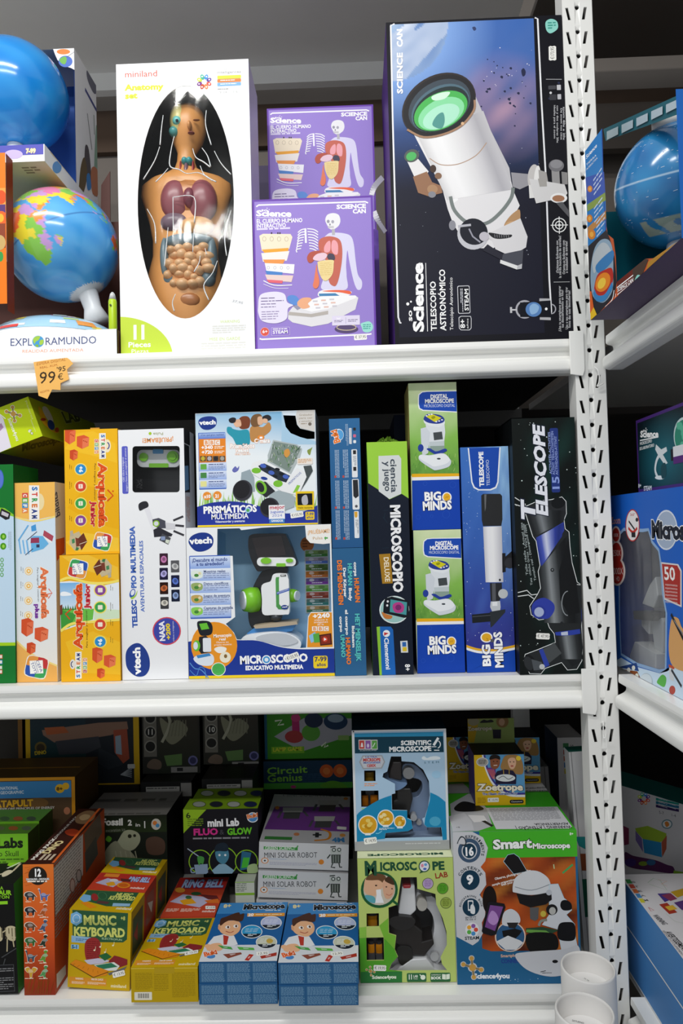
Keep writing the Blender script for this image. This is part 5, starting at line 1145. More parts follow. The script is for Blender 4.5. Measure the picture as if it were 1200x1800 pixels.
rc = thing('toy_remote','white handset with lime buttons lying inside the window of the white telescope box','remote control', Matrix.Translation(b.M @ Vector(((B_ := b) and 0,0.03,0)))); bpy.context.view_layer.update()
def lp(root, x, y, Y, view): return root.matrix_world.inverted() @ at(view[0] + x / view[2], view[1] + y / view[2], Y)
RB = lambda x0, y0, x1, y1, r, Y, v=V5, root=rc: [(p.x, p.z) for p in (lp(root, x, y, Y, v) for x, y in rrect(x0, y0, x1, y1, r))]
bm = bmesh.new(); add_prism(bm, RB(136,186,434,306,40,.05),.008,.022); bm_obj('body', bm, plastic('#e8eaee',.3), rc, bevel=.002)
for pts, c_, y0 in ((rrect(246,184,316,214,6),'#4a98d0',.006),(rrect(220,280,352,308,6),'#86d42c',.006),(ellpts(185,238,29,29),'#86d42c',.004),(ellpts(383,236,40,40),'#7ccc24',.004),(ellpts(383,236,24,24),'#86d42c',.002)):
    bm = bmesh.new(); add_prism(bm, [(p.x, p.z) for p in (lp(rc, x, y, .05, V5) for x, y in pts)], y0,.010); bm_obj('button', bm, plastic(c_, .3), rc)
bm = bmesh.new()
for k in range(14): add_tube(bm, [rc.matrix_world.inverted() @ at(200 + (170 + 26 * math.cos(k * 2.4)) / 3.827,740 + (425 + 34 * math.sin(k * 1.7)) / 3.827,.06 - .002 * (k % 3)) for _ in (0,)] + [rc.matrix_world.inverted() @ at(200 + (170 + 26 * math.cos(k * 2.4 + 1.9)) / 3.827,740 + (425 + 34 * math.sin(k * 1.7 + 1.4)) / 3.827,.06)],.0012,6)
bm_obj('coiled_strap', bm, plastic('#1c1c20',.4), rc, smooth=True)
tray = [p for p in (lp(rc, x, y, .085, V5) for x, y in ((118,165),(455,160),(462,500),(124,505)))]
bm = bmesh.new(); add_prism(bm, [(p.x, p.z) for p in tray],.045,.05); bm_obj('holding_tray', bm, plastic('#26262a',.25), rc)

# ---- binoculars box
V6b = (330,710,3.636)
YP = 0.04
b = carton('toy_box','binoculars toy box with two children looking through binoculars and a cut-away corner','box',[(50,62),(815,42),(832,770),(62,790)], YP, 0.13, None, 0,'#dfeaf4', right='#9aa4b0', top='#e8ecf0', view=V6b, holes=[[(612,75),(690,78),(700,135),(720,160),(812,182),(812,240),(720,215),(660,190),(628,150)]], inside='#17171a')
f = b.front
def sky(a, bb):
    c_ = mixc('#6ab0dc','#eef4f8', min(1, max(0,(bb - .05) / .5) + .35 * (1 - a)))
    return c_
a0, b0 = f.m(52,64)
f.ab([(0,0),(0,0),(0,0)],'#fff') if False else None
# sky is printed around the cut-away, in pieces left of and below it
def piece(x0, y0, x1, y1, nx, ny):
    X0, X1, Y0_, Y1_ = 52,815,50,640
    f.grid(x0, y0, x1, y1, nx, ny, lambda a, bb: sky((x0 + a * (x1 - x0) - X0) / (X1 - X0),(y0 + bb * (y1 - y0) - Y0_) / (Y1_ - Y0_)))
piece(52,66,606,250,10,6); piece(56,246,822,640,12,8)
f.poly([(604,52),(612,75),(628,150),(660,190),(720,215),(812,240),(820,244),(820,262),(600,262)], mixc('#8cc0e2','#eef4f8',.25)); f.poly([(700,44),(812,42),(812,180),(722,158),(702,132),(692,78)],'#d8d4d0'); f.to('title_lettering')
for y, s_ in ((80,'Grabador'),(100,'para ver'),(120,'y escuchar')): f.T(s_, 712, y, 798, y - 2,12,'#9a8a74',0)
f.to('front_artwork'); f.ell(782,132,11,11,'#7a7068'); f.tiny(725,128,765,136,1,'#9a8a74')
# grass and the blue foot
R = random.Random(4)
for _ in range(90):
    x = R.uniform(60,822); h_ = R.uniform(30,95); f.poly([(x - 5,660),(x + R.uniform(-14,14),650 - h_),(x + 5,660)], R.choice(('#8fc45a','#a8d46a','#6aac48')))
f.poly([(60,660)] + spline([(60,660),(160,632),(300,625),(440,650),(600,700),(740,690),(828,650)],5, False)[1:] + [(830,772),(62,790)],'#27399a'); f.poly([(64,778),(830,762),(832,772),(62,792)],'#f0d02a')
f.shape([(70,120),(85,92),(130,80),(175,85),(188,110),(178,145),(140,166),(95,160)],'#1f3a8c'); f.to('title_lettering'); f.T('vtech',78,134,182,130,26,'#ffffff',2)
f.T('PRISMÁTICOS',100,702,442,690,42,'#ffffff',2); f.T('MULTIMEDIA',150,740,388,732,32,'#ffffff',1); f.T('Videorecorder y aventuras',176,762,366,756,14,'#e8ecf8',1)
f.to('front_artwork'); f.ell(385,682,18,18,'#a8d4f0'); f.ell(385,682,10,10,'#5aae5a')
# left info column
f.rect(68,186,248,545,'#3f66c0',4); f.fade(72,190,244,222,'#a8c0ec','#5a7cd0'); f.rect(72,226,246,372,'#ec8a2c')
f.to('title_lettering'); f.T('¡Con qué gran realidad',84,206,232,202,11,'#26408e',0)
for i, ch in enumerate('BBC'): f.rect(104 + 36 * i, 232,136 + 36 * i, 264,'#f6f2ec'); f.T(ch, 110 + 36 * i, 259,130 + 36 * i, 259,22,'#ec8a2c',1)
f.T('+340',88,290,162,288,20,'#ffffff',2); f.T('+720',90,320,162,318,20,'#ffffff',2); f.to('front_artwork').tiny(172,272,238,290,2,'#fff4e4').tiny(172,302,238,320,2,'#fff4e4')
for i, c_ in enumerate(('#c8b43a','#b8b0b4','#2a2a30','#a8a49c')): f.rect(80 + 41 * i, 334,118 + 41 * i, 368,'#5a4a3a',2); f.ell(99 + 41 * i, 350,13,14, c_)
for i, c_ in enumerate(('#6ab04a','#4a8a4a','#e8e49a')):
    y = 378 + 55 * i; f.fade(74, y, 250, y + 50,'#dfe8fa','#9ab4ea'); f.rect(82, y + 8,122, y + 42, c_, 3); f.tiny(134, y + 8,236, y + 16,1,'#3a4a80'); f.tiny(134, y + 22,240, y + 44,3,'#6a7aa8', False, .4, i)
f.ell(124,590,27,27,'#ee9438'); f.ell(190,586,27,27,'#ee9438'); f.to('title_lettering').T('x10',106,604,146,602,20,'#ffffff',2).T('21',176,600,202,600,20,'#ffffff',2).to('front_artwork')
# two children with binoculars
f.shape([(290,160),(330,170),(390,170),(400,250),(375,265),(320,270),(290,220),(255,185),(255,150),(280,150)],'#2f9ab0'); f.shape([(330,100),(350,82),(385,82),(402,105),(395,150),(370,162),(340,160),(325,135)],'#7a4028'); f.shape([(300,110),(335,100),(345,140),(320,150),(298,135)],'#e0b090'); f.shape([(266,98),(290,88),(310,95),(306,118),(285,124),(268,116)],'#24242a'); f.shape([(300,125),(330,120),(345,135),(320,150),(305,145)],'#e8b898')
f.shape([(400,160),(430,140),(480,150),(520,120),(535,150),(525,180),(480,215),(440,245),(405,235)],'#c08a50'); f.shape([(405,100),(425,72),(465,68),(480,95),(470,135),(430,150),(408,135)],'#7a5838'); f.shape([(450,88),(478,85),(490,110),(475,135),(452,132)],'#e0b494'); f.shape([(480,85),(510,72),(532,82),(534,102),(505,112),(486,108)],'#2c2a2e'); f.shape([(485,98),(510,100),(512,122),(490,124)],'#e4b898')
f.to('title_lettering'); f.T('Prismáticos',272,284,428,282,26,'#ffffff',2,'#ec8f3a'); f.T('reales',310,310,390,308,24,'#ffffff',2,'#ec8f3a'); f.T('con pantalla',304,328,400,326,13,'#ffffff',1,'#ec8f3a'); f.T('Cámara',428,252,526,248,26,'#ffffff',2,'#ec8f3a'); f.to('front_artwork'); f.ell(470,216,22,14,'#ec8f3a'); f.rect(462,212,480,224,'#ffffff',2)
# the toy
f.poly([(548,232),(700,262),(732,290),(720,340),(660,450),(640,452),(515,372),(512,330)],'#b4bec0'); f.poly([(552,242),(694,268),(724,292),(650,438),(520,365)],'#7f8f88')
R = random.Random(9)
for _ in range(60):
    u, v = R.random(), R.random(); x = 530 + 165 * u - 20 * v + 25 * (1 - v); y = 258 + 30 * u + 130 * v; f.line([(x, y),(x + R.uniform(-14,14), y - R.uniform(8,26))],4, R.choice(('#5a8a4a','#a8b49a','#c8ccd0','#6a9a58','#3c5a40')))
f.shape([(620,300),(645,290),(655,320),(635,345),(618,330)],'#d89a4a'); f.poly([(412,380),(470,360),(515,375),(665,455),(700,410),(760,440),(770,480),(720,560),(690,585),(600,560),(400,440)],'#eef0f2'); f.poly([(452,398),(490,382),(655,462),(630,505),(580,490),(470,425)],'#2c3440')
for x, y in ((484,398),(536,442),(628,468)): f.ell(x, y, 20,13,'#4a68c0',15)
for x, y in ((520,415),(575,420),(600,450),(560,465)): f.ell(x, y, 16,9,'#1a1f28',15)
f.ell(440,428,30,18,'#7cc23a'); f.ell(578,512,30,22,'#7cc23a'); f.ell(490,478,22,10,'#27439a',12); f.poly([(740,400),(790,395),(800,430),(760,500),(720,560),(760,470)],'#4a5254'); f.poly([(700,520),(720,525),(700,565),(672,572)],'#8fcc4a'); f.T('PRISMÁTICOS',650,520,728,445,13,'#3f5ab0',0)
f.poly([(345,440),(400,420),(425,470),(430,560),(380,560),(340,500)],'#9aaab2'); f.poly([(520,580),(580,555),(650,575),(690,600),(680,660),(600,690),(530,640)],'#a4b2b8'); f.ell(352,555,62,68,'#3a3a42',25); f.ell(346,550,52,58,'#232328',25); f.ell(525,665,62,64,'#3a3a42',25); f.ell(520,660,52,54,'#232328',25); f.poly([(440,500),(500,500),(560,560),(500,600),(450,560)],'#2c2e34'); f.ell(470,535,34,46,'#7cc23a',-25); f.ell(466,534,22,34,'#2a2c30',-25)
f.shape([(765,300),(785,288),(798,280),(790,302),(782,330),(770,322)],'#8a9a4a'); f.shape([(285,425),(305,400),(318,412),(330,398),(325,425),(300,440)],'#6a70b8'); f.rect(700,350,800,388,'#f0e8e0',8); f.tiny(706,356,792,382,3,'#d8a878')
f.poly([(690,562),(806,560),(808,678),(694,682)],'#f0cc28'); f.poly([(700,576),(796,574),(798,648),(703,650)],'#16161c'); f.shape([(730,600),(760,585),(768,640),(735,645)],'#b8b8c0'); f.to('title_lettering').T('Visión nocturna',704,672,798,670,12,'#6a5a10',1); f.to('front_artwork')
f.rect(518,650,622,738,'#f2f2f6',3); f.rect(522,738,620,762,'#4a86c8'); f.to('title_lettering'); f.T('mejor',524,676,620,672,24,'#c84a5a',1); f.T('juguete',530,700,615,698,16,'#7a8ad0',1); f.T('2024',538,724,605,722,16,'#7a8ad0',0); f.T('GANADOR',534,756,610,755,13,'#ffffff',1); f.to('front_artwork')
f.rect(752,692,810,742,'#f0cc28',8); f.to('title_lettering'); f.T('7-99',758,716,804,715,18,'#26408e',1); f.T('años',760,734,802,733,14,'#26408e',1); f.to('front_artwork'); f.sticker(656,718,740,705,34,'€155,95')
bino = b
# ---- microscope display box (open front)
V7b = (320,910,3.529)
fr_open = [(222,70),(360,66),(370,78),(500,62),(768,48),(775,130),(800,158),(880,165),(922,160),(928,590),(800,592),(782,620),(768,815),(700,818),(600,805),(470,768),(340,762),(322,720),(272,665),(330,622),(316,240),(220,236)]
b = carton('toy_box','open blue display box holding a toy microscope with a screen, dark blue foot','box',[(28,65),(930,38),(945,990),(45,1005)],0.028,0.115, ZM, 0,'#f2f4f6', right='#c8d4e0', top='#eceff2', view=V7b, holes=[fr_open], inside='#a2cdec')
f = b.front
f.poly([(36,790),(40,775)] + spline([(40,775),(200,750),(345,766),(470,770),(600,808),(700,822),(800,824),(942,820)],4, False)[1:] + [(945,975),(45,992)],'#1f3a96'); f.poly([(45,988),(944,972),(945,990),(46,1006)],'#f0d02a')
f.shape([(44,158),(60,118),(110,95),(165,98),(196,130),(188,180),(140,210),(85,208)],'#1f3a8c'); f.to('title_lettering'); f.T('vtech',52,166,190,158,36,'#ffffff',2)
f.to('front_artwork'); f.rect(47,240,306,628,'#3a62c0',6); f.fade(52,246,302,318,'#dce8fa','#8aaae8'); f.to('title_lettering'); f.T('¡Descubre el mundo',64,280,284,270,22,'#26408e',1); f.T('a tu alrededor!',92,302,262,296,20,'#26408e',1)
for i, (s_, c_) in enumerate((('Muestras reales','#e4efe4'),('Datos científicos','#9ab06a'),('Juegos de aventura','#c8a860'),('Capturas de pantalla','#8fd45a'))):
    y = 322 + 76 * i; f.to('front_artwork'); f.fade(54, y, 304, y + 70,'#eef4fc','#98b4ea'); f.shape([(60, y + 20),(90, y + 10),(126, y + 18),(128, y + 50),(95, y + 62),(66, y + 52)], c_); f.ell(92, y + 40,14,10,'#4a8a3c'); f.ell(112, y + 28,9,9,'#e8dcb0'); f.tiny(134, y + 28,292, y + 62,3,'#7a8ab8', False, .35, i); f.to('title_lettering'); f.T(s_, 136, y + 24,136 + 9 * len(s_), y + 20,16,'#4a5a8c',1)
f.to('front_artwork'); f.ell(200,800,142,148,'#ee9828')
f.shape([(95,660),(120,645),(170,650),(190,680),(185,725),(150,738),(112,730)],'#20262c'); f.poly([(108,664),(155,658),(170,695),(122,702)],'#6ac43a'); f.poly([(108,745),(150,738),(175,760),(180,840),(120,850),(100,820)],'#26282c'); f.rect(130,752,182,838,'#e6eaf0',8); f.ell(92,800,22,34,'#6ac43a'); f.ell(86,800,14,24,'#dfe6ee'); f.shape([(72,880),(110,855),(180,850),(200,885),(180,922),(110,918)],'#dfe6f0'); f.poly([(90,860),(170,845),(180,862),(100,878)],'#3f8ac8')
f.shape([(200,820),(235,805),(275,815),(265,840),(225,845)],'#f4f0e8'); f.ell(268,872,34,34,'#f0ead4'); f.ell(270,865,10,12,'#8a6a3a'); f.ring(226,946,44,42,4,'#f2f4ee','#52b45a'); f.tiny(195,922,255,970,6,'#3a9a44', False, .3)
f.to('title_lettering'); f.T('Microscopio',196,750,308,742,20,'#ffffff',1); f.T('real',230,768,272,766,17,'#ffffff',1); f.T('Observa tus',212,785,290,782,11,'#ffffff',0); f.T('propias muestras',200,800,308,796,11,'#ffffff',0)
f.to('front_artwork'); f.line(spline([(50,905),(80,940),(120,950),(165,1000)],5, False),6,'#5a90d0'); f.line(spline([(50,950),(90,985),(110,935),(140,945),(150,1000)],5, False),5,'#4a80c8')
f.to('title_lettering'); f.T('MICR',358,914,494,908,46,'#ffffff',2); f.T('SCOPIO',552,907,778,898,46,'#ffffff',2); f.ring(522,888,28,28,6,'#ffffff','#4a9ad8'); f.ell(522,888,12,12,'#e8f0f8'); f.T('EDUCATIVO MULTIMEDIA',392,952,748,945,25,'#ffffff',2)
f.to('front_artwork'); f.rect(812,866,902,942,'#f0d02a',12); f.to('title_lettering'); f.T('7-99',820,902,896,898,28,'#1f2a6a',1); f.T('años',834,930,890,928,20,'#1f2a6a',1); f.to('front_artwork'); f.sticker(640,886,722,856,40,'€155,95')
f.poly([(785,625),(800,598),(930,594),(934,810),(775,812)],'#ee9a2c'); f.to('title_lettering'); f.T('+240',812,632,918,624,26,'#ffffff',2); f.T('vídeos e',820,648,905,644,12,'#ffffff',0); f.T('imágenes',818,662,906,658,12,'#ffffff',0); f.T('de la',838,676,880,674,12,'#ffffff',0)
for i, ch in enumerate('BBC'): f.to('front_artwork').rect(806 + 36 * i, 682,838 + 36 * i, 710,'#f6f2ec').to('title_lettering'); f.T(ch, 812 + 36 * i, 706,832 + 36 * i, 706,20,'#ec8a2c',1)
f.to('front_artwork'); f.poly([(785,740),(825,715),(838,765),(800,785)],'#8fc4e8'); f.poly([(812,730),(850,722),(858,780),(818,784)],'#5aae4a'); f.poly([(850,735),(925,724),(930,795),(856,802)],'#4a2420'); f.poly([(858,742),(916,732),(921,788),(862,794)],'#8a3020'); f.ell(886,762,16,16,'#d84a38'); f.poly([(880,752),(896,762),(880,772)],'#ffffff')
f.poly([(778,48),(928,42),(930,158),(880,164),(802,156),(778,128)],'#f4f2ee'); f.to('title_lettering'); f.T('¡PRUÉBAME!',784,104,924,92,24,'#e4b07a',1); f.T('Pulsa',815,138,878,133,18,'#c8a06a',0); f.to('front_artwork'); f.rect(892,118,898,138,'#4aa84a'); f.rect(888,122,910,130,'#4aa84a')
front_box = b
# cards strip at the right of the opening (on the lining)
ln = Face(b.root, Vector((-b.w / 2, b.d - .004, b.h)), Vector((1,0,0)), Vector((0,0,-1)), Vector((0,-1,0)), b.w, b.h, 'lining_print', None, V7b)
ln.full('#a9d2f0'); ln.poly([(225,80),(270,100),(275,640),(320,780),(225,780)],'#8cbce2'); ln.ell(775,165,42,46,'#c8703a'); ln.tiny(745,140,805,190,3,'#8a4a24')
for i, (c1, c2) in enumerate((('#8aa860','#4a8a3c'),('#b8a8b4','#5a78c8'),('#5a7a40','#4a6a30'),('#b8702c','#d8783a'),('#6a5a8a','#7a3a9a'),('#7aa860','#5a9a3c'),('#a8584a','#8a3a2a'),('#5a7a74','#3a7a74'),('#a88a5a','#4a7a5a'))):
    y = 200 + 43 * i; ln.rect(758 + i, y, 908 + i, y + 46,'#cdd0d0',8); ln.rect(764 + i, y + 4,902 + i, y + 30, c1,3); ln.rect(764 + i, y + 26,902 + i, y + 40, c2,2); ln.ell(800 + i, y + 15,16,9, mixc(c1,'#ffffff',.4)); ln.ell(860 + i, y + 14,20,9, mixc(c1,'#000000',.4)); ln.tiny(800 + i, y + 30,870 + i, y + 36,1,'#f0f0f0')
ln.done(); finish(b)
bino.root.location.z = b.root.location.z + b.h + 0.001; finish(bino)

# the toy microscope inside (real object)
YM = 0.085; mic = thing('toy_microscope','white and black toy microscope with tilted screen and lime knobs inside the blue display box','toy microscope', Matrix.Translation(at(320 + 560 / 3.529,910 + 815 / 3.529, YM))); mic.location.z = ZM + .0025; bpy.context.view_layer.update()
def mp(x, y, d=0.0, root=mic, v=V7b, Y=YM):
    p = lp(root, x, y, Y, v); return Vector((p.x, p.y + d, p.z))
def mpoly(pts, Y=YM, root=mic, v=V7b): return [(p.x, p.z) for p in (lp(root, x, y, Y, v) for x, y in pts)]
bm = bmesh.new(); add_prism(bm, mpoly(spline([(425,130),(450,102),(520,98),(630,98),(660,120),(715,262),(718,290),(690,298),(560,312),(500,328),(470,315),(430,220)],4)),-.030,.006); bm_obj('screen_housing', bm, plastic('#17191e',.25), mic, bevel=.003)
bm = bmesh.new(); add_prism(bm, mpoly([(446,125),(625,108),(655,228),(485,250)]),-.0312,-.029); bm_obj('screen', bm, plastic('#2a2426',.12), mic)
bm = bmesh.new(); add_prism(bm, mpoly(rrect(478,243,714,296,24)),-.034,-.028); o = bm_obj('button_panel', bm, plastic('#eceef0',.3), mic, bevel=.001)
for x, y, rx, ry in ((534,262,32,19),(676,261,22,12)):
    bm = bmesh.new(); add_prism(bm, mpoly(ellpts(x, y, rx, ry)),-.037,-.033); bm_obj('button', bm, plastic('#7cc62a',.3), mic)
bm = bmesh.new(); add_prism(bm, mpoly(rrect(596,278,652,298,5)),-.036,-.033); bm_obj('button', bm, plastic('#7cc62a',.3), mic)
bm = bmesh.new(); add_prism(bm, mpoly(spline([(500,330),(560,310),(650,300),(650,360),(600,420),(590,560),(560,640),(470,690),(425,660),(415,560),(440,440)],4)),-.012,.018); bm_obj('arm', bm, plastic('#1c1e22',.3), mic, bevel=.002)
bm = bmesh.new(); add_prism(bm, mpoly(spline([(508,412),(560,388),(580,344),(640,340),(664,350),(672,420),(676,570),(650,588),(580,590),(515,585),(510,500)],4)),-.036,-.006); bm_obj('tube', bm, plastic('#eef0f2',.25), mic, bevel=.003)
bm = bmesh.new(); add_prism(bm, mpoly([(592,376),(595,362),(655,358),(668,380),(672,540),(662,556),(610,556),(596,540)]),-.0366,-.0358); add_prism(bm, mpoly([(600,380),(602,368),(652,365),(661,382),(665,538),(656,549),(613,549),(602,536)]),-.0369,-.0365)
o = bm_obj('outline_print', bm, plastic('#4a9a4a',.4), mic)
fm = Face(mic, Vector((-.1,-.0372,.3)), Vector((1,0,0)), Vector((0,0,-1)), Vector((0,-1,0)),.3,.3,'tube_print', None, V7b); fm.poly([(600,380),(602,368),(652,365),(661,382),(665,538),(656,549),(613,549),(602,536)],'#eef0f2'); fm.poly([(586,462),(664,436),(666,452),(588,478)],'#3f62b8'); fm.ell(636,555,22,14,'#26408e'); fm.T('vtech',620,559,653,556,9,'#ffffff',1); fm.rect(610,353,644,364,'#2a2a2e'); fm.T('BBC',614,362,640,361,7,'#ffffff',1); fm.T('MICROSCOPIO',590,472,662,447,8,'#f0f4fa',0); fm.done()
for (x, y, r, dd, ln_) in ((432,504,60,-.02,.03),(688,480,32,-.012,.02)):
    bm = bmesh.new(); k = (D + YM) / F / 3.529
    T = Matrix.Translation(mp(x, y, dd)) @ Matrix.Rotation(math.radians(-62 if x < 600 else 62),4,'Z') @ Matrix.Rotation(PI / 2,4,'X')
    n = 40; prof = [(r * k * 1.25,-ln_ / 2),(r * k * 1.3,0),(r * k * 1.1, ln_ / 2)]
    add_lathe(bm, prof, n, T); kn = bm_obj('focus_knob', bm, plastic('#7cc62a',.3), mic, smooth=True)
    bm = bmesh.new(); add_lathe(bm, [(r * k * .95, ln_ / 2),(r * k * .9, ln_ / 2 + .003)], n, T); bm_obj('knob_cap', bm, plastic('#dfe6ee',.25), kn)
bm = bmesh.new(); add_lathe(bm, [(.010,0),(.016,.012)],24, Matrix.Translation(mp(590,628,-.02))); bm_obj('lens', bm, mat('smoky_plastic','#3a3e44',.1), mic, smooth=True)
bm = bmesh.new(); add_prism(bm, mpoly([(460,655),(560,640),(722,630),(726,646),(600,662),(470,672)]),-.040,.012); bm_obj('stage', bm, plastic('#b8a890',.4), mic)
bm = bmesh.new(); add_prism(bm, mpoly([(415,705),(460,672),(720,648),(690,690),(560,715),(430,722)]),-.030,.014); bm_obj('stage_support', bm, plastic('#3f86c8',.3), mic)
bm = bmesh.new(); add_prism(bm, mpoly(spline([(368,780),(400,720),(470,700),(600,690),(700,710),(748,752),(735,800),(700,822),(500,822),(390,815)],4)),-.045,.024); bm_obj('base', bm, plastic('#e9ecf0',.25), mic, bevel=.004)
bm = bmesh.new(); add_prism(bm, mpoly(spline([(478,722),(560,698),(660,700),(730,742),(690,765),(600,775),(520,765)],4)),-.047,-.044); bm_obj('reflector_bowl', bm, plastic('#c4c9d0',.2), mic)
bm = bmesh.new(); zlow = min((mic.matrix_world @ Vector(c)).z for o in mic.children for c in o.bound_box) - ZM - .0016; add_box(bm, (-front_box.w / 2 + .01,.004,.002),(front_box.w / 2 - .01, front_box.d - .008, zlow)); bm_obj('inner_tray', bm, plastic('#86b4da',.5), front_box.root)

# ---- two blue activity boxes on their short ends
Z8 = (570,720,3.673)
b = carton('toy_box','lower blue human body box standing on end, orange and white upward and downward titles','box',[(48,898),(250,890),(272,1735),(72,1745)],0.026,0.16, ZM, 0,'#2a6496', top='#3a78a8', left='#24567f', right='#1d4a70', view=Z8, group='blue body game boxes standing on end')
f = b.front; f.full('#2d628f'); f.to('title_lettering')
for s_, p0, p1, h, c_, w_ in (('corps',(190,988),(193,1082),18,'#eef2f4',2),('HUMAIN',(192,1094),(202,1258),28,'#f0823c',2),('HUMAN',(150,996),(154,1146),26,'#5ac4c4',2),('Body',(158,1160),(160,1246),18,'#eef2f4',2),('Der Körper',(120,1026),(128,1224),17,'#eef2f4',2),('DES MENSCHEN',(82,976),(94,1276),28,'#f0823c',2),
                            ('HET MENSELIJK',(198,1330),(208,1642),28,'#5ac4c4',2),('lichaam',(178,1412),(182,1556),16,'#eef2f4',2),('el cuerpo',(134,1306),(140,1474),17,'#eef2f4',2),('HUMANO',(138,1490),(146,1668),26,'#f0823c',2),('corpo',(98,1352),(102,1456),17,'#eef2f4',2),('UMANO',(104,1472),(112,1622),25,'#5ac4c4',2)):
    f.T(s_, *p0, *p1, h, c_, w_, '#183c60')
finish(b); low = b
b = carton('toy_box','upper blue activity box standing on end, round logo and columns of small print','box',[(40,52),(240,55),(248,884),(52,890)],0.03,0.16, None, 0,'#2a6194', top='#3a74a6', left='#35506e', right='#1d4a70', view=Z8, group='blue body game boxes standing on end')
f = b.front; f.fade(40,52,248,890,'#2f6a9e','#285a8c'); f.ell(102,160,34,40,'#e8eef4'); f.ell(106,160,28,34,'#5aa4dc'); f.to('title_lettering'); f.T('Buki',112,208,86,122,38,'#ee7a2a',2,'#ffffff')
f.to('front_artwork'); f.rect(170,118,188,222,'#e8ecf0',3); f.tiny(172,122,186,218,3,'#8a9ab0', True)
for y, c_ in ((116,'#2a2a2e'),(160,'#d86a8a'),(198,'#e8ecf0')): f.rect(197, y, 215, y + 20, c_, 4)
f.tiny(144,90,164,232,3,'#b8cce0', True, .35)
for k, (y0, y1) in enumerate(((258,440),(458,640),(650,836))):
    f.tiny(72, y0,104, y1,4,'#b4c6da', True, .42, k); f.tiny(124, y0,162, y1,4,'#b4c6da', True, .42, k + 4); f.rect(72, y1 - 14,84, y1,'#c84a3c'); f.rect(124, y1 - 14,136, y1,'#c84a3c')
f.rect(184,258,222,440,'#e6eaee',6); f.rect(194,264,214,290,'#2a2a2e'); f.rect(194,372,214,398,'#2a2a2e'); f.tiny(192,300,214,365,3,'#8a929c', True); f.rect(184,450,230,646,'#e6eaee',8); f.poly([(190,456),(222,455),(226,560),(206,575),(192,560)],'#2a2c30'); f.ell(210,625,9,9,'#5a5a60'); f.rect(194,656,226,826,'#e6eaee',6); f.poly([(196,660),(216,660),(216,690),(206,700),(198,690)],'#e0a83a'); f.tiny(200,710,220,800,2,'#8a929c', True)
b.root.location.z = low.root.location.z + low.h + .0008; finish(b)

# ---- dark microscope box with green edge
b = carton('toy_box','dark microscope box on end, lime corner and gold band, wrapped in clear film','box',[(300,210),(535,205),(590,1730),(300,1730)],0.025,0.2, ZM, 0,'#131a2a', left='#6ab02c', top='#9ad04a', right='#131a2a', view=Z8)
f = b.front; f.full('#141c2c')
R = random.Random(3)
for _ in range(26):
    x, y = R.uniform(320,560), R.uniform(560,1700); f.line([(x, y),(x + R.uniform(-40,40), y + R.uniform(-40,40))],2,'#1e3444')
f.poly([(296,208),(538,204),(548,525),(505,498),(430,530),(360,470),(304,435)],'#9ed244'); f.poly([(368,284),(488,280),(502,300),(502,498),(430,528),(366,482)],'#d8dcdc'); f.rect(366,862,446,866,'#141c2c') ; f.poly([(360,866),(432,862),(446,1058),(378,1060)],'#a87c24')
f.to('title_lettering'); f.T('ciencia',438,300,442,490,36,'#46505c',1); f.T('y juego',400,316,404,484,36,'#46505c',1); f.T('MICROSCOPIO',436,562,452,1120,58,'#f4f4f6',2); f.T('DELUXE',390,884,398,1048,30,'#f4ead0',1)
f.to('front_artwork'); f.ring(455,1242,100,98,8,'#dfeaea','#9cc8c4'); f.poly([(395,1160),(440,1148),(548,1180),(556,1296),(520,1300),(380,1262),(385,1190)],'#141a22'); f.poly([(430,1168),(540,1190),(536,1280),(424,1256)],'#4a9aa0'); f.shape([(450,1200),(490,1188),(520,1215),(510,1258),(465,1262),(445,1232)],'#b8408a'); f.ell(482,1225,20,20,'#7a2a6a'); f.ell(412,1182,7,8,'#e8e8ec'); f.ell(408,1210,7,8,'#e8e8ec'); f.shape([(370,1255),(400,1270),(440,1285),(430,1305),(390,1300)],'#c87a3a')
f.poly([(334,1362),(356,1360),(364,1730),(348,1730)],'#8ec63a'); f.poly([(356,1360),(430,1362),(446,1385),(462,1730),(364,1730)],'#1f66b8'); f.ell(400,1412,24,26,'#eef2f4'); f.poly([(384,1402),(416,1410),(384,1428)],'#c8343a'); f.to('title_lettering'); f.T('Clementoni',384,1444,394,1688,30,'#ffffff',1)
f.to('front_artwork'); f.poly([(494,1470),(544,1468),(550,1558),(500,1558)],'#d8dce0'); f.rect(508,1478,536,1512,'#2f66b0'); f.rect(510,1516,540,1548,'#e0c02a'); f.to('title_lettering'); f.T('8+',528,1648,530,1702,34,'#ffffff',1)
finish(b)
bm = bmesh.new()
R = random.Random(5)
n = 16
for j in range(2):
    vs = [bm.verts.new((-b.w / 2 + .02 + i * (b.w - .035) / n, .01 + .02 * j, b.h + .001 + (.006 + .007 * R.random()) * math.sin(PI * i / n) * (1 - .5 * j))) for i in range(n + 1)]
    if j: [bm.faces.new((p[i], p[i + 1], vs[i + 1], vs[i])) for i in range(n)]
    else: p = vs
bm_obj('shrink_wrap', bm, film_material('crinkled_film',.35,(.92,.94,.95),.3,60), b.root)

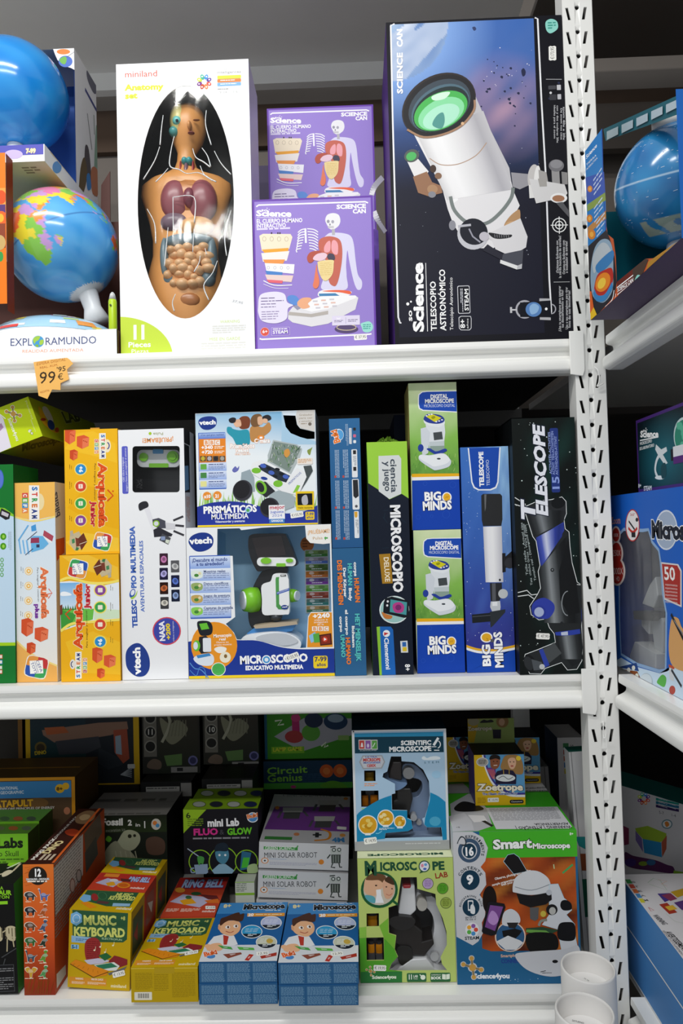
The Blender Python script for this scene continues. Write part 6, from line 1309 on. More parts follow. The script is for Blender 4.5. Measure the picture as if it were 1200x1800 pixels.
# ---- digital microscope boxes
V13, V14 = (700,660,6),(700,920,5.4545)
Q13 = [(95,80),(605,60),(655,1610),(150,1625)]
def bulb_logo(f, pts_b, pts_m, h, bulb, r):
    (x0, y0, x1, y1),(u0, v0, u1, v1) = pts_b, pts_m
def digi_art(f):
    x = lambda a: a
    def grass(a, b):
        c_ = mixc('#d8e4b8','#86bc52', min(1, max(0, b * 1.6 + .12 * noise2(a * 5, b * 7))))
        return mixc(c_, '#3f7a30', max(0, b - .62) * 2.2 * (.7 + .3 * noise2(a * 11, b * 13,2)))
    f.grid(95,78,640,1040,16,30, grass)
    R = random.Random(6)
    for _ in range(40):
        px, py = R.uniform(140,620), R.uniform(820,1030); f.line([(px, py),(px + R.uniform(-20,20), py - R.uniform(20,60))],4, R.choice(('#8fbc5a','#4a8a38','#b4cc78')))
    f.poly([(138,1038),(640,1030),(642,1062),(140,1076)],'#f0b41c'); f.poly([(139,1074),(642,1060),(644,1094),(142,1110)],'#f4f4f4'); f.poly([(142,1108),(644,1092),(656,1612),(150,1626)],'#1444b0')
    for px, py, r in ((280,1140,22),(570,1150,34),(500,1460,40),(210,1490,24),(350,1480,16)): f.ring(px, py, r, r, 4,'#2554bc')
    f.poly(rrect(205,170,700,380,44),'#f4f6f8') if False else None
    f.poly([(612,152),(300,160),(240,166),(205,195),(200,240),(200,300),(210,350),(250,370),(612,386)],'#f4f6fa'); f.poly([(612,160),(300,168),(246,174),(214,202),(210,240),(210,300),(220,342),(256,360),(612,376)],'#1c4cb4')
    # microscope
    f.shape([(262,470),(285,420),(360,402),(450,425),(482,465),(478,520),(420,545),(330,530),(275,505)],'#e8ecf2'); f.shape([(262,448),(290,410),(350,402),(440,418),(480,455),(470,490),(410,508),(320,500),(270,475)],'#2c3f94'); f.poly([(285,432),(355,406),(450,445),(380,490)],'#d8d020'); f.shape([(340,440),(370,425),(385,440),(360,458)],'#9a9a18')
    for px, py in ((292,424),(318,412),(345,408),(395,486),(425,478),(455,466)): f.ell(px, py, 11,7,'#f0f2f4')
    f.poly([(280,505),(330,530),(420,545),(482,515),(490,600),(480,690),(480,800),(330,800),(310,690),(300,620)],'#dfe4ea'); f.poly([(230,560),(285,545),(330,600),(320,690),(310,820),(250,850),(236,700)],'#d4dae2'); f.poly([(362,602),(455,590),(465,670),(372,684)],'#4a5054')
    for i in range(6): f.line([(372 + 15 * i, 604),(380 + 15 * i, 678)],3,'#32383c')
    f.poly([(320,700),(480,690),(482,790),(330,795)],'#c4ced2'); f.poly([(330,745),(480,740),(482,790),(400,800),(330,780)],'#8fa49a'); f.ell(232,765,30,40,'#27409c'); f.shape([(296,780),(330,768),(395,800),(480,772),(505,778),(500,800),(420,838),(390,835)],'#27409c')
    f.shape([(210,860),(240,835),(330,840),(470,820),(540,880),(552,920),(520,965),(400,998),(350,985),(230,905)],'#d8dee6'); f.shape([(215,855),(240,838),(330,845),(470,828),(538,882),(500,930),(380,960),(330,940),(235,885)],'#eef1f5'); f.ell(422,878,20,9,'#3a4048')
    f.to('title_lettering'); f.T('DIGITAL',332,242,516,233,42,'#ffffff',2); f.T('MICROSCOPE',274,290,580,280,40,'#ffffff',2); f.T('MICROSCOPIO DIGITAL',264,334,592,326,30,'#d8e2f6',0)
    f.T('BIG',272,1318,452,1310,84,'#ffffff',2,'#0c2a78'); f.to('bulb_logo'); f.ell(508,1282,50,54,'#ffffff'); f.ell(508,1280,38,42,'#f0b42c'); f.rect(490,1318,526,1345,'#5a5a60',6); f.line([(495,1290),(505,1270),(515,1290),(522,1268)],4,'#8a5a10'); f.to('title_lettering'); f.T('MINDS',256,1418,560,1402,84,'#ffffff',2,'#0c2a78'); f.to('front_artwork')
lowd = carton('toy_box','lower digital microscope box with grass picture and blue foot','box',[(130,70),(590,55),(640,1470),(185,1475)],0.034,0.12, ZM, 0,'#cfdcae', left='#1c3a80', top='#dfe8c8', right='#1a3c8c', view=V14, group='digital microscope boxes in a stack')
f = reread(lowd, Q13, V13); digi_art(f); f.done()
b = carton('toy_box','upper digital microscope box with grass picture, tallest thing on the middle shelf','box', Q13,0.034,0.12, None, 0,'#cfdcae', left='#a8985c', top='#dfe8c8', right='#1a3c8c', view=V13, group='digital microscope boxes in a stack')
digi_art(b.front); b.root.location.z = lowd.root.location.z + lowd.h + .0008; finish(b); finish(lowd)

# ---- blue telescope box
b = carton('toy_box','blue telescope box with a white telescope against stars, bulb logo at its foot','box',[(806,787),(890,784),(906,1183),(821,1185)],0.03,0.12, ZM, 0,'#27469c', top='#2c2c34', left='#1c3880', right='#2a3f80', group=None)
f = b.front
def space(a, bb):
    c_ = mixc('#3f74c4','#2c3f9c', bb); c_ = mixc(c_, '#3a2f84', max(0, bb - .45) * 1.4)
    if a > .62 - .25 * (1 - bb): c_ = mixc(c_, '#9cc8ee', min(1,(a - .62 + .25 * (1 - bb)) * 2.4) * max(0,1 - bb * 1.35) * (.8 + .25 * noise2(a * 14, bb * 16)))
    return mixc(c_, '#5a86d8', max(0,.22 * noise2(a * 5, bb * 9,2)))
f.gridab(0,0, f.w, f.h, 24,70, space); f.see(*V13); stars(f, 640,780,840,1670,34,2,'#c8dcf4',4)
f.poly([(715,768),(1062,758),(1042,1130),(1020,1190),(960,1215),(830,1216),(780,1190),(755,1130)],'#f0f4fa'); f.poly([(728,768),(1048,758),(1028,1125),(1008,1176),(955,1200),(835,1202),(792,1178),(768,1125)],'#1c4cb0')
f.to('title_lettering'); f.T('TELESCOPE',888,1172,876,806,44,'#ffffff',2); f.T('TELESCOPIO',950,1166,938,888,32,'#dfe8f8',0); f.to('front_artwork')
f.poly([(860,1270),(880,1252),(1060,1250),(1080,1272),(1086,1520),(1074,1590),(882,1594),(868,1530)],'#2b2c2e'); f.poly([(892,1258),(915,1256),(910,1400),(900,1440)],'#6a6c70')
f.see(*V14); stars(f, 640,60,1100,1150,40,5,'#dce6f8',4); f.poly([(802,36),(980,30),(1000,570),(830,572)],'#dcdce0'); f.cyl((802,36),(980,30),(1000,570),(830,572),('#c8c8d0','#eeeef2','#f2f2f4','#dcdce2','#c0c0ca')); f.ell(966,549,10,12,'#24242a'); f.poly([(986,290),(1018,290),(1022,470),(990,478)],'#202024'); f.poly([(1000,340),(1090,270),(1110,300),(1112,430),(1020,430),(1000,400)],'#232327'); f.ell(1060,385,50,52,'#34343a')
f.poly([(870,580),(985,576),(990,700),(960,755),(880,755)],'#2a2b30'); f.poly([(890,582),(925,580),(930,750),(895,752)],'#5a5c62'); f.ell(998,682,46,46,'#c4c8cc'); f.poly([(880,758),(970,752),(975,810),(970,852),(895,855),(875,810)],'#c8ccd2'); f.rect(895,760,945,800,'#eceef2'); f.poly([(872,856),(1020,832),(1020,860),(905,990),(880,1010)],'#2e3338'); f.poly([(700,884),(875,866),(880,950),(705,966)],'#1e2226'); f.line([(705,905),(878,890)],8,'#4a4e52')
f.poly([(648,1225)] + spline([(648,1225),(760,1255),(900,1260),(1020,1240),(1150,1200)],5, False)[1:] + [(1153,1440),(650,1448)],'#1648b0'); f.line(spline([(645,1188),(760,1222),(900,1228),(1020,1208),(1150,1180)],5, False),24,'#eab02a'); f.line(spline([(646,1212),(760,1244),(900,1250),(1020,1230),(1150,1204)],5, False),22,'#f2f4f6')
f.to('title_lettering'); f.T('BIG',884,1384,872,1168,72,'#ffffff',2,'#0c2a78'); f.T('MINDS',1006,1396,984,1050,74,'#ffffff',2,'#0c2a78'); f.to('bulb_logo'); f.ell(842,1104,58,50,'#ffffff'); f.ell(842,1104,46,40,'#eab02c'); f.rect(880,1118,912,1150,'#5a5a60',5); f.line([(840,1110),(858,1122),(842,1132),(866,1138)],4,'#8a5a10')
finish(b)

# ---- black telescope box
V16 = (880,720,3.753)
b = carton('toy_box','tall black telescope box with a dark telescope in white outline, nearest to the post','box',[(68,62),(481,48),(547,1735),(125,1745)],-0.001,0.13, ZM, 0,'#101716', left='#0d1011', top='#1a2020', right='#0c1010', view=V16)
f = b.front
def dark_neb(a, bb):
    n = .5 + .5 * noise2(a * 4, bb * 9,1); return mixc('#0e1413','#1f4a44', max(0, n - .3) * max(0,1 - abs(a - .62) * 2) * (1 if bb < .7 else .6))
f.gridab(0,0, f.w, f.h, 20,60, dark_neb); stars(f, 90,70,500,1600,60,8,'#d8e8e4',4)
def outl(pts, col, t=8): f.line(pts + [pts[0]], t, '#eef2f2'); f.poly(pts, col)
tube = [(150,640),(210,830),(232,860),(258,1020),(246,1060),(262,1170),(240,1215),(190,1290),(200,1345),(250,1378),(300,1372),(320,1430),(352,1470),(360,1530),(240,1580),(160,1610),(150,1650),(190,1735),(262,1736),(290,1700),(400,1660),(440,1710),(500,1705),(532,1650),(545,1560),(530,1420),(552,1380),(545,1180),(540,1145),(500,1130),(465,1000),(452,900),(445,800),(420,780),(412,720),(428,680),(425,600),(400,572),(330,590),(240,600)]
outl(tube, '#26292b')
f.line([(90,575),(160,620),(155,640),(90,620)],6,'#d8dcdc'); f.line([(110,1200),(170,1185),(200,1215),(240,1210)],6,'#d8dcdc'); f.line([(110,1225),(180,1215),(215,1240)],6,'#d8dcdc'); f.line([(500,1145),(545,1148)],5,'#c8cccc')
f.poly([(165,640),(425,600),(428,680),(410,725),(310,790),(225,835)],'#2c2e31'); f.cyl((165,650),(425,660),(412,735),(222,830),('#1c1e20','#3a3d40','#7f8488','#4a4e51','#26292b','#1a1c1e','#2a2c2e')); f.ell(375,610,46,36,'#15181a',-10); f.poly([(230,840),(300,800),(410,735),(415,790),(380,850),(270,1035),(255,1000)],'#34439c'); f.cyl((230,838),(414,738),(400,830),(266,1025),('#2a388e','#4a5ab8','#d0d6ec','#7f8ccc','#34439c','#26347e','#2c3a90')); f.cyl((258,1035),(440,815),(520,1400),(285,1400),('#2a2d30','#4a4e51','#8a8f92','#5c6063','#2e3133','#1c1e20','#17191b','#24272a')); f.ell(400,1400,10,10,'#24272a')
f.poly([(380,1060),(445,830),(460,1000),(495,1130),(520,1330),(450,1350),(390,1250)],'#17191b'); f.arc(440,1270,40,80,90,270,6,'#8f9498'); f.ell(337,1050,12,12,'#0c0e10'); f.ell(337,1049,6,6,'#7a8084')
f.shape([(240,1245),(290,1235),(345,1270),(350,1320),(310,1370),(250,1365),(205,1330),(205,1280)],'#3140a4'); f.ell(250,1328,46,44,'#2c3a98'); f.ell(250,1328,32,32,'#aab6d8'); f.shape([(530,1300),(552,1290),(556,1410),(535,1400)],'#3140a4')
f.poly([(356,1462),(520,1440),(524,1470),(440,1486),(362,1482)],'#2f43a4'); f.poly([(395,1462),(440,1455),(442,1480),(398,1482)],'#c0c8dc'); f.poly([(365,1490),(520,1475),(540,1560),(520,1660),(470,1690),(400,1600)],'#1f2224'); f.cyl((365,1490),(522,1474),(540,1640),(392,1640),('#1a1c1e','#3a3d40','#84898c','#5a5f62','#2c2f31','#1a1c1e')); f.poly([(250,1590),(350,1530),(400,1600),(300,1680)],'#4a4e50'); f.poly([(250,1580),(275,1570),(320,1680),(290,1695)],'#2f43a4'); f.ell(190,1670,40,62,'#17191b',-20); f.ell(182,1668,28,48,'#2e3134',-20); f.poly([(200,1640),(270,1660),(260,1710),(215,1715)],'#50555a'); f.ell(270,1690,18,18,'#c4c8ca')
f.rect(318,122,388,540,'#26387e',10); f.to('title_lettering'); f.T('15',384,536,380,432,44,'#8fa4e4',1); f.T('ACTIVITÉS-ACTIVITIES',334,420,322,146,15,'#8fa0d8',1); f.T('ACTIVITÄTEN-ACTIVITEITEN',354,425,342,140,15,'#8fa0d8',1); f.T('ACTIVIDADES-ATTIVITÀ',374,425,364,160,15,'#8fa0d8',1)
f.T('T',222,728,218,610,84,'#eceef6',2,'#1c2236', sk=.25); f.T('ELESCOPE',306,698,280,112,70,'#eceef6',2,'#1c2236', sk=.25)
f.T('Taille réelle - Actual size',178,1084,140,738,14,'#b8c4c4',0); f.T('Tatsächliche Größe - Ware grootte'.replace('ß','s'),208,1150,152,746,14,'#b8c4c4',0); f.T('Tamaño real - Dimensione reale',232,1120,162,752,14,'#b8c4c4',0)
f.to('front_artwork'); f.sticker(230,1486,322,1490,40,'€ 47,95')
finish(b)

# ---- dark things deep in the shelf
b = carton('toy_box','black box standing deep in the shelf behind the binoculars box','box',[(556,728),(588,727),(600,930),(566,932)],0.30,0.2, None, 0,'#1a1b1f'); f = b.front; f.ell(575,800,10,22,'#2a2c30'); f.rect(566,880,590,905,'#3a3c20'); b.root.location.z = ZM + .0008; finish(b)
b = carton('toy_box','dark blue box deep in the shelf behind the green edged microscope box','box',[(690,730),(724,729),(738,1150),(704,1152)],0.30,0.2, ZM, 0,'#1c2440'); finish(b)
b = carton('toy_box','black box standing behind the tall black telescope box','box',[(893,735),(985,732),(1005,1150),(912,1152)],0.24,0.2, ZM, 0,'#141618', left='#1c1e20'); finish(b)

# ---- the two boxes on the right-angle unit
XM = 0.5265
def side_quad(X, far_top, far_bot, near_top_px, wd):
    TL, BL = atx(*far_top, X), atx(*far_bot, X); return TL, BL
def side_carton(name, label, X, far_top, far_bot, wd, depth, base, col, group=None, far=None, **kw):
    """box whose front faces -x on the right-angle unit; far corner read from the photo"""
    TL, BL = atx(*far_top, X), atx(*far_bot, X); h = TL.z - BL.z; yf = (TL.y + BL.y) / 2
    M = Matrix(((0,1,0, X),(-1,0,0, yf - wd / 2),(0,0,1, base + .0008),(0,0,0,1)))
    B = Box(); B.w, B.h, B.d, B.M = wd, h, depth, M; B.root = thing(name, label, 'box', M, group); bpy.context.view_layer.update()
    return B
def side_faces(B, col, view, left=None, top=None, right=None, bottom=None, back=None):
    X, H, d = B.w / 2, B.h, B.d; zz = Vector((0,0, H)); c = lambda z: z or col
    c000, c100, c110, c010 = Vector((-X, 0,0)), Vector((X, 0,0)), Vector((X, d, 0)), Vector((-X, d, 0))
    B.front = Face(B.root, c000 + zz, Vector((1,0,0)), Vector((0,0,-1)), Vector((0,-1,0)), B.w, H, 'front_artwork', None, view)
    B.top = Face(B.root, c010 + zz, Vector((1,0,0)), Vector((0,-1,0)), Vector((0,0,1)), B.w, d, 'top_artwork', None, view)
    B.right = B.left = B.bottom = B.top
    return [([c000, c100, c100 + zz, c000 + zz], col),([c100, c110, c110 + zz, c100 + zz], c(right)),([c110, c010, c010 + zz, c110 + zz], c(back)),([c010, c000, c000 + zz, c010 + zz], c(left)),([c000 + zz, c100 + zz, c110 + zz, c010 + zz], c(top)),([c010, c110, c100, c000], c(bottom))]
VR = (1030,700,3.3333)
def hazy_film():
    m = film_material('hazy_wrinkled_film',.16,(.93,.94,.94),.5,16); nt = m.node_tree
    g = [n for n in nt.nodes if n.type == 'BSDF_GLOSSY'][0]; g.inputs['Roughness'].default_value = .3
    d = nt.nodes.new('ShaderNodeBsdfDiffuse'); d.inputs[0].default_value = (.5,.5,.5,1); mx = nt.nodes.new('ShaderNodeMixShader'); mx.inputs[0].default_value = .07
    out = [n for n in nt.nodes if n.type == 'OUTPUT_MATERIAL'][0]; src = out.inputs[0].links[0].from_node; nt.links.remove(src.inputs[0].links[0]); src.inputs[0].default_value = .2
    nt.links.new(src.outputs[0], mx.inputs[1]); nt.links.new(d.outputs[0], mx.inputs[2]); nt.links.new(mx.outputs[0], out.inputs[0]); return m
B = side_carton('toy_box','blue microscope box with a grey film window and red badge reading fifty', XM, (1067.5,888),(1073,1179),0.40,0.11, ZM, '#1c62c4')
fs = side_faces(B, '#1c62c4', VR, left='#2a4a9a', top='#3f7ad0'); X_ = B.w / 2
win = [(192,800),(220,768),(330,775),(365,770),(385,840),(425,890),(436,960),(450,1150),(470,1260),(466,1590),(430,1600),(300,1560),(205,1500),(195,1300)]
loops = [[(0,0),(B.w, 0),(B.w, B.h),(0, B.h)],[B.front.m(x, y) for x, y in win]]
flat = [p for l in loops for p in l]; tr = tessellate_polygon([[Vector((a, c_, 0)) for a, c_ in l] for l in loops])
me = bpy.data.meshes.new('front_panel'); me.from_pydata([(-X_ + a, 0, B.h - c_) for a, c_ in flat],[],[tuple(t_) for t_ in tr]); a_ = me.color_attributes.new('ink','FLOAT_COLOR','POINT'); a_.data.foreach_set('color',[q for _ in flat for q in (*rgb('#1c62c4'),1.0)]); link('front_panel', me, B.root, INK)
B.holes = [loops[1]]; window_film(B, m=hazy_film())
ink_mesh('carton', fs[1:] + [([Vector((-X_ + .002, B.d - .02,0)), Vector((X_ - .002, B.d - .02,0)), Vector((X_ - .002, B.d - .02, B.h)), Vector((-X_ + .002, B.d - .02, B.h))],'#c9cacb')], B.root)
f = B.front
def ring_out(pts, t, c_): f.line(pts + [pts[0]], t, c_)
ring_out(win, 10,'#8fb0d8')
f.poly([(135,1610),(205,1520),(300,1575),(430,1612),(475,1600),(600,1500),(900,1500),(900,2100),(430,1800),(140,1615)],'#cfe4f6')
f.poly([(138,1340),(165,1370),(178,1450),(170,1560),(190,1580),(150,1580),(138,1520)],'#5a6470'); f.tiny(146,1560,176,1590,3,'#d86a6a')
f.poly([(195,1580),(295,1550),(310,1600),(205,1640)],'#2a4a8a'); f.poly([(225,1630),(300,1600),(318,1640),(240,1680)],'#8a4a24')
for x, y in ((222,1605),(250,1592),(278,1580),(250,1648),(276,1634),(298,1626)): f.ell(x, y, 10,14,'#e8e8dc')
f.ell(352,1670,40,60,'#b8c8d4'); f.ell(350,1655,36,40,'#d8e4ec'); f.shape([(415,1660),(445,1620),(470,1640),(460,1690),(430,1680)],'#5ab84a'); f.rect(486,1570,516,1660,'#d8dce0',6); f.rect(484,1558,518,1590,'#c8502a',6); f.ell(505,1710,18,26,'#b8463a'); f.line([(500,1590),(560,1690)],12,'#2a3038')
f.shape([(485,1480),(500,1300),(540,1290),(567,1350),(640,1400),(640,1590),(520,1580)],'#e0a868'); f.line([(498,1265),(580,1430)],14,'#1c1c20'); f.line([(515,1300),(600,1430)],6,'#8a8a90')
f.ell(272,745,42,95,'#b83a3a'); f.ell(272,745,37,88,'#f0ecec'); f.line([(250,720),(285,770)],7,'#26262a'); f.line(spline([(248,760),(275,785),(300,760)],5, False),9,'#c83a30'); f.rect(266,785,290,815,'#26262a'); f.ell(298,712,8,12,'#26262a')
for x, y, rx, ry in ((175,800,22,45),(178,910,34,70),(183,1015,42,78)): f.ell(x, y, rx + 5, ry + 6,'#e8dcd8')
for x, y, rx, ry in ((175,800,20,40),(178,910,30,64),(183,1015,37,72)): f.ell(x, y, rx, ry, '#b02f28')
f.ell(470,772,66,118,'#dce4f0'); f.ell(470,772,60,108,'#a8b8d0'); f.poly([(440,960),(540,972),(560,1010),(560,1225),(458,1180)],'#e0dcdc'); f.poly([(444,970),(534,980),(552,1014),(552,1212),(462,1170)],'#b02f28')
f.to('title_lettering'); f.T('Zoom',146,738,202,734,40,'#e8a89a',1); f.T('100X',160,812,190,812,20,'#f4e4e0',0); f.T('250X',158,924,204,924,34,'#f4e4e0',0); f.T('1000X',150,1032,218,1032,38,'#f4e4e0',0); f.T('HD',176,1070,198,1072,26,'#f4e4e0',0); f.T('360°',258,690,288,690,16,'#b83a3a',0)
f.T('Micros',384,815,580,828,100,'#161c2c',2,'#f2f4f8'); f.T('cope',585,830,760,840,100,'#161c2c',2,'#f2f4f8'); f.T('50',458,1062,524,1068,74,'#f6f2f0',1)
for i in range(6): f.T('experimentos',464,1096 + 20 * i, 536,1104 + 20 * i, 13,'#f0dcd8',0)
f.done(); B.top.done()
# grey microscope in the window
mm = thing('toy_microscope','pale grey microscope dimly seen inside the window of the blue microscope box','toy microscope', B.M @ Matrix.Translation((0,.05,.003))); bpy.context.view_layer.update()
def sp(x, y, X=XM + .05): return mm.matrix_world.inverted() @ atx(VR[0] + x / VR[2], VR[1] + y / VR[2], X)
for nm, pts, c_, d0, d1 in (('base',[(310,1500),(340,1420),(468,1490),(468,1585),(430,1590),(310,1545)],'#c9ccce',-.02,.015),('arm',[(395,1290),(440,1250),(468,1300),(468,1490),(420,1490)],'#b8bcc0',-.006,.012),('eyepiece_tube',[(360,1200),(405,1090),(440,1040),(455,1150),(430,1225)],'#c4c8cc',-.012,.014),('stage',[(330,1240),(440,1245),(462,1275),(440,1300),(335,1290)],'#3a3c40',-.02,.02),('objective',[(350,1290),(400,1290),(396,1380),(352,1330)],'#b8bcc0',-.01,.01)):
    bm = bmesh.new(); P = [sp(x, y) for x, y in pts]; add_prism(bm, [(p.x, p.z) for p in P], d0, d1); bm_obj(nm, bm, plastic(c_, .3), mm, bevel=.002)
mm.location.z -= min((mm.matrix_world @ Vector(c)).z for o in mm.children for c in o.bound_box) - (B.root.location.z + .003)
mbox = B
XM2 = XM + .03
B = side_carton('toy_box','dark teal laboratory microscope box with purple rim, lying on top of the blue microscope box', XM2,(1120,745),(1120,874),0.34,0.09, mbox.root.location.z + mbox.h, '#4a2a78')
ink_mesh('carton', side_faces(B, '#123038', VR, left='#3a2060', top='#3a2060', bottom='#2c1a48'), B.root)
f = B.front; f.ab([(0,0),(B.w, 0),(B.w, B.h),(0, B.h)],'#4a2a78'); f.gridab(.006,.006, B.w, B.h - .008,16,10, lambda a, bb: mixc('#0f1c24','#1f6a78', max(0,1 - math.hypot((a - .35) * 1.6, bb - .6) * 1.5)))
f.to('title_lettering'); science_word(f, 318,228,105,36); f.line([(316,248),(424,226)],4,'#ffffff'); f.T('MICROSCOPIO',316,275,386,258,17,'#f0f4f4',1); f.T('DE LABORATORIO',314,305,400,282,17,'#f0f4f4',1); f.T('STEAM',338,542,385,538,26,'#f0f4f4',1); f.T('8+',306,525,324,522,22,'#f0f4f4',1)
f.to('front_artwork'); f.poly([(410,270),(440,300),(470,285),(475,310),(450,330),(478,380),(460,390),(420,330),(405,300)],'#dfe6e8'); f.line(spline([(440,320),(415,360),(405,420),(420,465)],5, False),14,'#dfe6e8'); f.ell(432,465,28,12,'#e8eeee'); f.shape([(440,400),(465,380),(470,450),(445,470)],'#1f4a54')
f.ell(575,220,62,110,'#c8dcdc'); f.ell(575,225,56,100,'#2f8a72')
R = random.Random(2)
for _ in range(16): f.ell(575 + R.uniform(-35,30),225 + R.uniform(-70,60),12,18,'#5ab898')
f.rect(510,285,640,345,'#e4e6ea'); f.rect(495,300,512,365,'#1c1c28'); f.rect(512,345,640,360,'#5a2a78'); f.done()
# ================================================================== BOTTOM SHELF
def stand(label, quad, view, base, depth=None, back=None, turn=False, Y=None, **kw):
    """box standing at height base: its distance follows from where its lower front edge meets that height"""
    x0, y0, k = view; P = lambda q: (x0 + q[0] / k, y0 + q[1] / k)
    a, b_ = atz(*P(quad[3]), base), atz(*P(quad[2]), base); yaw = 0
    if Y is None:
        Y = (a.y + b_.y) / 2
        if turn: Y = a.y; yaw = .4 * math.degrees(math.atan2((b_ - a).y, (b_ - a).x))
    if back is not None:
        zt_ = at(*P(quad[0]), Y).z if back[0] < quad[1][0] else at(*P(quad[1]), Y).z
        depth = max(.02, atz(*P(back), zt_).y - Y)
    return carton('toy_box', label, 'box', quad, Y, depth, base, yaw, view=view, **kw)
def twin(B, face, quad, view, part='front_artwork'):
    f = getattr(B, face); x0, y0, k = view
    return Face(B.root, f.O, f.U, f.V, f.N, f.w, f.h, part, [(x0 + x / k, y0 + y / k) for x, y in quad], view)
topz = lambda B: B.root.location.z + B.h
def letters(f, rows, wt=1, stroke=None):
    f.to('title_lettering')
    for r in rows: f.T(r[0], *r[1:5], r[5], r[6], r[7] if len(r) > 7 else wt, r[8] if len(r) > 8 else stroke)
    f.to('front_artwork' if 'top' not in f.name else 'top_artwork')
zb, z8, zk = (0,1400,4.737),(100,1500,4.286),(330,1560,3.75)
# ---- black skeleton box
b = stand('black skeleton dig box with lime lettering, cut by the picture edge',[(-300,760),(125,735),(160,1652),(-290,1668)], zb, ZB, back=(205,552), col='#141414', right='#2f7a2a', top='#1a1a1a')
f = b.front; letters(f, [('MEGA',-60,785,40,782,26,'#8fd42c'),('DINOSAUR',-150,826,105,822,34,'#8fd42c',2),('SKELETON',-110,856,92,852,24,'#8fd42c')]); f.rect(-100,882,76,898,'#8fd42c')
for pts in ([(60,1090),(100,1075),(140,1090),(142,1150),(130,1200),(80,1190),(55,1140)],[(-60,1060),(0,1070),(30,1130),(20,1200),(-60,1190)]): f.shape(pts, '#c8bc9a'); f.tiny(pts[0][0],1095, pts[2][0] + 30,1180,4,'#6a6048', True, .3)
for p in ([(70,1180),(66,1290)],[(115,1180),(125,1250)],[(0,1180),(-5,1260)],[(30,1130),(60,1110)]): f.line(p, 10,'#c0b490')
f.line([(20,1340),(145,1262)],8,'#4a4c4e'); f.line([(35,1400),(50,1350)],8,'#4a4c4e'); f.rect(-200,1412,130,1632,'#55565a'); f.rect(-200,1416,126,1628,'#1b1b1d')
for y in (1440,1520,1575): f.tiny(-150, y, 120, y + 45,3,'#8a8a8c', False, .4, y)
f = b.top; f.poly([(140,490),(230,470),(250,480),(100,590),(60,575)],'#8fd42c'); f.line([(60,600),(240,478)],10,'#e4e8dc'); f.line([(0,650),(110,620),(170,560)],12,'#cfc6a4'); f.shape([(20,640),(70,615),(110,625),(60,660),(20,670)],'#d8d0b0'); finish(b)
# ---- orange dinosaur box
def dino(f, x, y, k, c_, kind, d=1):
    S = lambda pts: [(x + px * k * d, y + py * k) for px, py in pts]
    H = {0: [(-50,0),(-46,-22),(-20,-34),(10,-32),(34,-14),(52,6),(34,4),(30,34),(16,34),(14,14),(-14,14),(-16,34),(-32,34),(-34,12)],
         1: [(-50,-52),(-40,-58),(-32,-48),(-28,-10),(0,-18),(24,-10),(52,-16),(30,4),(26,38),(14,38),(10,14),(-10,14),(-14,38),(-26,38),(-30,8),(-42,-40)],
         2: [(-20,-52),(0,-54),(8,-42),(0,-24),(20,-6),(34,20),(52,34),(30,36),(12,32),(10,46),(-10,46),(-4,24),(-14,-4),(-26,-8),(-12,-26),(-24,-42)],
         3: [(-50,-30),(-20,-44),(0,-22),(20,-44),(52,-30),(30,0),(14,6),(8,40),(-8,40),(-14,6),(-30,0)]}[kind]
    f.poly([(x + px * k * d * 1.12, y + py * k * 1.14) for px, py in spline(H, 3)],'#f2e4d4'); f.poly(S(spline(H, 3)), c_); f.poly(S(spline([(-24,-20),(0,-26),(20,-12),(10,0),(-20,0)],3)), mixc(c_, '#ffffff',.25))
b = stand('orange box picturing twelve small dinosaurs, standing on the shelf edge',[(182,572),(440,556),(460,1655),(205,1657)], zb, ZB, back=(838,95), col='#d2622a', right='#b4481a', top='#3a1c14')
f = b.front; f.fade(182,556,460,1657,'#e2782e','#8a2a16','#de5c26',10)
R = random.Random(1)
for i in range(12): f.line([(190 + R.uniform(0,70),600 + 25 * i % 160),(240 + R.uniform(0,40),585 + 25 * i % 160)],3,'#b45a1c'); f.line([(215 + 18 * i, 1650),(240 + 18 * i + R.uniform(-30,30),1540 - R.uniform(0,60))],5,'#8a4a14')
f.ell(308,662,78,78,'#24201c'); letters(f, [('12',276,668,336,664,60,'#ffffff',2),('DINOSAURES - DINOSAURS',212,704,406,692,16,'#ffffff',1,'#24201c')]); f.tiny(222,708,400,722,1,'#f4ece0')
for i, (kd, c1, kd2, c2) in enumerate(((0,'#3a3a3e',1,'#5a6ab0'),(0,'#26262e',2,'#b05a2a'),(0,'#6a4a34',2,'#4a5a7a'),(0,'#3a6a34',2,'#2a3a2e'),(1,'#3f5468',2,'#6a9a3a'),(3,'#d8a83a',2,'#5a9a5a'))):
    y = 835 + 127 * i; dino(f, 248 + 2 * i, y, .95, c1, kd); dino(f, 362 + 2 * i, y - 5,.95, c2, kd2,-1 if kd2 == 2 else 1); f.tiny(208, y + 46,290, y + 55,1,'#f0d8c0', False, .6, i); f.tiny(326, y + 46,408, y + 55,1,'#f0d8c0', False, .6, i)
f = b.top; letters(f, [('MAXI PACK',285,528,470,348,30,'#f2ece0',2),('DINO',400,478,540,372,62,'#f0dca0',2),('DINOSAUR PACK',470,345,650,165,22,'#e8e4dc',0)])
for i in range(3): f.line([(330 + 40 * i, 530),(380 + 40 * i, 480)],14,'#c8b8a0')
f.shape([(640,160),(720,120),(790,130),(780,190),(700,230),(630,215)],'#8a6a4a'); f.shape([(660,175),(700,150),(750,160),(730,190),(680,200)],'#b89a70'); f.shape([(540,290),(600,270),(660,290),(620,330),(560,320)],'#a83a1c'); f.line([(440,555),(830,100)],14,'#d2622a')
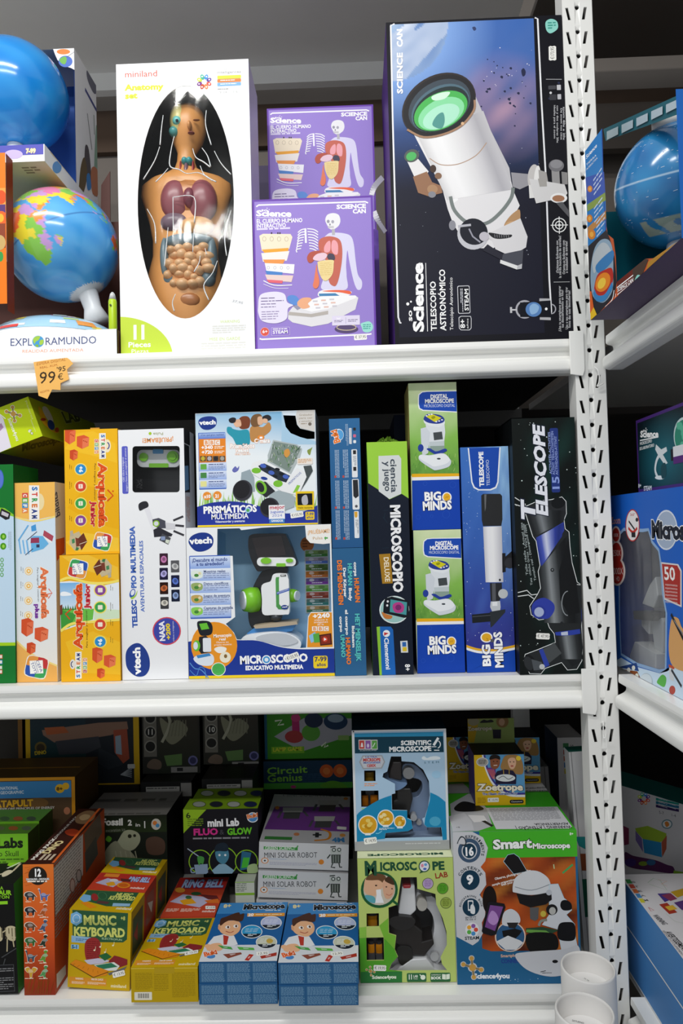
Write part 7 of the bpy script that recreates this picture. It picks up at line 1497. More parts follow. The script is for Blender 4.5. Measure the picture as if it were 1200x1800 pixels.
f = b.right; f.poly([(442,598),(690,310),(690,650),(462,1005)],'#c8c4bc'); f.tiny(450,560,680,900,22,'#8a8680', False, .4); f.ell(602,742,24,62,'#8a5a4a'); f.ell(655,660,24,55,'#4a4640'); f.ell(602,742,18,52,'#c8b0a4'); f.ell(655,660,18,46,'#b4aca4')
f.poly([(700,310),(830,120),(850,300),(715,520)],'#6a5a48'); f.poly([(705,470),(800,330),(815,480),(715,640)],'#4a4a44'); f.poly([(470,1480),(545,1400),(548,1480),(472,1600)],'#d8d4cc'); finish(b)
# ---- lime boxes, catapult box and the far corner
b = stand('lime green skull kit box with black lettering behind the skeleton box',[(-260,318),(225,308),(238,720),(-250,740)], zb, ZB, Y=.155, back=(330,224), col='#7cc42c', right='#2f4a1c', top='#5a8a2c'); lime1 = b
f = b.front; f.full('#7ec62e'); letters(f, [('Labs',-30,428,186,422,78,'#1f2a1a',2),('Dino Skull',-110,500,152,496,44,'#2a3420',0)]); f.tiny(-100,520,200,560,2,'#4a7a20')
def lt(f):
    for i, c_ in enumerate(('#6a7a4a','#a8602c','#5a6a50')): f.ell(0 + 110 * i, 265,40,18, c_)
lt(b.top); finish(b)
b2 = carton('toy_box','second lime green kit box directly behind the lime skull kit box','box',[(-54,1446),(68,1443),(70,1552),(-52,1556)],.158 + b.d, .07, ZB, 0,'#6fae2a', top='#5a9030', right='#2a421a'); f = b2.top; f.see(*zb)
for i, c_ in enumerate(('#4a6a3a','#a8602c','#4a5a40')): f.ell(40 + 110 * i, 185,40,18, c_)
finish(b2)
z5 = (0,1240,4.615)
b = carton('toy_box','blue and orange catapult kit box with gold border behind the lime boxes','box',[(-400,596),(602,580),(620,1400),(-390,1415)],.33,.15, ZB, 0,'#c8861c', right='#4a3418', top='#5a4420', view=z5)
f = b.front; f.full('#d08e20'); f.poly([(-400,620),(575,605),(590,1400),(-400,1400)],'#5a4632'); f.poly([(-400,628),(572,610),(576,745),(-400,760)],'#3f84bc'); f.ell(482,675,38,36,'#e8b428'); f.ell(530,655,28,28,'#e8b428'); f.ell(300,790,90,40,'#7a5a34'); f.ell(540,855,26,30,'#b87a5a')
letters(f, [('NATIONAL',0,684,146,680,24,'#d8e4ee',1),('GEOGRAPHIC',0,720,192,714,24,'#d8e4ee',1),('CATAPULT',-90,828,266,814,50,'#e0ac2c',2),('8+',456,690,506,688,26,'#5a3a10',2),('EXPLORE PRINCIPLES OF ENERGY',0,850,440,836,18,'#d8d4cc',1)])
f = b.top; f.line([(0,512),(650,500)],10,'#a87a2a'); finish(b)
z6 = (220,1240,2.857)
def deep(label, q, Y, d, col, base=ZB, **kw): return carton('toy_box', label, 'box', q, Y, d, base, 0, col, **kw)
s1 = deep('plain dark carton carrying the yellow framed box at the back',[(50,1383),(243,1380),(246,1500),(52,1503)],.545,.13,'#26221e'); finish(s1)
b = deep('wide dark box with yellow frame and a blaster picture at the back',[(44,1228),(243,1224),(246,1378),(46,1382)],.55,.12,'#22262c', base=topz(s1)); b.front.see(*z5); f = b.front; f.full('#c8a018'); f.poly([(240,-100),(1075,-110),(1090,628),(250,640)],'#23282e'); f.fade(245,100,700,420,'#20303a','#1c3a3c')
f.poly([(340,200),(800,140),(1030,130),(1040,190),(900,240),(780,260),(440,300),(350,240)],'#8a6a58'); f.poly([(360,180),(520,170),(560,220),(380,240)],'#a85a34'); f.poly([(920,200),(1030,190),(1050,430),(1000,470),(930,380)],'#9a4a34'); f.poly([(935,250),(980,240),(990,400),(940,390)],'#8a9aa8'); f.poly([(450,290),(800,250),(820,340),(700,390),(480,400)],'#3a3c42'); f.poly([(800,340),(960,420),(1000,480),(880,520),(800,470)],'#2c3238'); f.ell(330,340,48,46,'#6a5a2a'); f.ell(330,345,34,34,'#3a3020')
letters(f, [('DINO',282,402,378,392,28,'#c8b028',2)])
for i in range(6): f.line([(980,560),(1070,500 + 16 * i)],6,'#9aa0a4')
f.rect(1035,475,1095,510,'#b8b8b4',6); finish(b)
b = deep('dark brown framed box beside the yellow framed box at the back',[(-90,1250),(40,1248),(42,1500),(-88,1503)],.56,.1,'#2a2620'); b.front.see(*z5); b.front.line([(165,0),(175,640)],36,'#7a5420'); finish(b)
# fossil boxes
b = carton('toy_box','grey topped fossil digging box with dinosaur skeleton picture','box',[(655,903),(1346,880),(1362,1500),(672,1510)],.33,.15, ZB, 0,'#1f2320', top='#8a8782', right='#1c1c1a', view=z5); fos = b
f = b.front; f.full('#20261f'); f.fade(590,900,1350,1020,'#1c2018','#2c3a20'); letters(f, [('Fossil',815,975,990,970,52,'#dfe0da',2,'#3a4434'),('2',1030,972,1062,971,42,'#dfe0da',2,'#3a4434'),('in',1090,980,1132,980,26,'#dfe0da',1),('1',1155,990,1180,989,50,'#dfe0da',2,'#3a4434'),('excavation kit',850,1030,1010,1020,26,'#8a9080',0)])
f.shape([(960,1080),(1000,1020),(1060,1010),(1120,1040),(1130,1100),(1090,1160),(1040,1180),(980,1170),(940,1130)],'#a4a88c'); f.ell(1045,1060,16,16,'#2a2c20'); f.ell(1085,1055,12,12,'#2a2c20'); f.shape([(850,1180),(930,1100),(990,1160),(1060,1190),(1100,1260),(1000,1250),(900,1300),(850,1290)],'#8a8c74'); f.shape([(870,1060),(900,1080),(880,1110),(850,1090)],'#5a9a2c'); f.ell(1260,960,40,46,'#c8c4b8'); f.ell(1250,950,18,18,'#d8803a'); f.ell(1272,970,16,16,'#4a90c0')
for i in range(5): f.line([(930 + 40 * i, 1180),(950 + 42 * i, 1300)],9,'#9a9c84')
f.shape([(1180,1090),(1260,1060),(1330,1100),(1320,1200),(1200,1200)],'#5a4438'); g = b.top; g.tiny(700,765,1380,790,1,'#5a5854'); g.tiny(650,880,1340,888,1,'#6a6864'); g.line([(760,785),(1420,780)],4,'#6a6864'); finish(b)
for n_, q, Y, num, lab, col in (('a',[(249,1230),(350,1228),(352,1355),(251,1357)],.55,'11','dark fossil box numbered eleven standing at the back','#2a2a26'),('b',[(356,1229),(453,1227),(455,1348),(358,1350)],.53,'10','dark fossil box numbered ten standing at the back','#2a2a24')):
    x0 = 85 if n_ == 'a' else 392; yb = 385 if n_ == 'a' else 372
    s_ = deep('dark box with white label carrying the box numbered ' + ('eleven' if n_ == 'a' else 'ten'),[(x0 / 2.857 + 220 - 2,1240 + yb / 2.857 - (0 if n_ == 'a' else 1)),(x0 / 2.857 + 307,1240 + yb / 2.857 - 2),(x0 / 2.857 + 309,1500),(x0 / 2.857 + 220,1502)],.49 if n_ == 'a' else .42,.20,'#1c1c1c', top='#22221f'); f = s_.front; f.see(*z6); f.rect(x0 + 20, yb + 25, x0 + 190, yb + 90,'#a8a6a0'); f.rect(x0 + 195, yb + 4, x0 + 262, yb + 70,'#8f8d88'); f.tiny(x0 + 24, yb + 30, x0 + 185, yb + 38,1,'#5a5a58'); finish(s_)
    b = deep(lab, q, Y, .12, col, base=topz(s_)); f = b.front; f.see(*z6); f.rect(x0 + 5,-40, x0 + 75,250,'#6a675e'); f.fade(x0 + 76,-40, x0 + 285,330,'#3a342c','#242a20')
    for y in (60,130,200): f.ell(x0 + 42, y, 30,30,'#8a887e'); f.ell(x0 + 42, y, 24,24,'#1c1c1a')
    letters(f, [(num, x0 + 24,142, x0 + 60,142,26,'#c8c6be',1)]); f.shape([(x0 + 90,60),(x0 + 140,90),(x0 + 180,70),(x0 + 230,110),(x0 + 200,160),(x0 + 150,190),(x0 + 110,150)],'#7a7a64'); f.line(spline([(x0 + 120,20),(x0 + 140,90),(x0 + 100,180)],4, False),14,'#9a9a86')
    for i in range(6): f.line([(x0 + 150 + 14 * i, 70),(x0 + 130 + 18 * i, 150)],5,'#6a6a58')
    f.poly([(x0 + 110,245),(x0 + 200,235),(x0 + 200,290),(x0 + 125,295)],'#5a7a44'); f.rect(x0 + 145,300, x0 + 278,325,'#8a8884'); f.rect(x0 + 175,304, x0 + 205,320,'#2a2a2a'); f.ell(x0 + 255,268,24,24,'#6a6a9a'); f.ell(x0 + 255,268,16,16,'#34345a'); f.shape([(x0 + 30,280),(x0 + 60,260),(x0 + 95,275),(x0 + 90,310),(x0 + 30,305)],'#6a5a4c'); finish(b)
# circuit boxes
s_ = deep('plain dark carton beneath the dark blue circuit game box',[(465,1388),(619,1385),(620,1480),(462,1482)],.56,.13,'#1c1e22'); finish(s_)
b = deep('dark blue circuit game box with pixel lettering under the green one',[(463,1339),(619,1335),(619,1385),(464,1389)],.56,.13,'#10304a', base=topz(s_), top='#14161a'); f = b.front; f.see(*z6); f.fade(685,280,1142,420,'#14344e','#0f3a50'); f.rect(685,396,1142,425,'#4a9a3a'); letters(f, [('Circuit',712,350,915,338,34,'#7ab83a',1),('Genius',714,388,892,380,34,'#7ab83a',1)]); f.ell(1012,330,34,34,'#c85a24'); f.ell(1080,328,34,34,'#c85a24'); f.ell(1012,330,18,18,'#d8783a'); f.ell(1080,328,18,18,'#d8783a'); f.tiny(890,345,990,390,5,'#2a4a6a'); f.shape([(980,410),(1030,380),(1090,390),(1110,420)],'#5a9a2c'); f.ell(845,412,14,8,'#b83a7a'); finish(b); cg = b
b = deep('green circuit game box with magenta piece on top of the dark blue one',[(465,1226),(619,1222),(619,1327),(466,1331)],.575,.115,'#3a8a1e', base=topz(cg)); f = b.front; f.see(*z6); f.full('#3f8e22'); f.rect(690,-60,716,262,'#1c5a78'); f.poly([(750,150),(900,60),(1140,60),(1140,140),(890,220)],'#a8a8b0'); f.poly([(840,45),(876,40),(880,160),(842,165)],'#b02a68'); f.ell(850,150,46,30,'#a83a3a'); f.ell(860,60,24,18,'#c8407a'); f.ell(935,130,46,40,'#5aa03a'); f.ell(950,70,46,36,'#20304a'); f.ell(1060,75,60,40,'#1c3a5a'); f.ell(1060,60,40,20,'#8aa0b0'); f.rect(735,200,900,228,'#7ab82a'); letters(f, [('LAMP GAME',742,222,890,216,18,'#d8d83a',1)]); f.line([(755,75),(790,70),(770,95),(800,90)],8,'#dfe8d0'); f.line([(985,195),(1010,175),(1000,200),(1020,190)],8,'#dfe8d0'); f.rect(1070,142,1125,164,'#8ab060',4); finish(b)
# ---- fluorescent kit boxes
z9 = (300,1360,3.529)
zst = at(430,1550.4,.235).z + .0022
fl = carton('toy_box','black glow lab box with pink and green title and lime top','box',[(72,222),(538,215),(546,670),(88,678)],.27,.066, zst, 0,'#15151b', top='#8fb824', right='#101014', view=z9, group='glow lab boxes one behind the other')
f = fl.front; f.full('#15151c'); f.poly([(72,222),(218,222),(72,370)],'#8fb824'); letters(f, [('6',92,278,122,272,32,'#26301a',1),('mini Lab',226,328,424,322,44,'#f0f0f2',2),('FLUO',138,382,292,378,38,'#d0348a',2),('GLOW',350,380,502,374,38,'#6ac82c',2),('&',302,378,330,377,30,'#4a4a52',0)]); f.ell(508,272,36,32,'#dfe4ea'); f.ell(508,272,29,26,'#4a8ac8'); letters(f, [('Buki',474,280,544,264,24,'#e87a3a',2,'#f0e8e0')]); f.tiny(135,398,510,412,1,'#8a8a90'); f.tiny(100,280,200,330,4,'#6a8a20')
for x, y, r in ((182,545,72),(325,545,90),(470,545,72)): f.ring(x, y, r, r * 1.02,6,'#8fc42c','#121620')
f.poly([(145,565),(228,560),(232,612),(220,625),(155,625)],'#8aa4c0'); f.line(spline([(145,585),(126,590),(130,612),(150,612)],4, False),8,'#8aa4c0'); f.line([(102,465),(175,515)],6,'#a8b8c8'); f.shape([(165,515),(205,520),(200,560),(185,555),(175,570)],'#4a9a4a'); f.shape([(275,490),(300,465),(350,470),(360,520),(330,560),(290,540)],'#4a86a0'); f.shape([(270,480),(285,440),(330,428),(356,450),(350,480),(300,480)],'#1c2a38'); f.ell(302,505,7,7,'#e8f0f4'); f.ell(338,505,7,7,'#e8f0f4'); f.poly([(255,600),(300,560),(340,560),(395,600),(380,628),(270,628)],'#8ab4cc'); f.poly([(440,480),(500,490),(480,590),(430,600)],'#2f6a8a'); f.poly([(450,520),(490,520),(478,580),(438,585)],'#4ab83a'); f.shape([(480,570),(530,560),(538,610),(480,615)],'#a8c08a'); f.sticker(446,640,512,634,34,'€ 19,95')
fl.d = fl.d
def ftop(f, y, xs):
    for x, c_ in zip(xs, ('#b4bcae','#2a2e3c','#c4c8c0','#26305a')): f.ell(x, y, 42,19,'#4a5a20'); f.ell(x, y, 38,16, c_)
ftop(fl.top, 190,(176,282,390,494)); finish(fl)
b = carton('toy_box','second glow lab box, only its lime top showing behind the first','box',[(337,1404.5),(457,1402.5),(459,1530),(341,1533)],.27 + fl.d + .002,.066, zst, 0,'#15151b', top='#7ea020', right='#101014', group='glow lab boxes one behind the other'); f = b.top; f.see(*z9); ftop(f, 122,(226,330,432,534)); finish(b)
zz_ = carton('toy_box','white and green striped box end under the black glow lab box','box',[(398,672),(516,670),(520,800),(402,800)],.235,.165, ZB, 0,'#d4d8cc', view=z9); f = zz_.front; f.rect(398,740,545,752,'#8fc43a'); f.tiny(404,680,470,735,5,'#8a9484'); f.rect(398,668,545,674,'#8fc43a'); finish(zz_)
# ---- white solar robot boxes
YS = .229; hs = []
def solar(f):
    f.full('#d6d6d8'); f.rect(575,446,780,470,'#3f9a44'); letters(f, [('GREEN SCIENCE',582,466,766,464,18,'#dfeedd',1),('MINI SOLAR ROBOT',576,515,902,514,32,'#3a3c42',0)]); f.line([(755,455),(768,465),(782,440)],7,'#3f9a44'); f.ell(582,532,22,18,'#e08a34'); f.ell(582,532,17,14,'#e4e4e4'); f.ell(582,532,6,5,'#3a3a3e'); f.ell(927,542,17,16,'#e08a34'); f.tiny(604,520,720,528,1,'#6aa0d0'); f.tiny(610,540,900,572,3,'#9a9ab8', False, .3)
    f.poly([(985,455),(1055,455),(1058,490),(985,492)],'#c4c8c4'); f.ell(1008,466,13,13,'#4a5250'); f.ell(1042,465,13,13,'#4a5250'); f.ell(1008,466,7,7,'#dfe4e0'); f.ell(1042,465,7,7,'#dfe4e0'); f.poly([(990,495),(1052,495),(1050,550),(992,550)],'#4a504c'); f.line([(985,495),(965,520)],8,'#3a403c'); f.line([(1000,550),(990,575),(1015,578)],8,'#3a403c'); f.line([(1040,550),(1045,575),(1060,575)],8,'#3a403c'); f.line([(985,448),(1020,445)],7,'#3a403c')
    for i in range(3): f.line([(1004 + 16 * i, 500),(1004 + 16 * i, 545)],4,'#a8b0a8')
qs = [(548,418),(1105,432),(1100,598),(545,575)]
zc = ZB; prev = None
for k, (lab, q) in enumerate((('lowest white solar robot box, mostly hidden behind the blue microscope sets',[(450,1578),(609,1580),(609,1626),(450,1622)]),('middle white solar robot box of the stack',[(452,1525),(611,1531),(610,1578),(453,1572.5)]),('top white solar robot box showing its purple upper face',[(455.3,1478.4),(613,1482.4),(611.7,1529.4),(454.4,1523)]))):
    b = carton('toy_box', lab, 'box', q, YS + (.002,0,.001)[k],.285, zc, 0,'#d6d6d8', top='#c8c6c8', right='#b8b6b8', group='stack of white solar robot boxes'); f = twin(b, 'front', qs, z9); solar(f); f.done(); zc = topz(b)
    if k == 2:
        f = b.top; f.see(*z9); f.poly([(645,205),(1130,208),(1112,360),(580,345)],'#7a3f96'); letters(f, [('MINI SOLAR ROBOT',695,142,1095,144,36,'#8a8a8e',0)]); f.to('top_artwork')
        for x, y in ((755,235),(975,190),(950,290)): f.poly([(x - 60, y - 25),(x + 70, y - 25),(x + 60, y + 5),(x - 60, y + 5)],'#b8b8b4'); f.poly([(x - 50, y + 5),(x + 50, y + 5),(x + 40, y + 45),(x - 60, y + 45)],'#4a4a4c'); f.line([(x - 70, y),(x - 90, y + 40)],9,'#55555a'); f.line([(x + 70, y),(x + 95, y + 30)],9,'#55555a')
        f.line(spline([(930,345),(985,365),(975,405),(890,415)],4, False),10,'#e08a24'); f.line([(880,380),(935,380)],12,'#2a2a2c'); f.line([(908,366),(906,396)],14,'#2a2a2c'); f.rect(585,388,750,412,'#3f8a3f'); letters(f, [('4M',1002,424,1080,424,26,'#3f86c0',2)]); f.to('top_artwork'); f.ell(780,376,18,10,'#d88a5a'); f.ell(1065,382,18,10,'#e09a4a'); f.ell(660,212,14,10,'#e08a34'); f.ell(1085,155,14,8,'#e08a34'); f.sticker(1030,336,1090,340,18)
    finish(b)
# ---- music keyboard and ring bell boxes
qm = [(70,445),(530,470),(550,1065),(78,1030)]; qt = [(205,310),(655,325),(530,470),(70,445)]
def music(f, price=None):
    f.full('#c8a410'); f.poly([(90,450),(505,473),(508,670),(480,692),(290,690),(100,640)],'#2f5a3c'); f.poly([(92,640),(240,655),(236,700),(94,690)],'#8fb8d8'); f.rect(92,706,150,742,'#8fc0e0',4); f.poly([(80,520),(82,480),(122,462),(160,485),(166,540),(125,568),(84,545)],'#7ab4e0'); f.ring(123,515,28,32,4,'#dfeef8'); f.tiny(125,662,230,690,2,'#4a70a0')
    letters(f, [('MUSIC',176,558,422,562,66,'#d2d672',2),('KEYBOARD',108,640,492,652,62,'#d2d672',2),('ELECTROFUN',318,668,472,680,14,'#a8c8a0',1),('+8',452,524,486,526,28,'#d2d672',1),('5-1',98,736,142,738,24,'#2a5a7a',2),('miniland',405,1034,524,1040,24,'#f0e8c0',1)])
    for i in range(6): f.line([(110,518 + 8 * i),(500,530 + 8 * i)],1.6,'#2f5a3c')
    f.shape([(195,700),(225,660),(280,660),(310,700),(312,780),(290,850),(230,850),(200,790)],'#9a3030'); f.tiny(210,680,305,840,10,'#7a2020', False, .3); f.poly([(195,825),(300,810),(400,830),(330,850),(230,860)],'#c8c4d8'); f.poly([(380,830),(420,790),(460,800),(520,820),(522,860),(440,890),(390,870)],'#8a2a2e'); f.poly([(270,860),(420,840),(465,870),(440,905),(330,905)],'#dfe4e0'); f.poly([(280,865),(400,845),(450,875),(330,895)],'#2f7a5a'); f.poly([(300,790),(360,770),(400,800),(350,830)],'#2a6a3a')
    f.poly([(92,850),(130,820),(382,905),(370,940),(275,955)],'#e08a1c'); f.line([(92,852),(270,956),(380,915)],5,'#5a3a14')
    for i in range(6): f.line([(130 + 34 * i, 850 + 11 * i),(105 + 40 * i, 862 + 13 * i)],3,'#b46a10')
    f.poly([(380,925),(500,880),(520,870),(500,900),(390,940)],'#6a6a6e')
    for x, y in ((310,715),(268,740),(348,755),(405,705)): f.ell(x, y + 10,7,6,'#f0ecc8'); f.line([(x + 6, y + 10),(x + 8, y - 18)],3,'#f0ecc8')
    f.rect(88,950,372,1026,'#d8902c',4); f.tiny(108,985,205,1012,3,'#f0dcc0'); f.tiny(228,990,365,1020,3,'#f0dcc0'); letters(f, [('WARNING',135,972,195,975,14,'#f4e8d8',1),('MISE EN GARDE',255,978,345,982,14,'#f4e8d8',1)])
    if price: f.sticker(*price)
def musictop(f):
    f.full('#c8a410'); f.poly([(215,312),(610,322),(520,430),(340,425),(160,380)],'#2f5a3c'); f.poly([(150,375),(185,342),(235,350),(230,385),(180,400)],'#7ab4e0'); f.ell(262,362,26,26,'#9a3030'); f.poly([(150,400),(200,395),(270,430),(215,442)],'#e08a1c'); f.poly([(280,385),(370,395),(350,410),(270,405)],'#5a3a3a'); f.poly([(395,402),(530,405),(520,425),(385,425)],'#8fb8d8'); f.ring(320,352,34,28,3,'#4a7a52'); letters(f, [('MUSIC',415,352,545,356,22,'#d2d672',2),('KEYBOARD',360,376,560,382,24,'#d2d672',2),('miniland',408,446,525,452,16,'#f0ecd0',1)])
def musicside(b):
    f = b.right; f.ab([(f.w * .12, f.h * .12),(f.w * .88, f.h * .12),(f.w * .88, f.h * .6),(f.w * .12, f.h * .6)],'#3f4a34'); f.ab([(f.w * .2, f.h * .35),(f.w * .5, f.h * .25),(f.w * .5, f.h * .5)],'#8a2a2a')
    f.ab([(f.w * .1, f.h * .66),(f.w * .9, f.h * .66),(f.w * .9, f.h * .9),(f.w * .1, f.h * .9)],'#e4dcc0'); f.ab([(f.w * .2, f.h * .7),(f.w * .5, f.h * .7),(f.w * .5, f.h * .86),(f.w * .2, f.h * .86)],'#3a3a2c')
KW = dict(col='#c8a410', top='#c8a410', right='#a88a0c', group='yellow music keyboard kit boxes')
m1 = stand('yellow music keyboard box standing upright with price sticker, front of its row', qm, z8, ZB, depth=.074, turn=True, **KW); f = m1.front; music(f, (415,942,508,918,42,'€ 13,95')); f = twin(m1,'top', qt, z8,'top_artwork'); musictop(f); f.done(); musicside(m1); finish(m1)
def behind(B, gap, d, label, col, group, **kw):
    """upright twin-sized box right behind B"""
    M = B.M.copy(); M.translation = B.root.location + B.M.to_3x3() @ Vector((0, B.d + gap, 0)); N_ = Box(); N_.w, N_.h, N_.d, N_.M = B.w, B.h, d, M; N_.root = thing('toy_box', label, 'box', M, group); bpy.context.view_layer.update()
    fs = side_faces(N_, col, z8, **kw); ink_mesh('carton', fs, N_.root); X = N_.w / 2
    N_.right = Face(N_.root, Vector((X, 0, N_.h)), Vector((0,1,0)), Vector((0,0,-1)), Vector((1,0,0)), d, N_.h, 'side_artwork', None, z8); N_.left = N_.bottom = N_.top; return N_
r1 = behind(m1,.0015,.072,'red bell kit box upright between two yellow keyboard boxes','#c2402a','red bell kit boxes', right='#a83420', top='#c2402a')
def bell(f):
    """bell kit art read on the lying box"""
    f.full('#c4482e'); f.poly([(940,172),(1320,160),(1290,260),(905,260)],'#b02a24'); letters(f, [('RING BELL',948,246,1268,240,56,'#a8c0e8',2,'#3a3a7a')]); f.ell(938,268,38,20,'#e8a03a'); f.poly([(855,360),(960,300),(1200,330),(1080,405)],'#b8b4d0'); f.poly([(930,350),(1020,330),(1060,370),(960,385)],'#e0a024'); f.ell(1060,295,40,14,'#2f5a3a'); f.poly([(1080,300),(1220,310),(1240,345),(1150,340)],'#6a2a2a'); f.ell(1000,325,24,14,'#3a6a4a'); f.poly([(1120,350),(1230,335),(1240,370),(1150,370)],'#d8702c')
    f.tiny(830,415,910,440,3,'#f0d8c8'); f.tiny(940,415,1075,440,3,'#f0d8c8'); letters(f, [('miniland',1095,442,1195,442,16,'#f4e4dc',1)]); f.sticker(1125,405,1205,405,26,'€ 13,95')
def belltop(f):
    f.full('#c2402a'); f.poly([(295,175),(740,185),(690,235),(260,228)],'#b43028'); letters(f, [('RING BELL',505,235,680,240,34,'#a8c0e8',2,'#3a3a7a'),('miniland',530,292,640,295,14,'#f4e4dc',1)]); f.to('top_artwork'); f.rect(330,178,430,206,'#e08a34'); f.poly([(262,255),(350,215),(470,240),(400,285)],'#b8b4d0'); f.poly([(340,255),(400,240),(420,270),(360,278)],'#e0a024'); f.ell(400,232,34,12,'#d8d4d8'); f.poly([(450,215),(540,220),(530,240),(460,238)],'#5a2a2a'); f.ell(480,268,52,22,'#e08a24'); f.ell(480,268,38,15,'#c8601c')
f = twin(r1,'top',[(285,170),(750,180),(650,320),(205,305)], z8,'top_artwork'); belltop(f); f.done(); f = r1.right; f.ab([(f.w * .15, f.h * .1),(f.w * .8, f.h * .1),(f.w * .8, f.h * .5),(f.w * .15, f.h * .5)],'#8a4a3a'); f.ab([(f.w * .25, f.h * .2),(f.w * .7, f.h * .28),(f.w * .6, f.h * .42)],'#b8b4b0'); f.ab([(f.w * .1, f.h * .66),(f.w * .9, f.h * .66),(f.w * .9, f.h * .9),(f.w * .1, f.h * .9)],'#cfd4c0'); finish(r1)
m2 = behind(r1,.0015,.072,'yellow music keyboard box at the back of its row behind the red one','#c8a410','yellow music keyboard kit boxes', right='#a88a0c', top='#c8a410'); f = twin(m2,'top',[(395,40),(830,40),(745,175),(310,168)], z8,'top_artwork'); f2_ = Face(m2.root, f.O, f.U, f.V, f.N, f.w, f.h, 'top_artwork',[(100 + x / 4.286,1500 + y / 4.286) for x, y in qt], z8); musictop(f2_); f2_.done(); musicside(m2); finish(m2)
m3 = stand('yellow music keyboard box lying flat with barcode end at the shelf edge',[(558,858),(1062,860),(1065,1120),(562,1125)], z8, ZB, back=(1195,490), **KW)
f = m3.front; f.full('#c0a014'); f.line([(560,864),(1062,866)],5,'#e0c85a'); f.tiny(590,900,725,1030,12,'#8a7210', False, .3); f.tiny(735,900,845,1040,12,'#8a7210', False, .3,3); f.tiny(870,900,1045,1090,18,'#8a7210', False, .3,5); f.rect(585,1046,720,1106,'#e8e4d4',4); f.tiny(610,1055,700,1092,1,'#1c1c1c', False, .0)
for i in range(16): f.line([(612 + 5.6 * i, 1056),(612 + 5.6 * i, 1092)],1.5 + (i * 7 % 3),'#26262a')
f.poly([(738,846),(890,846),(890,905),(738,905)],'#b89a20'); f = twin(m3,'top', qm, z8,'top_artwork'); music(f, (415,912,508,890,42,'€ 13,95')); f.done(); finish(m3)
r2 = stand('red bell kit box lying flat behind the lying yellow keyboard box',[(780,478),(1195,474),(1190,690),(785,700)], z8, ZB, depth=.17, Y=m3.root.location.y + m3.d + .003, col='#c4482e', top='#c4482e', right='#3a3430', group='red bell kit boxes')
f = twin(r2,'top',[(945,170),(1325,160),(1195,473),(776,478)], z8,'top_artwork'); bell(f); f.done(); finish(r2)
# ---- blue student microscope sets, two stacks of two
qk = [(220,90),(670,92),(590,487),(75,489)]
def bukitop(f, price):
    f.full('#1f5f9e'); f.poly([(60,385),(340,378),(660,378),(600,490),(70,490)],'#d6dae0'); f.poly([(222,92),(670,92),(655,165),(190,165)],'#3f86c4')
    f.poly([(400,165),(648,165),(645,187),(398,187)],'#e89a2c'); letters(f, [('8+',240,124,292,120,22,'#e8d8a0',2),('Microscope',370,138,644,134,34,'#1c2028',2,'#e8ecf0'),('20',402,185,440,184,18,'#ffffff',2)]); f.to('top_artwork'); f.tiny(455,172,640,182,1,'#f8e8c8'); f.tiny(530,96,645,106,1,'#c8d8ec'); f.tiny(520,145,635,155,1,'#d8e4f0')
    f.poly([(120,385),(175,320),(240,305),(310,315),(335,375),(280,385)],'#e4e6ea'); f.poly([(238,310),(275,320),(262,376),(240,376)],'#b83a2c'); f.shape([(205,250),(215,235),(260,215),(330,215),(355,240),(345,285),(300,316),(255,310),(220,290)],'#eab48a'); f.shape([(215,240),(222,200),(260,185),(310,165),(345,158),(352,172),(378,165),(375,195),(365,215),(340,220),(290,210),(250,225),(225,245)],'#4a2c20')
    for x, y in ((268,258),(322,252)): f.ell(x, y, 16,11,'#f4f4f4'); f.ell(x + 3, y, 7,8,'#5a3420')
    f.line(spline([(255,285),(285,295),(308,285)],4, False),5,'#a84a3a'); f.ell(212,262,9,14,'#e0a478'); f.shape([(125,400),(160,370),(215,365),(235,390),(220,415),(150,420)],'#eab48a'); f.ell(135,385,22,14,'#eab48a')
    for x, y, c_ in ((428,290,'#2f9ad0'),(557,232,'#b8c0e4'),(524,362,'#c8ccb8')): f.ell(x, y, 70,46,'#e4e8ec'); f.ell(x, y, 65,41, c_); f.poly(ellpts(x, y, 65,41,14,0,20,160),'#1c2430'); f.tiny(x - 25, y + 16, x + 28, y + 34,2,'#dfe4ea'); f.tiny(x - 40, y - 22, x + 40, y + 8,3, mixc(c_, '#ffffff',.35))
    f.ell(545,355,22,16,'#c8a84a')
    for pts, c_ in (([(200,378),(290,392),(302,410),(230,400)],'#4aa04a'),([(330,392),(440,400),(445,415),(345,412)],'#5ab04a'),([(235,440),(355,428),(362,440),(270,468)],'#8a4a3a'),([(410,440),(440,445),(405,485),(378,480)],'#b83428'),([(480,455),(590,430),(588,452),(490,472)],'#a83428')): f.poly(pts, c_); f.poly([((p[0] + pts[0][0] + pts[2][0]) / 3,(p[1] + pts[0][1] + pts[2][1]) / 3) for p in pts], mixc(c_, '#ffffff',.4))
    f.ell(155,452,30,16,'#4a86c8'); letters(f, [('Buki',112,456,200,434,28,'#e8662c',2,'#f4ecea')]); f.to('top_artwork'); f.sticker(*price)
def bukifront(f):
    f.full('#2c5c8a'); w, h = f.w, f.h
    for i in range(3):
        for j in range(2):
            x0, y0 = w * (.02 + .33 * i), h * (.08 + .45 * j); x1, y1 = x0 + w * .31, y0 + h * .42; f.ab([(x0, y0),(x1, y0),(x1, y1),(x0, y1)],'#34658f')
            R = random.Random(i * 2 + j); n = 9; pts, fs = [],[]
            for r_ in range(n):
                p = x0 + .002
                while p < x1 - .004:
                    l = R.uniform(.002,.006); k = len(pts); yy = y0 + (y1 - y0) * (r_ + .25) / n; pts += [(p, yy),(p + l, yy),(p + l, yy + (y1 - y0) / n * .4),(p, yy + (y1 - y0) / n * .4)]; fs.append((k, k + 1, k + 2, k + 3)); p += l + .0012
            f.put(pts, fs, rgb('#7ea4c4'), f.lay(pts))
GK = 'blue student microscope sets lying in two stacks'
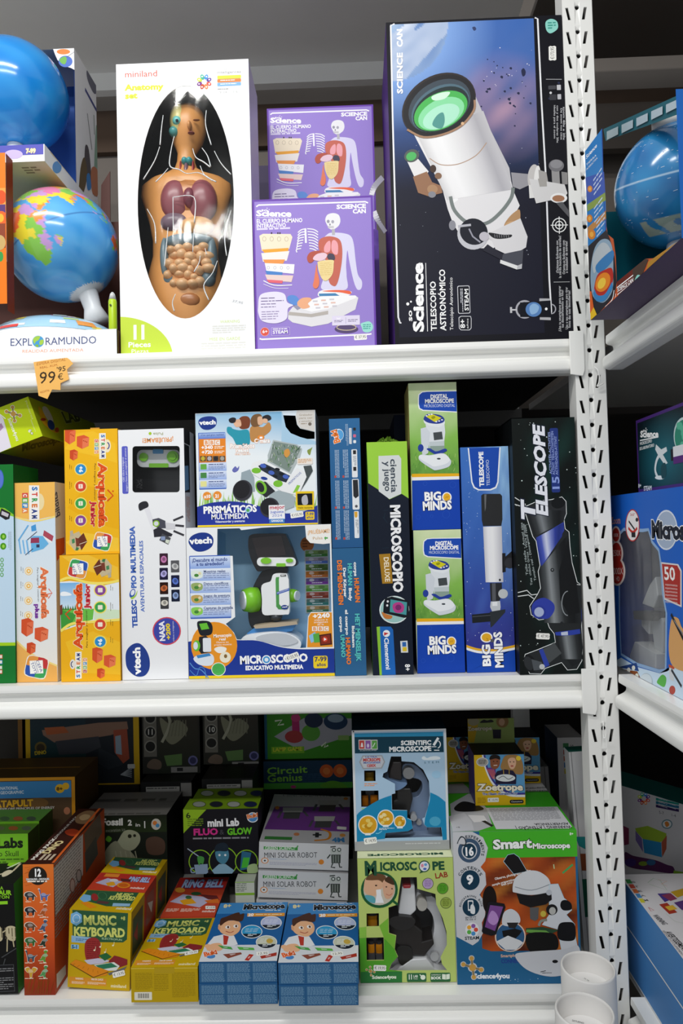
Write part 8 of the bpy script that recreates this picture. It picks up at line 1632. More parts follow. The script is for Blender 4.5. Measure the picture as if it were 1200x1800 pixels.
for side, ql, qu, pr in ((0,[(75,633),(590,631),(595,770),(75,772)],[(75,489),(590,487),(590,628),(75,626)],(455,440,538,434,26,'12,95')),(1,[(597,643),(1122,641),(1125,778),(600,782)],[(597,495),(1125,493),(1128,631),(597,632)],(425,436,505,430,26,'12,95'))):
    nm = ('beside the yellow barcode end','beside the green microscope lab box')[side]
    lo_ = stand('lower blue student microscope set ' + nm, ql, zk, ZB, depth=.21, col='#2c5c8a', top='#1f5f9e', right='#24507a', group=GK); bukifront(lo_.front); finish(lo_)
    hi_ = carton('toy_box','upper blue student microscope set with a smiling boy, ' + nm, 'box', qu, lo_.root.location.y + .001,.21, topz(lo_) + .0003,0,'#2c5c8a', top='#1f5f9e', right='#24507a', view=zk, group=GK); bukifront(hi_.front); f = twin(hi_, 'top', qk, zk, 'top_artwork'); bukitop(f, pr); f.done(); finish(hi_)
# ---- microscopes in window boxes
def inner(label, B, view, Yd, parts):
    """real microscope behind the cut-out: (part, outline, colour, y0, y1[, smooth])"""
    t_ = thing('toy_microscope', label, 'toy microscope', B.M @ Matrix.Translation((0, Yd, .003))); bpy.context.view_layer.update(); Yw = B.root.location.y + Yd
    for nm, pts, c_, d0, d1 in parts:
        bm = bmesh.new(); P = [t_.matrix_world.inverted() @ at(view[0] + x / view[2], view[1] + y / view[2], Yw) for x, y in pts]
        add_prism(bm, [(p.x, max(p.z, .0005)) for p in P], d0, d1); bm_obj(nm, bm, plastic(c_, .28), t_, bevel=.0025)
    return t_
z4 = (610,1480,6)
sil = [(565,372),(728,372),(735,495),(925,550),(935,660),(1000,800),(1045,950),(1050,1090),(985,1220),(1000,1290),(1056,1358),(435,1360),(470,1280),(535,1210),(500,1130),(515,985),(438,960),(432,690),(525,660)]
lab = stand('lime green microscope lab box with a white microscope in its cut-out window',[(100,172),(1104,166),(1155,1480),(140,1488)], z4, ZB, depth=.10, col='#b9cc72', top='#dfe6bc', right='#8aa44a', left='#5a9a2c', holes=[sil, [(200,752),(330,750),(332,888),(202,890)],[(198,1008),(382,1005),(388,1245),(205,1248)]], inside='#55565a')
f = lab.front
def gp(x0, y0, x1, y1): f.poly([(x0, y0),(x1, y0),(x1, y1),(x0, y1)],'#4fa42c')
f.poly([(118,900),(198,892),(200,1006),(122,1006)],'#8ac04a'); f.poly([(335,880),(430,800),(432,960),(510,988),(498,1130),(384,1006)],'#7ab83c'); f.poly([(122,1010),(197,1008),(204,1252),(388,1250),(386,1010),(498,1130),(530,1212),(466,1282),(436,1345),(580,1368),(580,1480),(140,1488)],'#56a62e')
f.poly([(140,1370),(578,1366),(580,1482),(142,1488)],'#2f7a3c'); f.ell(334,502,195,192,'#1f5a34'); f.ell(334,500,168,164,'#c8c0b0'); f.line([(470,612),(530,660)],26,'#1f5a34')
f.shape([(170,480),(190,380),(270,345),(390,350),(380,450),(330,520),(300,560),(230,560),(185,530)],'#dcae8c'); f.shape([(190,390),(240,340),(330,330),(400,360),(395,440),(330,400),(250,400)],'#6a4a30'); f.shape([(370,420),(420,380),(480,420),(490,520),(450,590),(400,590),(375,520)],'#d8a88a'); f.shape([(390,400),(430,360),(480,400),(490,450),(430,430)],'#4a3424'); f.ell(408,470,9,7,'#3a2a20'); f.ell(468,490,8,7,'#3a2a20'); f.ell(300,455,12,8,'#3a2a20'); f.line(spline([(405,545),(440,560),(470,540)],4, False),6,'#b86a5a'); f.poly([(300,500),(350,495),(355,560),(385,640),(290,640),(305,560)],'#e8eaee'); f.shape([(180,560),(250,560),(290,590),(285,640),(220,620)],'#5aa4b0')
for x, y, c1, c2 in ((845,440,'#b8a0c8','#8a6aa4'),(1000,492,'#5aa42c','#3a7a1c'),(1036,645,'#9ab050','#5a6a20')): f.ell(x, y, 60,60,'#5a6a3a'); f.ell(x, y, 54,54, c1); f.tiny(x - 36, y - 36, x + 36, y + 36,5, c2, False, .4)
f.rect(628,1385,838,1478,'#2f6a40',14); f.rect(876,1383,1092,1478,'#2f6a40',14); f.ell(800,1430,26,26,'#e4ecdc'); f.line([(765,1400),(800,1430)],10,'#e4ecdc'); f.poly([(1002,1395),(1042,1400),(1082,1393),(1082,1448),(1042,1455),(1002,1450)],'#e4ecdc'); f.line([(1042,1400),(1042,1454)],4,'#2f6a40')
letters(f, [('M',178,345,312,342,140,'#23513a',2),('ICROSC',340,298,728,294,82,'#23513a',2),('PE',890,296,1018,292,82,'#23513a',2),('LAB',922,388,1056,370,54,'#9a2a24',1),('11',644,1450,690,1450,48,'#eef2e8',2),('LAB',698,1430,745,1430,24,'#eef2e8',1),('TOOLS',698,1452,744,1452,14,'#eef2e8',0),('EXPERIMENTS',888,1412,990,1412,14,'#eef2e8',0),('BOOK',886,1452,990,1450,28,'#eef2e8',2),('Science4you',262,1444,518,1440,34,'#e8eede',2)])
f.ring(806,258,60,62,11,'#23513a','#dfe4ea'); f.ell(785,250,14,18,'#e08aa0'); f.ell(820,240,16,14,'#6aa0d8'); f.ell(812,285,18,12,'#4a6ac0'); f.poly([(770,305),(800,318),(755,332)],'#23513a'); molecule(f, 245,1360,42,'#dfe4d0'); f.sticker(275,1325,412,1330,62,'€ 19,95')
g = lab.top; letters(g, [('MICROSCOPE',1010,112,215,130,20,'#23513a',2)]); window_film(lab); finish(lab)
inner('white microscope with steel knob inside the lime green lab box', lab, z4,.05,[('base',[(440,1350),(470,1285),(540,1215),(660,1130),(820,1120),(900,1220),(985,1260),(1050,1352)],'#e2e2e6',-.035,.03),('arm', spline([(730,500),(820,545),(920,560),(1000,800),(1045,960),(1040,1090),(960,1240),(870,1220),(820,1130),(850,1040),(900,960),(910,830),(880,720),(800,640),(720,640)],3),'#dcdce2',-.012,.014),('tube',[(570,385),(700,380),(715,640),(640,710),(530,670),(545,560)],'#e6e6ea',-.03,.01),('eyepiece',[(570,378),(665,376),(660,408),(580,412)],'#b82a34',-.031,.008),('turret', spline([(438,700),(520,670),(680,690),(700,740),(640,800),(520,810),(440,760)],3),'#1c1a1c',-.04,.02),('stage',[(445,780),(700,790),(780,860),(780,960),(890,930),(900,990),(800,1110),(680,1100),(520,990),(445,950)],'#1f1a1a',-.03,.02),('light', spline([(520,1010),(640,1000),(680,1080),(650,1180),(580,1200),(530,1150)],3),'#161414',-.034,.01),('focus_knob', ellpts(776,580,54,66),'#b8b4ae',-.03,-.012),('knob', ellpts(910,1148,46,48),'#c8c8cc',-.02,-.012)])
for nm, pts, c_ in (('jar_label',[(212,770),(316,768),(318,872),(214,874)],'#d08a18'),('jar_label',[(218,1075),(288,1072),(290,1160),(222,1162)],'#d88a18'),('jar_label',[(302,1075),(368,1072),(372,1165),(304,1165)],'#d88a18')):
    t_ = thing('specimen_jar','small yellow labelled specimen ' + ('sachet behind the upper square window' if pts[0][1] < 900 else 'jar at the %s lower window edge of the lime lab box' % ('inner' if pts[0][0] > 290 else 'outer')),'jar', lab.M @ Matrix.Translation((0,.03,.002))); bpy.context.view_layer.update(); bm = bmesh.new(); P = [t_.matrix_world.inverted() @ at(610 + x / 6,1480 + y / 6, lab.root.location.y + .03) for x, y in pts]; cx = sum(p.x for p in P) / 4; z0, z1 = min(p.z for p in P), max(p.z for p in P); r_ = (max(p.x for p in P) - cx)
    add_lathe(bm, [(r_, z0),(r_, z1)],20, Matrix.Translation((cx, 0,0)) @ Matrix.Diagonal((1,.5,1,1))); bm_obj('jar', bm, plastic(c_, .3), t_, smooth=False); bm = bmesh.new(); add_lathe(bm, [(r_ * .85, z1),(r_ * .85, z1 + .006)],20, Matrix.Translation((cx, 0,0)) @ Matrix.Diagonal((1,.5,1,1))); bm_obj('lid', bm, plastic('#3a3a3c',.4), t_); bm = bmesh.new(); add_box(bm, (cx - r_, .008,0),(cx + r_, .012, z1)) if pts[0][1] < 900 else add_box(bm, (cx - r_, -.006,.0),(cx + r_, .006, z0 - .0003)); bm_obj('holder', bm, plastic('#5a5a5e',.5), t_)
z3 = (600,1240,6)
s2 = [(520,540),(628,540),(632,590),(760,600),(860,680),(920,800),(930,950),(910,1080),(875,1185),(850,1200),(870,1260),(900,1290),(1050,1290),(1062,1390),(455,1405),(465,1350),(700,1330),(750,1300),(735,1210),(692,1190),(690,1110),(532,1105),(528,940),(565,930),(562,830),(430,760),(440,720),(480,700)]
sci = stand('blue scientific microscope box with grey frame standing on the lime lab box',[(106,266),(1102,242),(1140,1524),(142,1536)], z3, topz(lab) + .0004, back=(1030,100), col='#a9c6de', top='#0f2f3f', right='#9a9c9e', holes=[s2,[(238,690),(356,688),(358,802),(240,804)],[(205,902),(388,900),(392,1072),(208,1074)]], inside='#2c2a2c')
f = sci.front; f.line([(118,270),(1092,250),(1122,1432),(150,1450),(118,270)],28,'#d6d8da'); f.poly([(142,1440),(1138,1424),(1140,1524),(142,1536)],'#a4a6a8'); f.poly([(134,298),(1070,276),(1072,330),(136,338)],'#2f8ab4'); f.poly([(136,336),(1072,322),(1078,492),(140,508)],'#123c4e')
for k, c_ in enumerate(('#c0453f','#8a5aa4','#5aa04a')): f.rect(178 + 67 * k, 364,246 + 67 * k, 466,'#d4d4d6'); f.rect(184 + 67 * k, 372,240 + 67 * k, 458, c_)
f.poly([(200,440),(228,440),(220,395),(208,395)],'#e8e4e4'); f.ell(278,425,12,22,'#d8cce4'); f.line([(328,440),(352,395)],8,'#e4ece4'); f.line([(970,420),(1020,340)],26,'#eef2f4'); f.arc(1000,410,42,42,-60,70,10,'#eef2f4'); f.line([(950,435),(1000,435)],8,'#eef2f4'); f.line([(975,472),(1030,472)],10,'#eef2f4')
letters(f, [('SCIENTIFIC',625,418,945,412,44,'#f2f4f6',2),('MICROSCOPE',500,488,945,476,48,'#f2f4f6',2),('SCIENCELAND',192,484,370,480,10,'#c8d4dc',0),('S T E M',868,614,1030,608,20,'#3a6a80',0)]); f.poly([(185,600),(220,530),(425,526),(458,596),(425,668),(225,675)],'#a4a8ae'); f.poly([(200,600),(230,542),(418,538),(444,596),(416,656),(232,662)],'#c8ccd4'); letters(f, [('ULTRA',250,556,375,552,16,'#3f5ab0',1),('MICRSOPE',226,592,410,588,30,'#c83a34',2),('MAGNIFIER',230,616,410,612,18,'#3f5ab0',1),('1200X',264,652,360,648,28,'#c83a34',2)])
f.shape([(845,550),(870,535),(900,555),(940,540),(1000,535),(1040,550),(1020,572),(870,576)],'#e4eef4'); f.tiny(240,824,375,860,2,'#e89a6a'); f.tiny(212,1086,355,1128,2,'#a8d47a')
f.poly(spline([(160,1160),(210,1110),(390,1000),(525,950)],3, False) + [(528,1108),(690,1112),(692,1195),(735,1215),(748,1300),(700,1328),(462,1348),(455,1408),(164,1438)],'#1c86b4'); f.poly(spline([(935,920),(1020,960),(1095,1020)],3, False) + [(1110,1420),(1066,1424),(1052,1288),(900,1288),(872,1258),(880,1188),(930,1000)],'#1c86b4'); f.ell(985,1225,60,50,'#4aa4c8'); f.ell(1000,730,50,40,'#9cc4e0')
for x, y, r in ((278,1262,102),(465,1190,88),(614,1228,64)):
    f.ell(x, y, r, r * 1.02,'#e8ecee'); f.ell(x, y, r - 10, r - 9,'#d8a024'); R = random.Random(int(r))
    for _ in range(7): f.ell(x + R.uniform(-.55,.55) * r, y + R.uniform(-.55,.55) * r, r * .24, r * .2, R.choice(('#e8cc6a','#f0dca0','#c08a18')))
    f.rect(x - 30, y + r - 16, x + 30, y + r + 6,'#e4ecee')
f.tiny(395,1295,555,1318,2,'#dfeef4'); f.line(spline([(360,1350),(390,1350),(425,1325)],4, False),10,'#7ac4e0'); f.sticker(236,1436,372,1420,66,'€ 14,95'); f.tiny(670,1455,1070,1470,1,'#c8cacc')
g = sci.top; letters(g, [('SCIENTIFIC',730,172,430,178,12,'#4a6a74',0),('MICROSCOPE',735,188,310,196,14,'#4a6a74',0)]); g.line([(125,110),(1030,98)],12,'#5a6a70'); window_film(sci); finish(sci)
inner('blue grey microscope inside the blue scientific microscope box', sci, z3,.05,[('base',[(462,1400),(470,1352),(720,1320),(760,1290),(900,1285),(1050,1310),(1060,1388)],'#8396b4',-.034,.03),('arm', spline([(640,605),(760,600),(860,690),(920,820),(925,960),(900,1090),(860,1180),(900,1290),(750,1300),(745,1180),(700,1100),(720,960),(800,930),(845,850),(830,770),(740,740),(650,740)],3),'#7f94b6',-.014,.014),('tube',[(530,545),(622,545),(626,740),(490,720),(505,640)],'#241c1c',-.03,.01),('turret', spline([(430,740),(490,712),(600,740),(680,750),(640,800),(560,830),(470,790)],3),'#6f8cb4',-.038,.018),('stage',[(570,820),(720,820),(740,930),(700,1100),(540,1095),(535,945),(575,935)],'#191717',-.03,.02),('focus_knob', ellpts(698,664,60,60),'#8a8a8c',-.03,-.013),('mirror', ellpts(750,1122,34,36),'#a8aab0',-.03,-.012),('knob', ellpts(808,1190,28,28),'#a8a8ac',-.022,-.013)])
for k, (pts, c_) in enumerate((([(248,700),(340,698),(342,792),(250,794)],'#8a6a18'),([(215,950),(282,948),(284,1050),(217,1052)],'#b46a14'),([(305,950),(385,948),(386,1050),(306,1052)],'#b46a14'))):
    t_ = thing('specimen_jar',('dark yellow sachet in the small square window of the blue scientific box','brown labelled jar in the blue scientific box nearest its edge','brown labelled jar in the blue scientific box nearest the microscope')[k],'jar', sci.M @ Matrix.Translation((0,.03,.002))); bpy.context.view_layer.update(); bm = bmesh.new(); P = [t_.matrix_world.inverted() @ at(600 + x / 6,1240 + y / 6, sci.root.location.y + .03) for x, y in pts]; cx = sum(p.x for p in P) / 4; z0, z1 = min(p.z for p in P), max(p.z for p in P); r_ = max(p.x for p in P) - cx
    add_lathe(bm, [(r_, z0),(r_, z1)],18, Matrix.Translation((cx, 0,0)) @ Matrix.Diagonal((1,.5,1,1))); bm_obj('jar', bm, plastic(c_, .3), t_); bm = bmesh.new(); add_box(bm, (cx - r_, .008,0),(cx + r_, .012, z1)) if k == 0 else add_box(bm, (cx - r_, -.005,0),(cx + r_, .005, z0 - .0003)); bm_obj('holder', bm, plastic('#4a4a4c',.5), t_)
# ---- smart microscope box
zs_ = (780,1400,4.8)
sm = stand('large smart microscope box with green title band and fiery picture',[(75,292),(1115,290),(1165,1580),(112,1587)], zs_, ZB, depth=.197, col='#c9cace', top='#3fae26', right='#5a5a5c')
f = sm.front; f.full('#26628c'); f.poly([(300,292),(1116,290),(1132,512),(300,520)],'#46b02a')
f.grid(300,515,1135,1300,24,24, lambda a, b_: mixc(mixc('#4a1c12','#c85a22', max(0, min(1,.45 + .5 * noise2(a * 4 + b_, b_ * 5)))),'#e8a040', max(0, noise2(a * 6, b_ * 7,3)) * .35))
f.poly([(75,292),(240,290),(330,340),(372,430),(350,540),(310,590),(350,640),(358,740),(300,825),(345,880),(350,1000),(320,1060),(330,1150),(290,1220),(240,1255),(105,1180),(84,700)],'#c9cacf'); f.poly([(104,1178),(240,1252),(480,1330),(700,1360),(1000,1300),(1160,1300),(1165,1580),(112,1588)],'#22608c')
for x, y, r in ((215,450,96),(222,700,80),(228,930,72)): f.ell(x, y, r, r * 1.06,'#3f5670' if r > 90 else '#16384e')
f.ell(215,452,66,72,'#c9cacf'); f.ell(215,452,56,62,'#16384e'); f.shape([(110,390),(140,330),(180,345),(190,400),(160,410),(130,385)],'#26323c'); f.shape([(120,385),(145,340),(172,350),(180,392),(155,396)],'#c9cacf'); f.rect(200,870,250,960,'#dfe2e6',8); f.rect(208,882,242,945,'#16384e',4); f.shape([(225,915),(245,905),(262,940),(258,985),(225,975)],'#dfe2e6'); f.ell(238,1120,58,62,'#e4e4e8')
for i, c_ in enumerate(('#d8503a','#4a90c8','#5ab04a','#e8a83a','#8a5aa4')): f.ell(238 + 32 * math.cos(i * 1.257),1120 + 34 * math.sin(i * 1.257),18,18, c_)
def ringtext(s_, x, y, rx, ry, a0, a1, h, c_):
    for i, ch in enumerate(s_):
        a = math.radians(a0 + (a1 - a0) * (i + .5) / len(s_)); px, py = x + rx * math.cos(a), y + ry * math.sin(a); w = abs(a1 - a0) / len(s_) * rx * .0085; dx, dy = -math.sin(a) * w, math.cos(a) * w
        if ch != ' ': f.T(ch, px - dx, py - dy, px + dx, py + dy, h, c_, 1)
f.to('title_lettering'); ringtext('EXPERIMENTS',215,452,104,108,-108,22,24,'#22323c'); ringtext('CONTENTS',222,700,88,92,-160,-20,24,'#22323c'); ringtext('EDUCATIONAL BOOK',228,930,84,88,-178,-2,16,'#22323c')
letters(f, [('16',172,492,252,490,66,'#f4f4f6',2),('9',194,732,250,730,72,'#f4f4f6',2),('EN ES PT',180,1025,274,1020,14,'#4a5058',1),('FR DE IT',182,1042,274,1038,12,'#4a5058',1),('STEAM',176,1206,300,1200,26,'#22323c',1),('Smart',418,440,740,430,74,'#f4f6f4',2,'#16301c'),('Microscope',748,440,1062,438,42,'#f4f6f4',2,'#16301c'),('8+',1058,332,1090,332,22,'#f0f4ee',1),('Observe, photograph and film',432,702,735,632,20,'#f0ece8',1),('sample preparations for microscopes',408,752,780,662,18,'#f0ece8',1),('with your smartphone!',486,752,715,696,18,'#f0ece8',1),('Science4you',252,1535,556,1533,40,'#e8ecf0',2),('Smartphone',480,1356,654,1350,24,'#e4b89a',1),('CONNECT',484,1406,662,1402,32,'#24408a',2)])
def glow(pts, c_, g='#a8d4e4'): f.line(pts + [pts[0]],8, g); f.poly(pts, c_)
glow([(505,545),(540,492),(590,482),(630,510),(700,630),(590,650)],'#191719'); f.shape([(580,790),(600,690),(690,630),(790,630),(870,680),(900,740),(905,800),(740,830),(610,810)],'#d4d6da'); f.line(spline([(600,760),(740,790),(900,740)],4, False),6,'#8a9098'); glow([(890,745),(960,740),(1010,860),(1060,900),(1075,960),(1030,1000),(1100,1080),(1110,1210),(1130,1290),(1000,1330),(960,1120),(830,1080),(890,1000)],'#cfd2d8'); f.poly([(612,815),(740,835),(905,805),(910,870),(860,910),(730,935),(640,900)],'#1c1a1c'); f.shape([(990,885),(1030,875),(1072,905),(1072,955),(1010,962),(982,930)],'#161618'); f.ell(886,810,24,24,'#b8bcc4'); f.poly([(725,935),(800,935),(795,1030),(770,1050),(728,1030)],'#5a5a5c'); f.ell(910,955,48,46,'#1c1c1e'); f.ell(915,965,28,32,'#b8b8b4'); f.ell(838,990,24,26,'#c8b44a'); f.line(spline([(800,1090),(820,1050),(870,1040)],4, False),22,'#8a8a80')
f.poly([(690,1110),(830,1100),(970,1130),(900,1160),(700,1150)],'#2c4a34'); f.poly([(700,1120),(860,1130),(900,1155),(820,1165),(690,1140)],'#6aa04a'); f.shape([(700,1160),(900,1150),(960,1200),(960,1280),(900,1310),(830,1330),(720,1300)],'#161616'); f.shape([(970,1080),(1040,1060),(1100,1080),(1105,1200),(1030,1220),(960,1190)],'#17171a'); f.shape([(600,1340),(700,1310),(1000,1290),(1130,1260),(1150,1400),(1100,1480),(900,1520),(700,1460)],'#c8cad0'); f.ell(938,1392,24,14,'#16161a'); f.line([(815,1480),(860,1470)],6,'#26262a'); f.tiny(830,1486,915,1496,1,'#26262a')
f.ell(386,870,60,120,'#1c1412'); f.ell(560,1180,130,128,'#e4c8b4'); f.ell(560,1180,120,120,'#2f5a84'); f.poly([(490,1130),(600,1110),(660,1130),(640,1160),(600,1200),(500,1180)],'#18181a'); f.poly([(440,1220),(540,1170),(640,1210),(670,1230),(610,1290),(520,1290)],'#d4d6da'); f.shape([(490,1040),(510,970),(570,945),(630,990),(640,1060),(560,1090),(500,1080)],'#cdd0d6'); f.poly([(530,1060),(630,1060),(600,1110),(550,1105)],'#2a282a')
f.poly([(318,1130),(370,890),(390,878),(510,900),(520,930),(440,1160),(400,1170),(330,1150)],'#1c1a20'); f.poly([(345,1095),(390,910),(500,925),(430,1130)],'#7a4a90'); f.shape([(370,1040),(400,960),(440,980),(460,1040),(420,1080)],'#b48ac8'); f.line([(1000,650),(1085,578)],16,'#4aa05a'); f.line([(925,575),(930,612)],8,'#b8d4a0')
molecule(f, 240,1440,78,'#c8ccd0'); stars(f, 560,1520,840,1560,6,3,'#c8d8e4',4)
g = sm.top; g.see(770,1240,4.615); g.poly([(60,1030),(95,800),(240,700),(270,720),(390,830),(440,980),(320,1020)],'#b8babf'); g.poly([(60,1030),(85,900),(210,870),(270,940),(290,1010)],'#c9cacf'); g.shape([(130,830),(200,780),(300,800),(370,840),(300,860),(160,860)],'#1c1c1e'); g.poly([(240,890),(370,895),(400,940),(290,950)],'#e0e0e2'); g.poly([(350,940),(380,935),(450,975),(430,985)],'#1c1c1e'); g.poly([(385,832),(965,822),(1085,985),(1060,1000),(470,1005)],'#d2d3d8'); g.tiny(410,838,1010,930,14,'#8f9098', False, .45)
letters(g, [('WARNING | ATENÇÃO |',1070,975,622,985,20,'#2a2c30',1),('ADVERTENCIA',1050,952,776,958,16,'#2a2c30',1),('8+',172,984,140,986,10,'#4a4a50',0)]); finish(sm)
sm2 = behind(sm, .003,.19,'second smart microscope box behind the first, white label on its green top','#3a7a2a', None, top='#3c9a28', right='#4a4a4c'); g = sm2.top; g.see(770,1240,4.615); g.poly([(80,640),(200,630),(300,740),(90,770)],'#8f9094'); g.poly([(560,625),(850,615),(905,695),(600,700)],'#b4b5b9'); letters(g, [('WARNING',890,685,710,690,14,'#2a2c30',1),('ADVERTENCIA',870,660,700,668,12,'#2a2c30',1)]); sm2.top.done()
# ---- zoetrope boxes
zz = (770,1240,4.615); qz = [(290,402),(700,395),(705,805),(305,818)]
def zoe(f, price):
    f.full('#d8b018'); f.poly([(372,400),(700,395),(703,720),(640,730),(560,720),(470,640),(410,540)],'#5a9ac8'); f.line(spline([(365,400),(385,500),(450,640),(560,725),(703,735)],6, False),18,'#e4e8ee'); f.line(spline([(376,400),(400,510),(460,630),(570,708),(703,716)],6, False),16,'#3a3a90'); f.poly([(390,510),(470,500),(470,560),(430,600)],'#6a3a8a')
    for i in range(5): f.line([(400 + 12 * i, 520),(450 + 8 * i, 600)],5,'#d86a4a')
    f.shape([(425,470),(425,420),(460,402),(495,412),(505,460),(490,505),(455,520),(430,500)],'#8a5236'); f.shape([(420,440),(428,408),(462,398),(500,410),(505,440),(470,430)],'#1c1614'); f.ell(452,455,6,4,'#1c1614'); f.ell(482,455,6,4,'#1c1614'); f.line([(452,488),(482,486)],6,'#e8dcd4'); f.shape([(520,460),(545,410),(600,398),(660,410),(690,480),(680,560),(560,540),(510,510)],'#a07a48'); f.shape([(568,450),(590,425),(625,428),(635,470),(615,515),(585,510)],'#dcae90'); f.ell(588,458,6,4,'#3a2a20'); f.ell(616,458,6,4,'#3a2a20'); f.ell(602,492,12,6,'#b04a44'); f.ell(655,428,20,20,'#e8c83a')
    f.poly([(460,570),(480,535),(545,520),(610,530),(636,570),(632,640),(470,640)],'#241f3a'); f.ell(548,590,78,30,'#dfe4e4'); f.line(spline([(490,595),(530,575),(570,600),(610,580)],4, False),5,'#5a5a5e'); f.line([(532,525),(534,560)],5,'#c8a83a'); f.line([(578,525),(578,560)],5,'#c8a83a'); f.ell(360,460,50,38,'#d8d8d4'); f.ell(360,460,44,32,'#a8a49c'); f.tiny(330,445,392,478,3,'#5a564c')
    letters(f, [('Zoetrope',325,695,685,688,52,'#f4ecd4',2,'#241f3a'),('The Classic Animation Toy',360,730,640,722,18,'#2a4a9a',1,'#e8ecf4')]); f.rect(580,768,690,794,'#1c1c20',12); letters(f, [('Clementoni',592,788,680,784,12,'#e4e4e4',0)]); f.tiny(320,755,390,800,4,'#b08a10')
    if price: f.sticker(402,772,494,768,34,'€ 10,95')
zt1 = topz(sm) + .0002; GZ = 'yellow zoetrope toy boxes'
def zbox(label, q, base, price, Y=None):
    b = stand(label, q, zz, base, depth=.085, Y=Y, col='#d8b018', top='#1c1a22', right='#a8880c', left='#5a4a9a', group=GZ); f = twin(b, 'front', qz, zz); zoe(f, price); f.done(); finish(b); return b
a_ = zbox('yellow zoetrope box in front with hanging tab and price sticker, on the smart microscope box', qz, zt1, True)
bm = bmesh.new(); hx, hh = a_.w / 2 * .98,.105; add_prism(bm, [(-hx, a_.h),(hx, a_.h),(hx, a_.h + hh),(.035, a_.h + hh),(.035, a_.h + hh - .0)], a_.d - .002, a_.d) if False else add_box(bm, (-hx, a_.d - .002, a_.h),(hx, a_.d - .0005, a_.h + .056)); tb = bm_obj('hang_tab', bm, plastic('#8a7418',.5), a_.root)
f = Face(a_.root, Vector((-hx, a_.d - .0022, a_.h + .056)), Vector((1,0,0)), Vector((0,0,-1)), Vector((0,-1,0)),2 * hx, .056,'tab_print', None, zz); f.full('#7a8a4a'); f.poly([(200,60),(330,60),(290,300),(200,300)],'#a8880c'); f.ell(285,130,46,34,'#8a8468'); f.shape([(345,130),(370,115),(395,122),(430,115),(445,135),(345,142)],'#141412'); f.ell(520,130,50,50,'#7a5a34'); f.ell(515,135,24,30,'#a88468'); f.poly([(440,195),(510,195),(508,268),(445,268)],'#1c1824'); letters(f, [('Zoetrope',235,205,435,198,30,'#b8b09a',2,'#2a2430')]); f.done()
zt2 = topz(sm2) + .0002
zbox('yellow zoetrope box partly hidden behind the front one, nearer the post',[(415,265),(825,260),(830,628),(425,640)], zt2, False); zbox('yellow zoetrope box partly hidden, nearer the blue scientific box',[(70,258),(400,254),(408,618),(76,624)], zt2, False)
# ---- white boxes at the post and the leaning panel
b = deep('tall white educational box with coloured letter squares down its spine, behind the post',[(979,1297),(1024,1296),(1034,1560),(988,1562)],.42,.12,'#c4c2c2', left='#2a3a5a'); f = b.front; f.see(960,1230,5)
for i, (c_, ch) in enumerate((('#3a7a4a','S'),('#a84a3a','T'),('#b85a3a','E'),('#4a78b0','A'),('#c8b83a','M'))): f.rect(145 + 3 * i, 382 + 56 * i, 195 + 3 * i, 424 + 56 * i, c_); letters(f, [(ch, 208 + 3 * i, 392 + 56 * i, 208 + 3 * i, 420 + 56 * i, 28,'#7a7a7e')])
f.poly([(180,740),(218,735),(215,705)],'#b86a6a'); letters(f, [('WARNING',190,765,192,880,14,'#5a5a5e',0)]); f.tiny(165,800,182,1050,2,'#9a9a9e', True); f.tiny(200,900,215,1080,2,'#9a9a9e', True); finish(b)
b = deep('slim white box leaning slightly beside the post, teal picture on its side',[(1012,1350),(1046,1349),(1062,1700),(1028,1703)],.13,.035,'#cfcfd1', left='#c4c4c6', top='#1f6a5c'); f = b.front; f.line([(1016,1350),(1036,1700)],1.4,'#8a8a8c'); f.poly([(1018,1500),(1050,1500),(1050,1530),(1024,1516)],'#2a8a8c'); f.poly([(1026,1530),(1056,1530),(1056,1560),(1028,1560)],'#8a4a2c'); f.rect(1028,1575,1056,1640,'#1c5a44'); finish(b)
b = carton('toy_box','grey board game box leaning between the zoetropes and the white letter box','box',[(934,1248),(949,1247),(974,1420),(960,1421)],.44,.2, None, 0,'#8f8d8c', left='#5a5857', snap=0); b.root.location.z = ZB + .03; b.front.line([(942,1248),(967,1420)],1.5,'#5a5857'); finish(b)
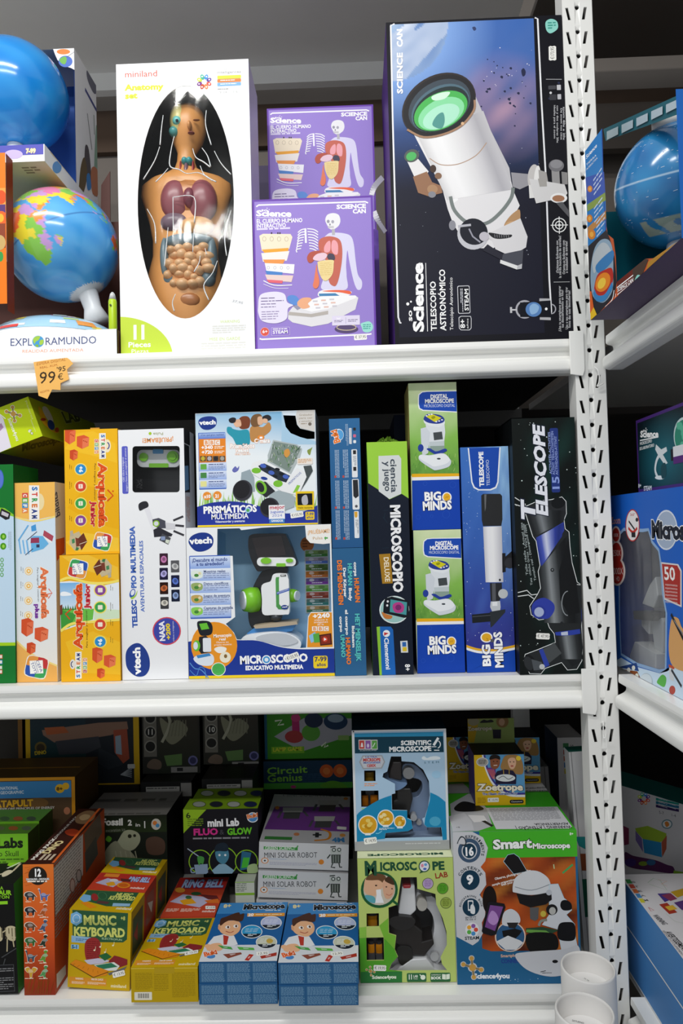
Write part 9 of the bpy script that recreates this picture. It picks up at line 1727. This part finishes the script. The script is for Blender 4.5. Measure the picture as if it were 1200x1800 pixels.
# ---- boxes on the right-angle unit, lowest shelf
XB_ = .526
for k, (lab_, zt_, zb_) in enumerate((('lower blue sided educational box under the white topped one', None, ZB),('white topped educational box with colourful shapes and blue side, lying on its twin', None, None))):
    h_ = .0875; base = ZB + (.0012 if k == 0 else .0012 + h_ + .0008); wd = .48; yf = .10
    B = Box(); B.w, B.h, B.d = wd, h_, .34; B.M = Matrix(((0,1,0, XB_),(-1,0,0, yf - wd / 2),(0,0,1, base),(0,0,0,1))); B.root = thing('toy_box', lab_, 'box', B.M, 'blue sided educational boxes'); bpy.context.view_layer.update()
    ink_mesh('carton', side_faces(B, '#3d78b4',(960,1540,5), top='#d4d2d6'), B.root); B.front.full('#4580bc'); B.front.ab([(0, B.h - .003),(B.w, B.h - .003),(B.w, B.h),(0, B.h)],'#e4e6ea'); B.front.done()
    if k:
        g = B.top
        for i, (c_, ch) in enumerate((('#3a8a4a','S'),('#b84a3a','T'),('#c86a3a','E'),('#4a88c0','A'),('#c8c43a','M'))): g.poly([(690 + 30 * i, 30 + 42 * i),(735 + 28 * i, 30 + 42 * i),(758 + 28 * i, 65 + 42 * i),(712 + 30 * i, 67 + 42 * i)], c_); letters(g, [(ch, 752 + 28 * i, 62 + 40 * i, 790 + 28 * i, 58 + 40 * i, 26,'#6a6a70',1)])
        g.to('top_artwork'); g.line([(890,60),(940,20),(1000,40),(1060,125),(900,70)],3,'#9ab8a0'); g.line([(980,30),(1060,45),(1010,70),(1060,90)],3,'#e0a890'); g.poly([(975,155),(1080,150),(1120,195),(1040,230)],'#4a3a8a'); g.poly([(1010,170),(1090,150),(1150,200),(1090,220)],'#8a3a5a'); g.poly([(1090,140),(1200,110),(1260,150),(1150,190)],'#c8a02a'); g.poly([(990,250),(1060,235),(1150,320),(1080,335)],'#a83a2a'); g.poly([(1040,270),(1110,255),(1150,290),(1080,305)],'#e0b43a'); g.poly([(1120,235),(1260,200),(1300,290),(1190,300)],'#5a3a7a'); g.line([(895,275),(945,300),(920,310),(895,275)],4,'#b86a6a'); g.line([(1050,330),(1130,400),(1230,420)],3,'#b8c4b8'); g.tiny(1040,700,1090,760,2,'#d8b0a8')
        letters(g, [('WARNING',930,345,1025,430,26,'#3a3a40',1),('AVERTISSEMENT',1040,490,1200,660,30,'#2a2a30',1),('RISQUE D ETOUFFEMENT',1015,480,1190,700,12,'#6a6a70',0)]); g.done()
    base_ = B
ang = -52; B = Box(); Pf = at(1078,1362,.05); B.w, B.h, B.d = .34,.33,.09
pz = base_.root.location.z + base_.h + .001; dirx = Vector((math.cos(math.radians(ang)), math.sin(math.radians(ang)),0)); o_ = Vector((.538 + .022,.13, ZB + .001)) + dirx * (B.w / 2); o_.z = ZB + .001
B.root = None
u_ = dirx; v_ = Vector((0,0,1)); y_ = v_.cross(u_); M = Matrix((u_, y_, v_)).transposed().to_4x4(); M.translation = Vector((.565,.40, ZB + .001)) + dirx * (B.w / 2)
p_ = Vector((.565,.40,0)); ht = at(1074,1362,.40).z; B.h = ht - ZB - .001; B.M = M; B.root = thing('toy_box','white educational box with a coloured hexagon block, standing behind the blue sided boxes','box', M); bpy.context.view_layer.update()
ink_mesh('carton', side_faces(B, '#cfcdd0',(960,1230,5), top='#1c6a66', left='#b8b8ba'), B.root); f = B.front
flower_logo(f, 857,868,58); letters(f, [('multiple',960,812,1050,822,14,'#9a9a9e',0),('intelligences',958,835,1165,880,24,'#5a5a60',1)])
for i, c_ in enumerate(('#2a8a80','#2a6a8a','#3a2a5a')): f.poly([(962,860 + 30 * i),(1165,902 + 30 * i),(1165,926 + 30 * i),(962,884 + 30 * i)], c_); f.tiny(985,878 + 30 * i, 1140,900 + 30 * i, 2,'#c8d8dc', False, .25)
letters(f, [('5-7',990,1000,1035,1010,24,'#5a5a60',0),('1-4',1095,1022,1140,1034,24,'#5a5a60',0)]); f.ring(1060,1093,48,42,10,'#6a8a94','#dfe4e4'); f.shape([(1040,1080),(1065,1070),(1080,1100),(1055,1118)],'#d8843a')
f.poly([(780,1130),(890,1108),(1055,1175),(1050,1230),(990,1255),(850,1225),(790,1160)],'#9cbc3a'); f.poly([(782,1150),(840,1220),(850,1340),(785,1235)],'#7a6aa8'); f.poly([(845,1222),(1010,1255),(1015,1385),(860,1345)],'#2f8ac0'); f.poly([(1012,1252),(1058,1190),(1055,1310),(1018,1385)],'#b05a44'); f.shape([(690,1340),(760,1370),(860,1390),(960,1410),(1060,1450),(1115,1470),(1110,1525),(900,1500),(760,1480),(690,1440)],'#5a2f5a'); f.ell(850,1440,40,20,'#8aa83a'); f.ell(920,1430,40,26,'#3a6a9a'); f.ell(740,1430,50,36,'#4a2f7a'); f.poly([(660,1100),(725,1130),(725,1270),(660,1285)],'#8a3a5a'); f.poly([(1120,1500),(1240,1520),(1240,1540),(1115,1530)],'#8ab83a'); f.done(); B.top.done()
# ---- white paper tubes standing in front of the shelves
for k, (cx_, cy_, rx_, Yt, lab_) in enumerate(((1033,1699,45,-.105,'white paper tube with sunken lid standing in front of the post, taller looking of two'),(1027,1776,49,-.215,'nearer white paper tube with sunken lid, cut off by the bottom picture edge'))):
    c_ = at(cx_, cy_, Yt); r = rx_ / F * (Yt + D); t_ = thing('paper_tube', lab_, 'tube', Matrix.Translation((c_.x, Yt, .0005)),'white paper tubes'); bpy.context.view_layer.update(); h_ = c_.z
    bm = bmesh.new(); add_lathe(bm, [(r, 0),(r, h_ - .003),(r - .001, h_ - .0008),(r - .0025, h_),(r - .004, h_ - .001),(r - .0045, h_ - .004),(r - .0045, h_ - .038),(.001, h_ - .038)],72, cap=False); bm_obj('body', bm, mat('white_paper','#dcdad8',.65,0,.3,.02,30), t_, smooth=True)
    bm = bmesh.new(); add_lathe(bm, [(r - .006, h_ - .0378),(r - .006, h_ - .036),(.001, h_ - .0355)],60, cap=False); bm_obj('lid', bm, mat('white_lid','#e4e3e2',.5,0,.3,.02,30), t_)
    ls = Face(t_, Vector((-r, r, h_ - .0353)), Vector((1,0,0)), Vector((0,-1,0)), Vector((0,0,1)),2 * r, 2 * r, 'lid_lettering', None, (960,1540,5)); ls.T(('N 10','SATURNO')[k], *((328,900,370,925),(225,1275,330,1300))[k],14,'#3a3a3e',0); ls.done()
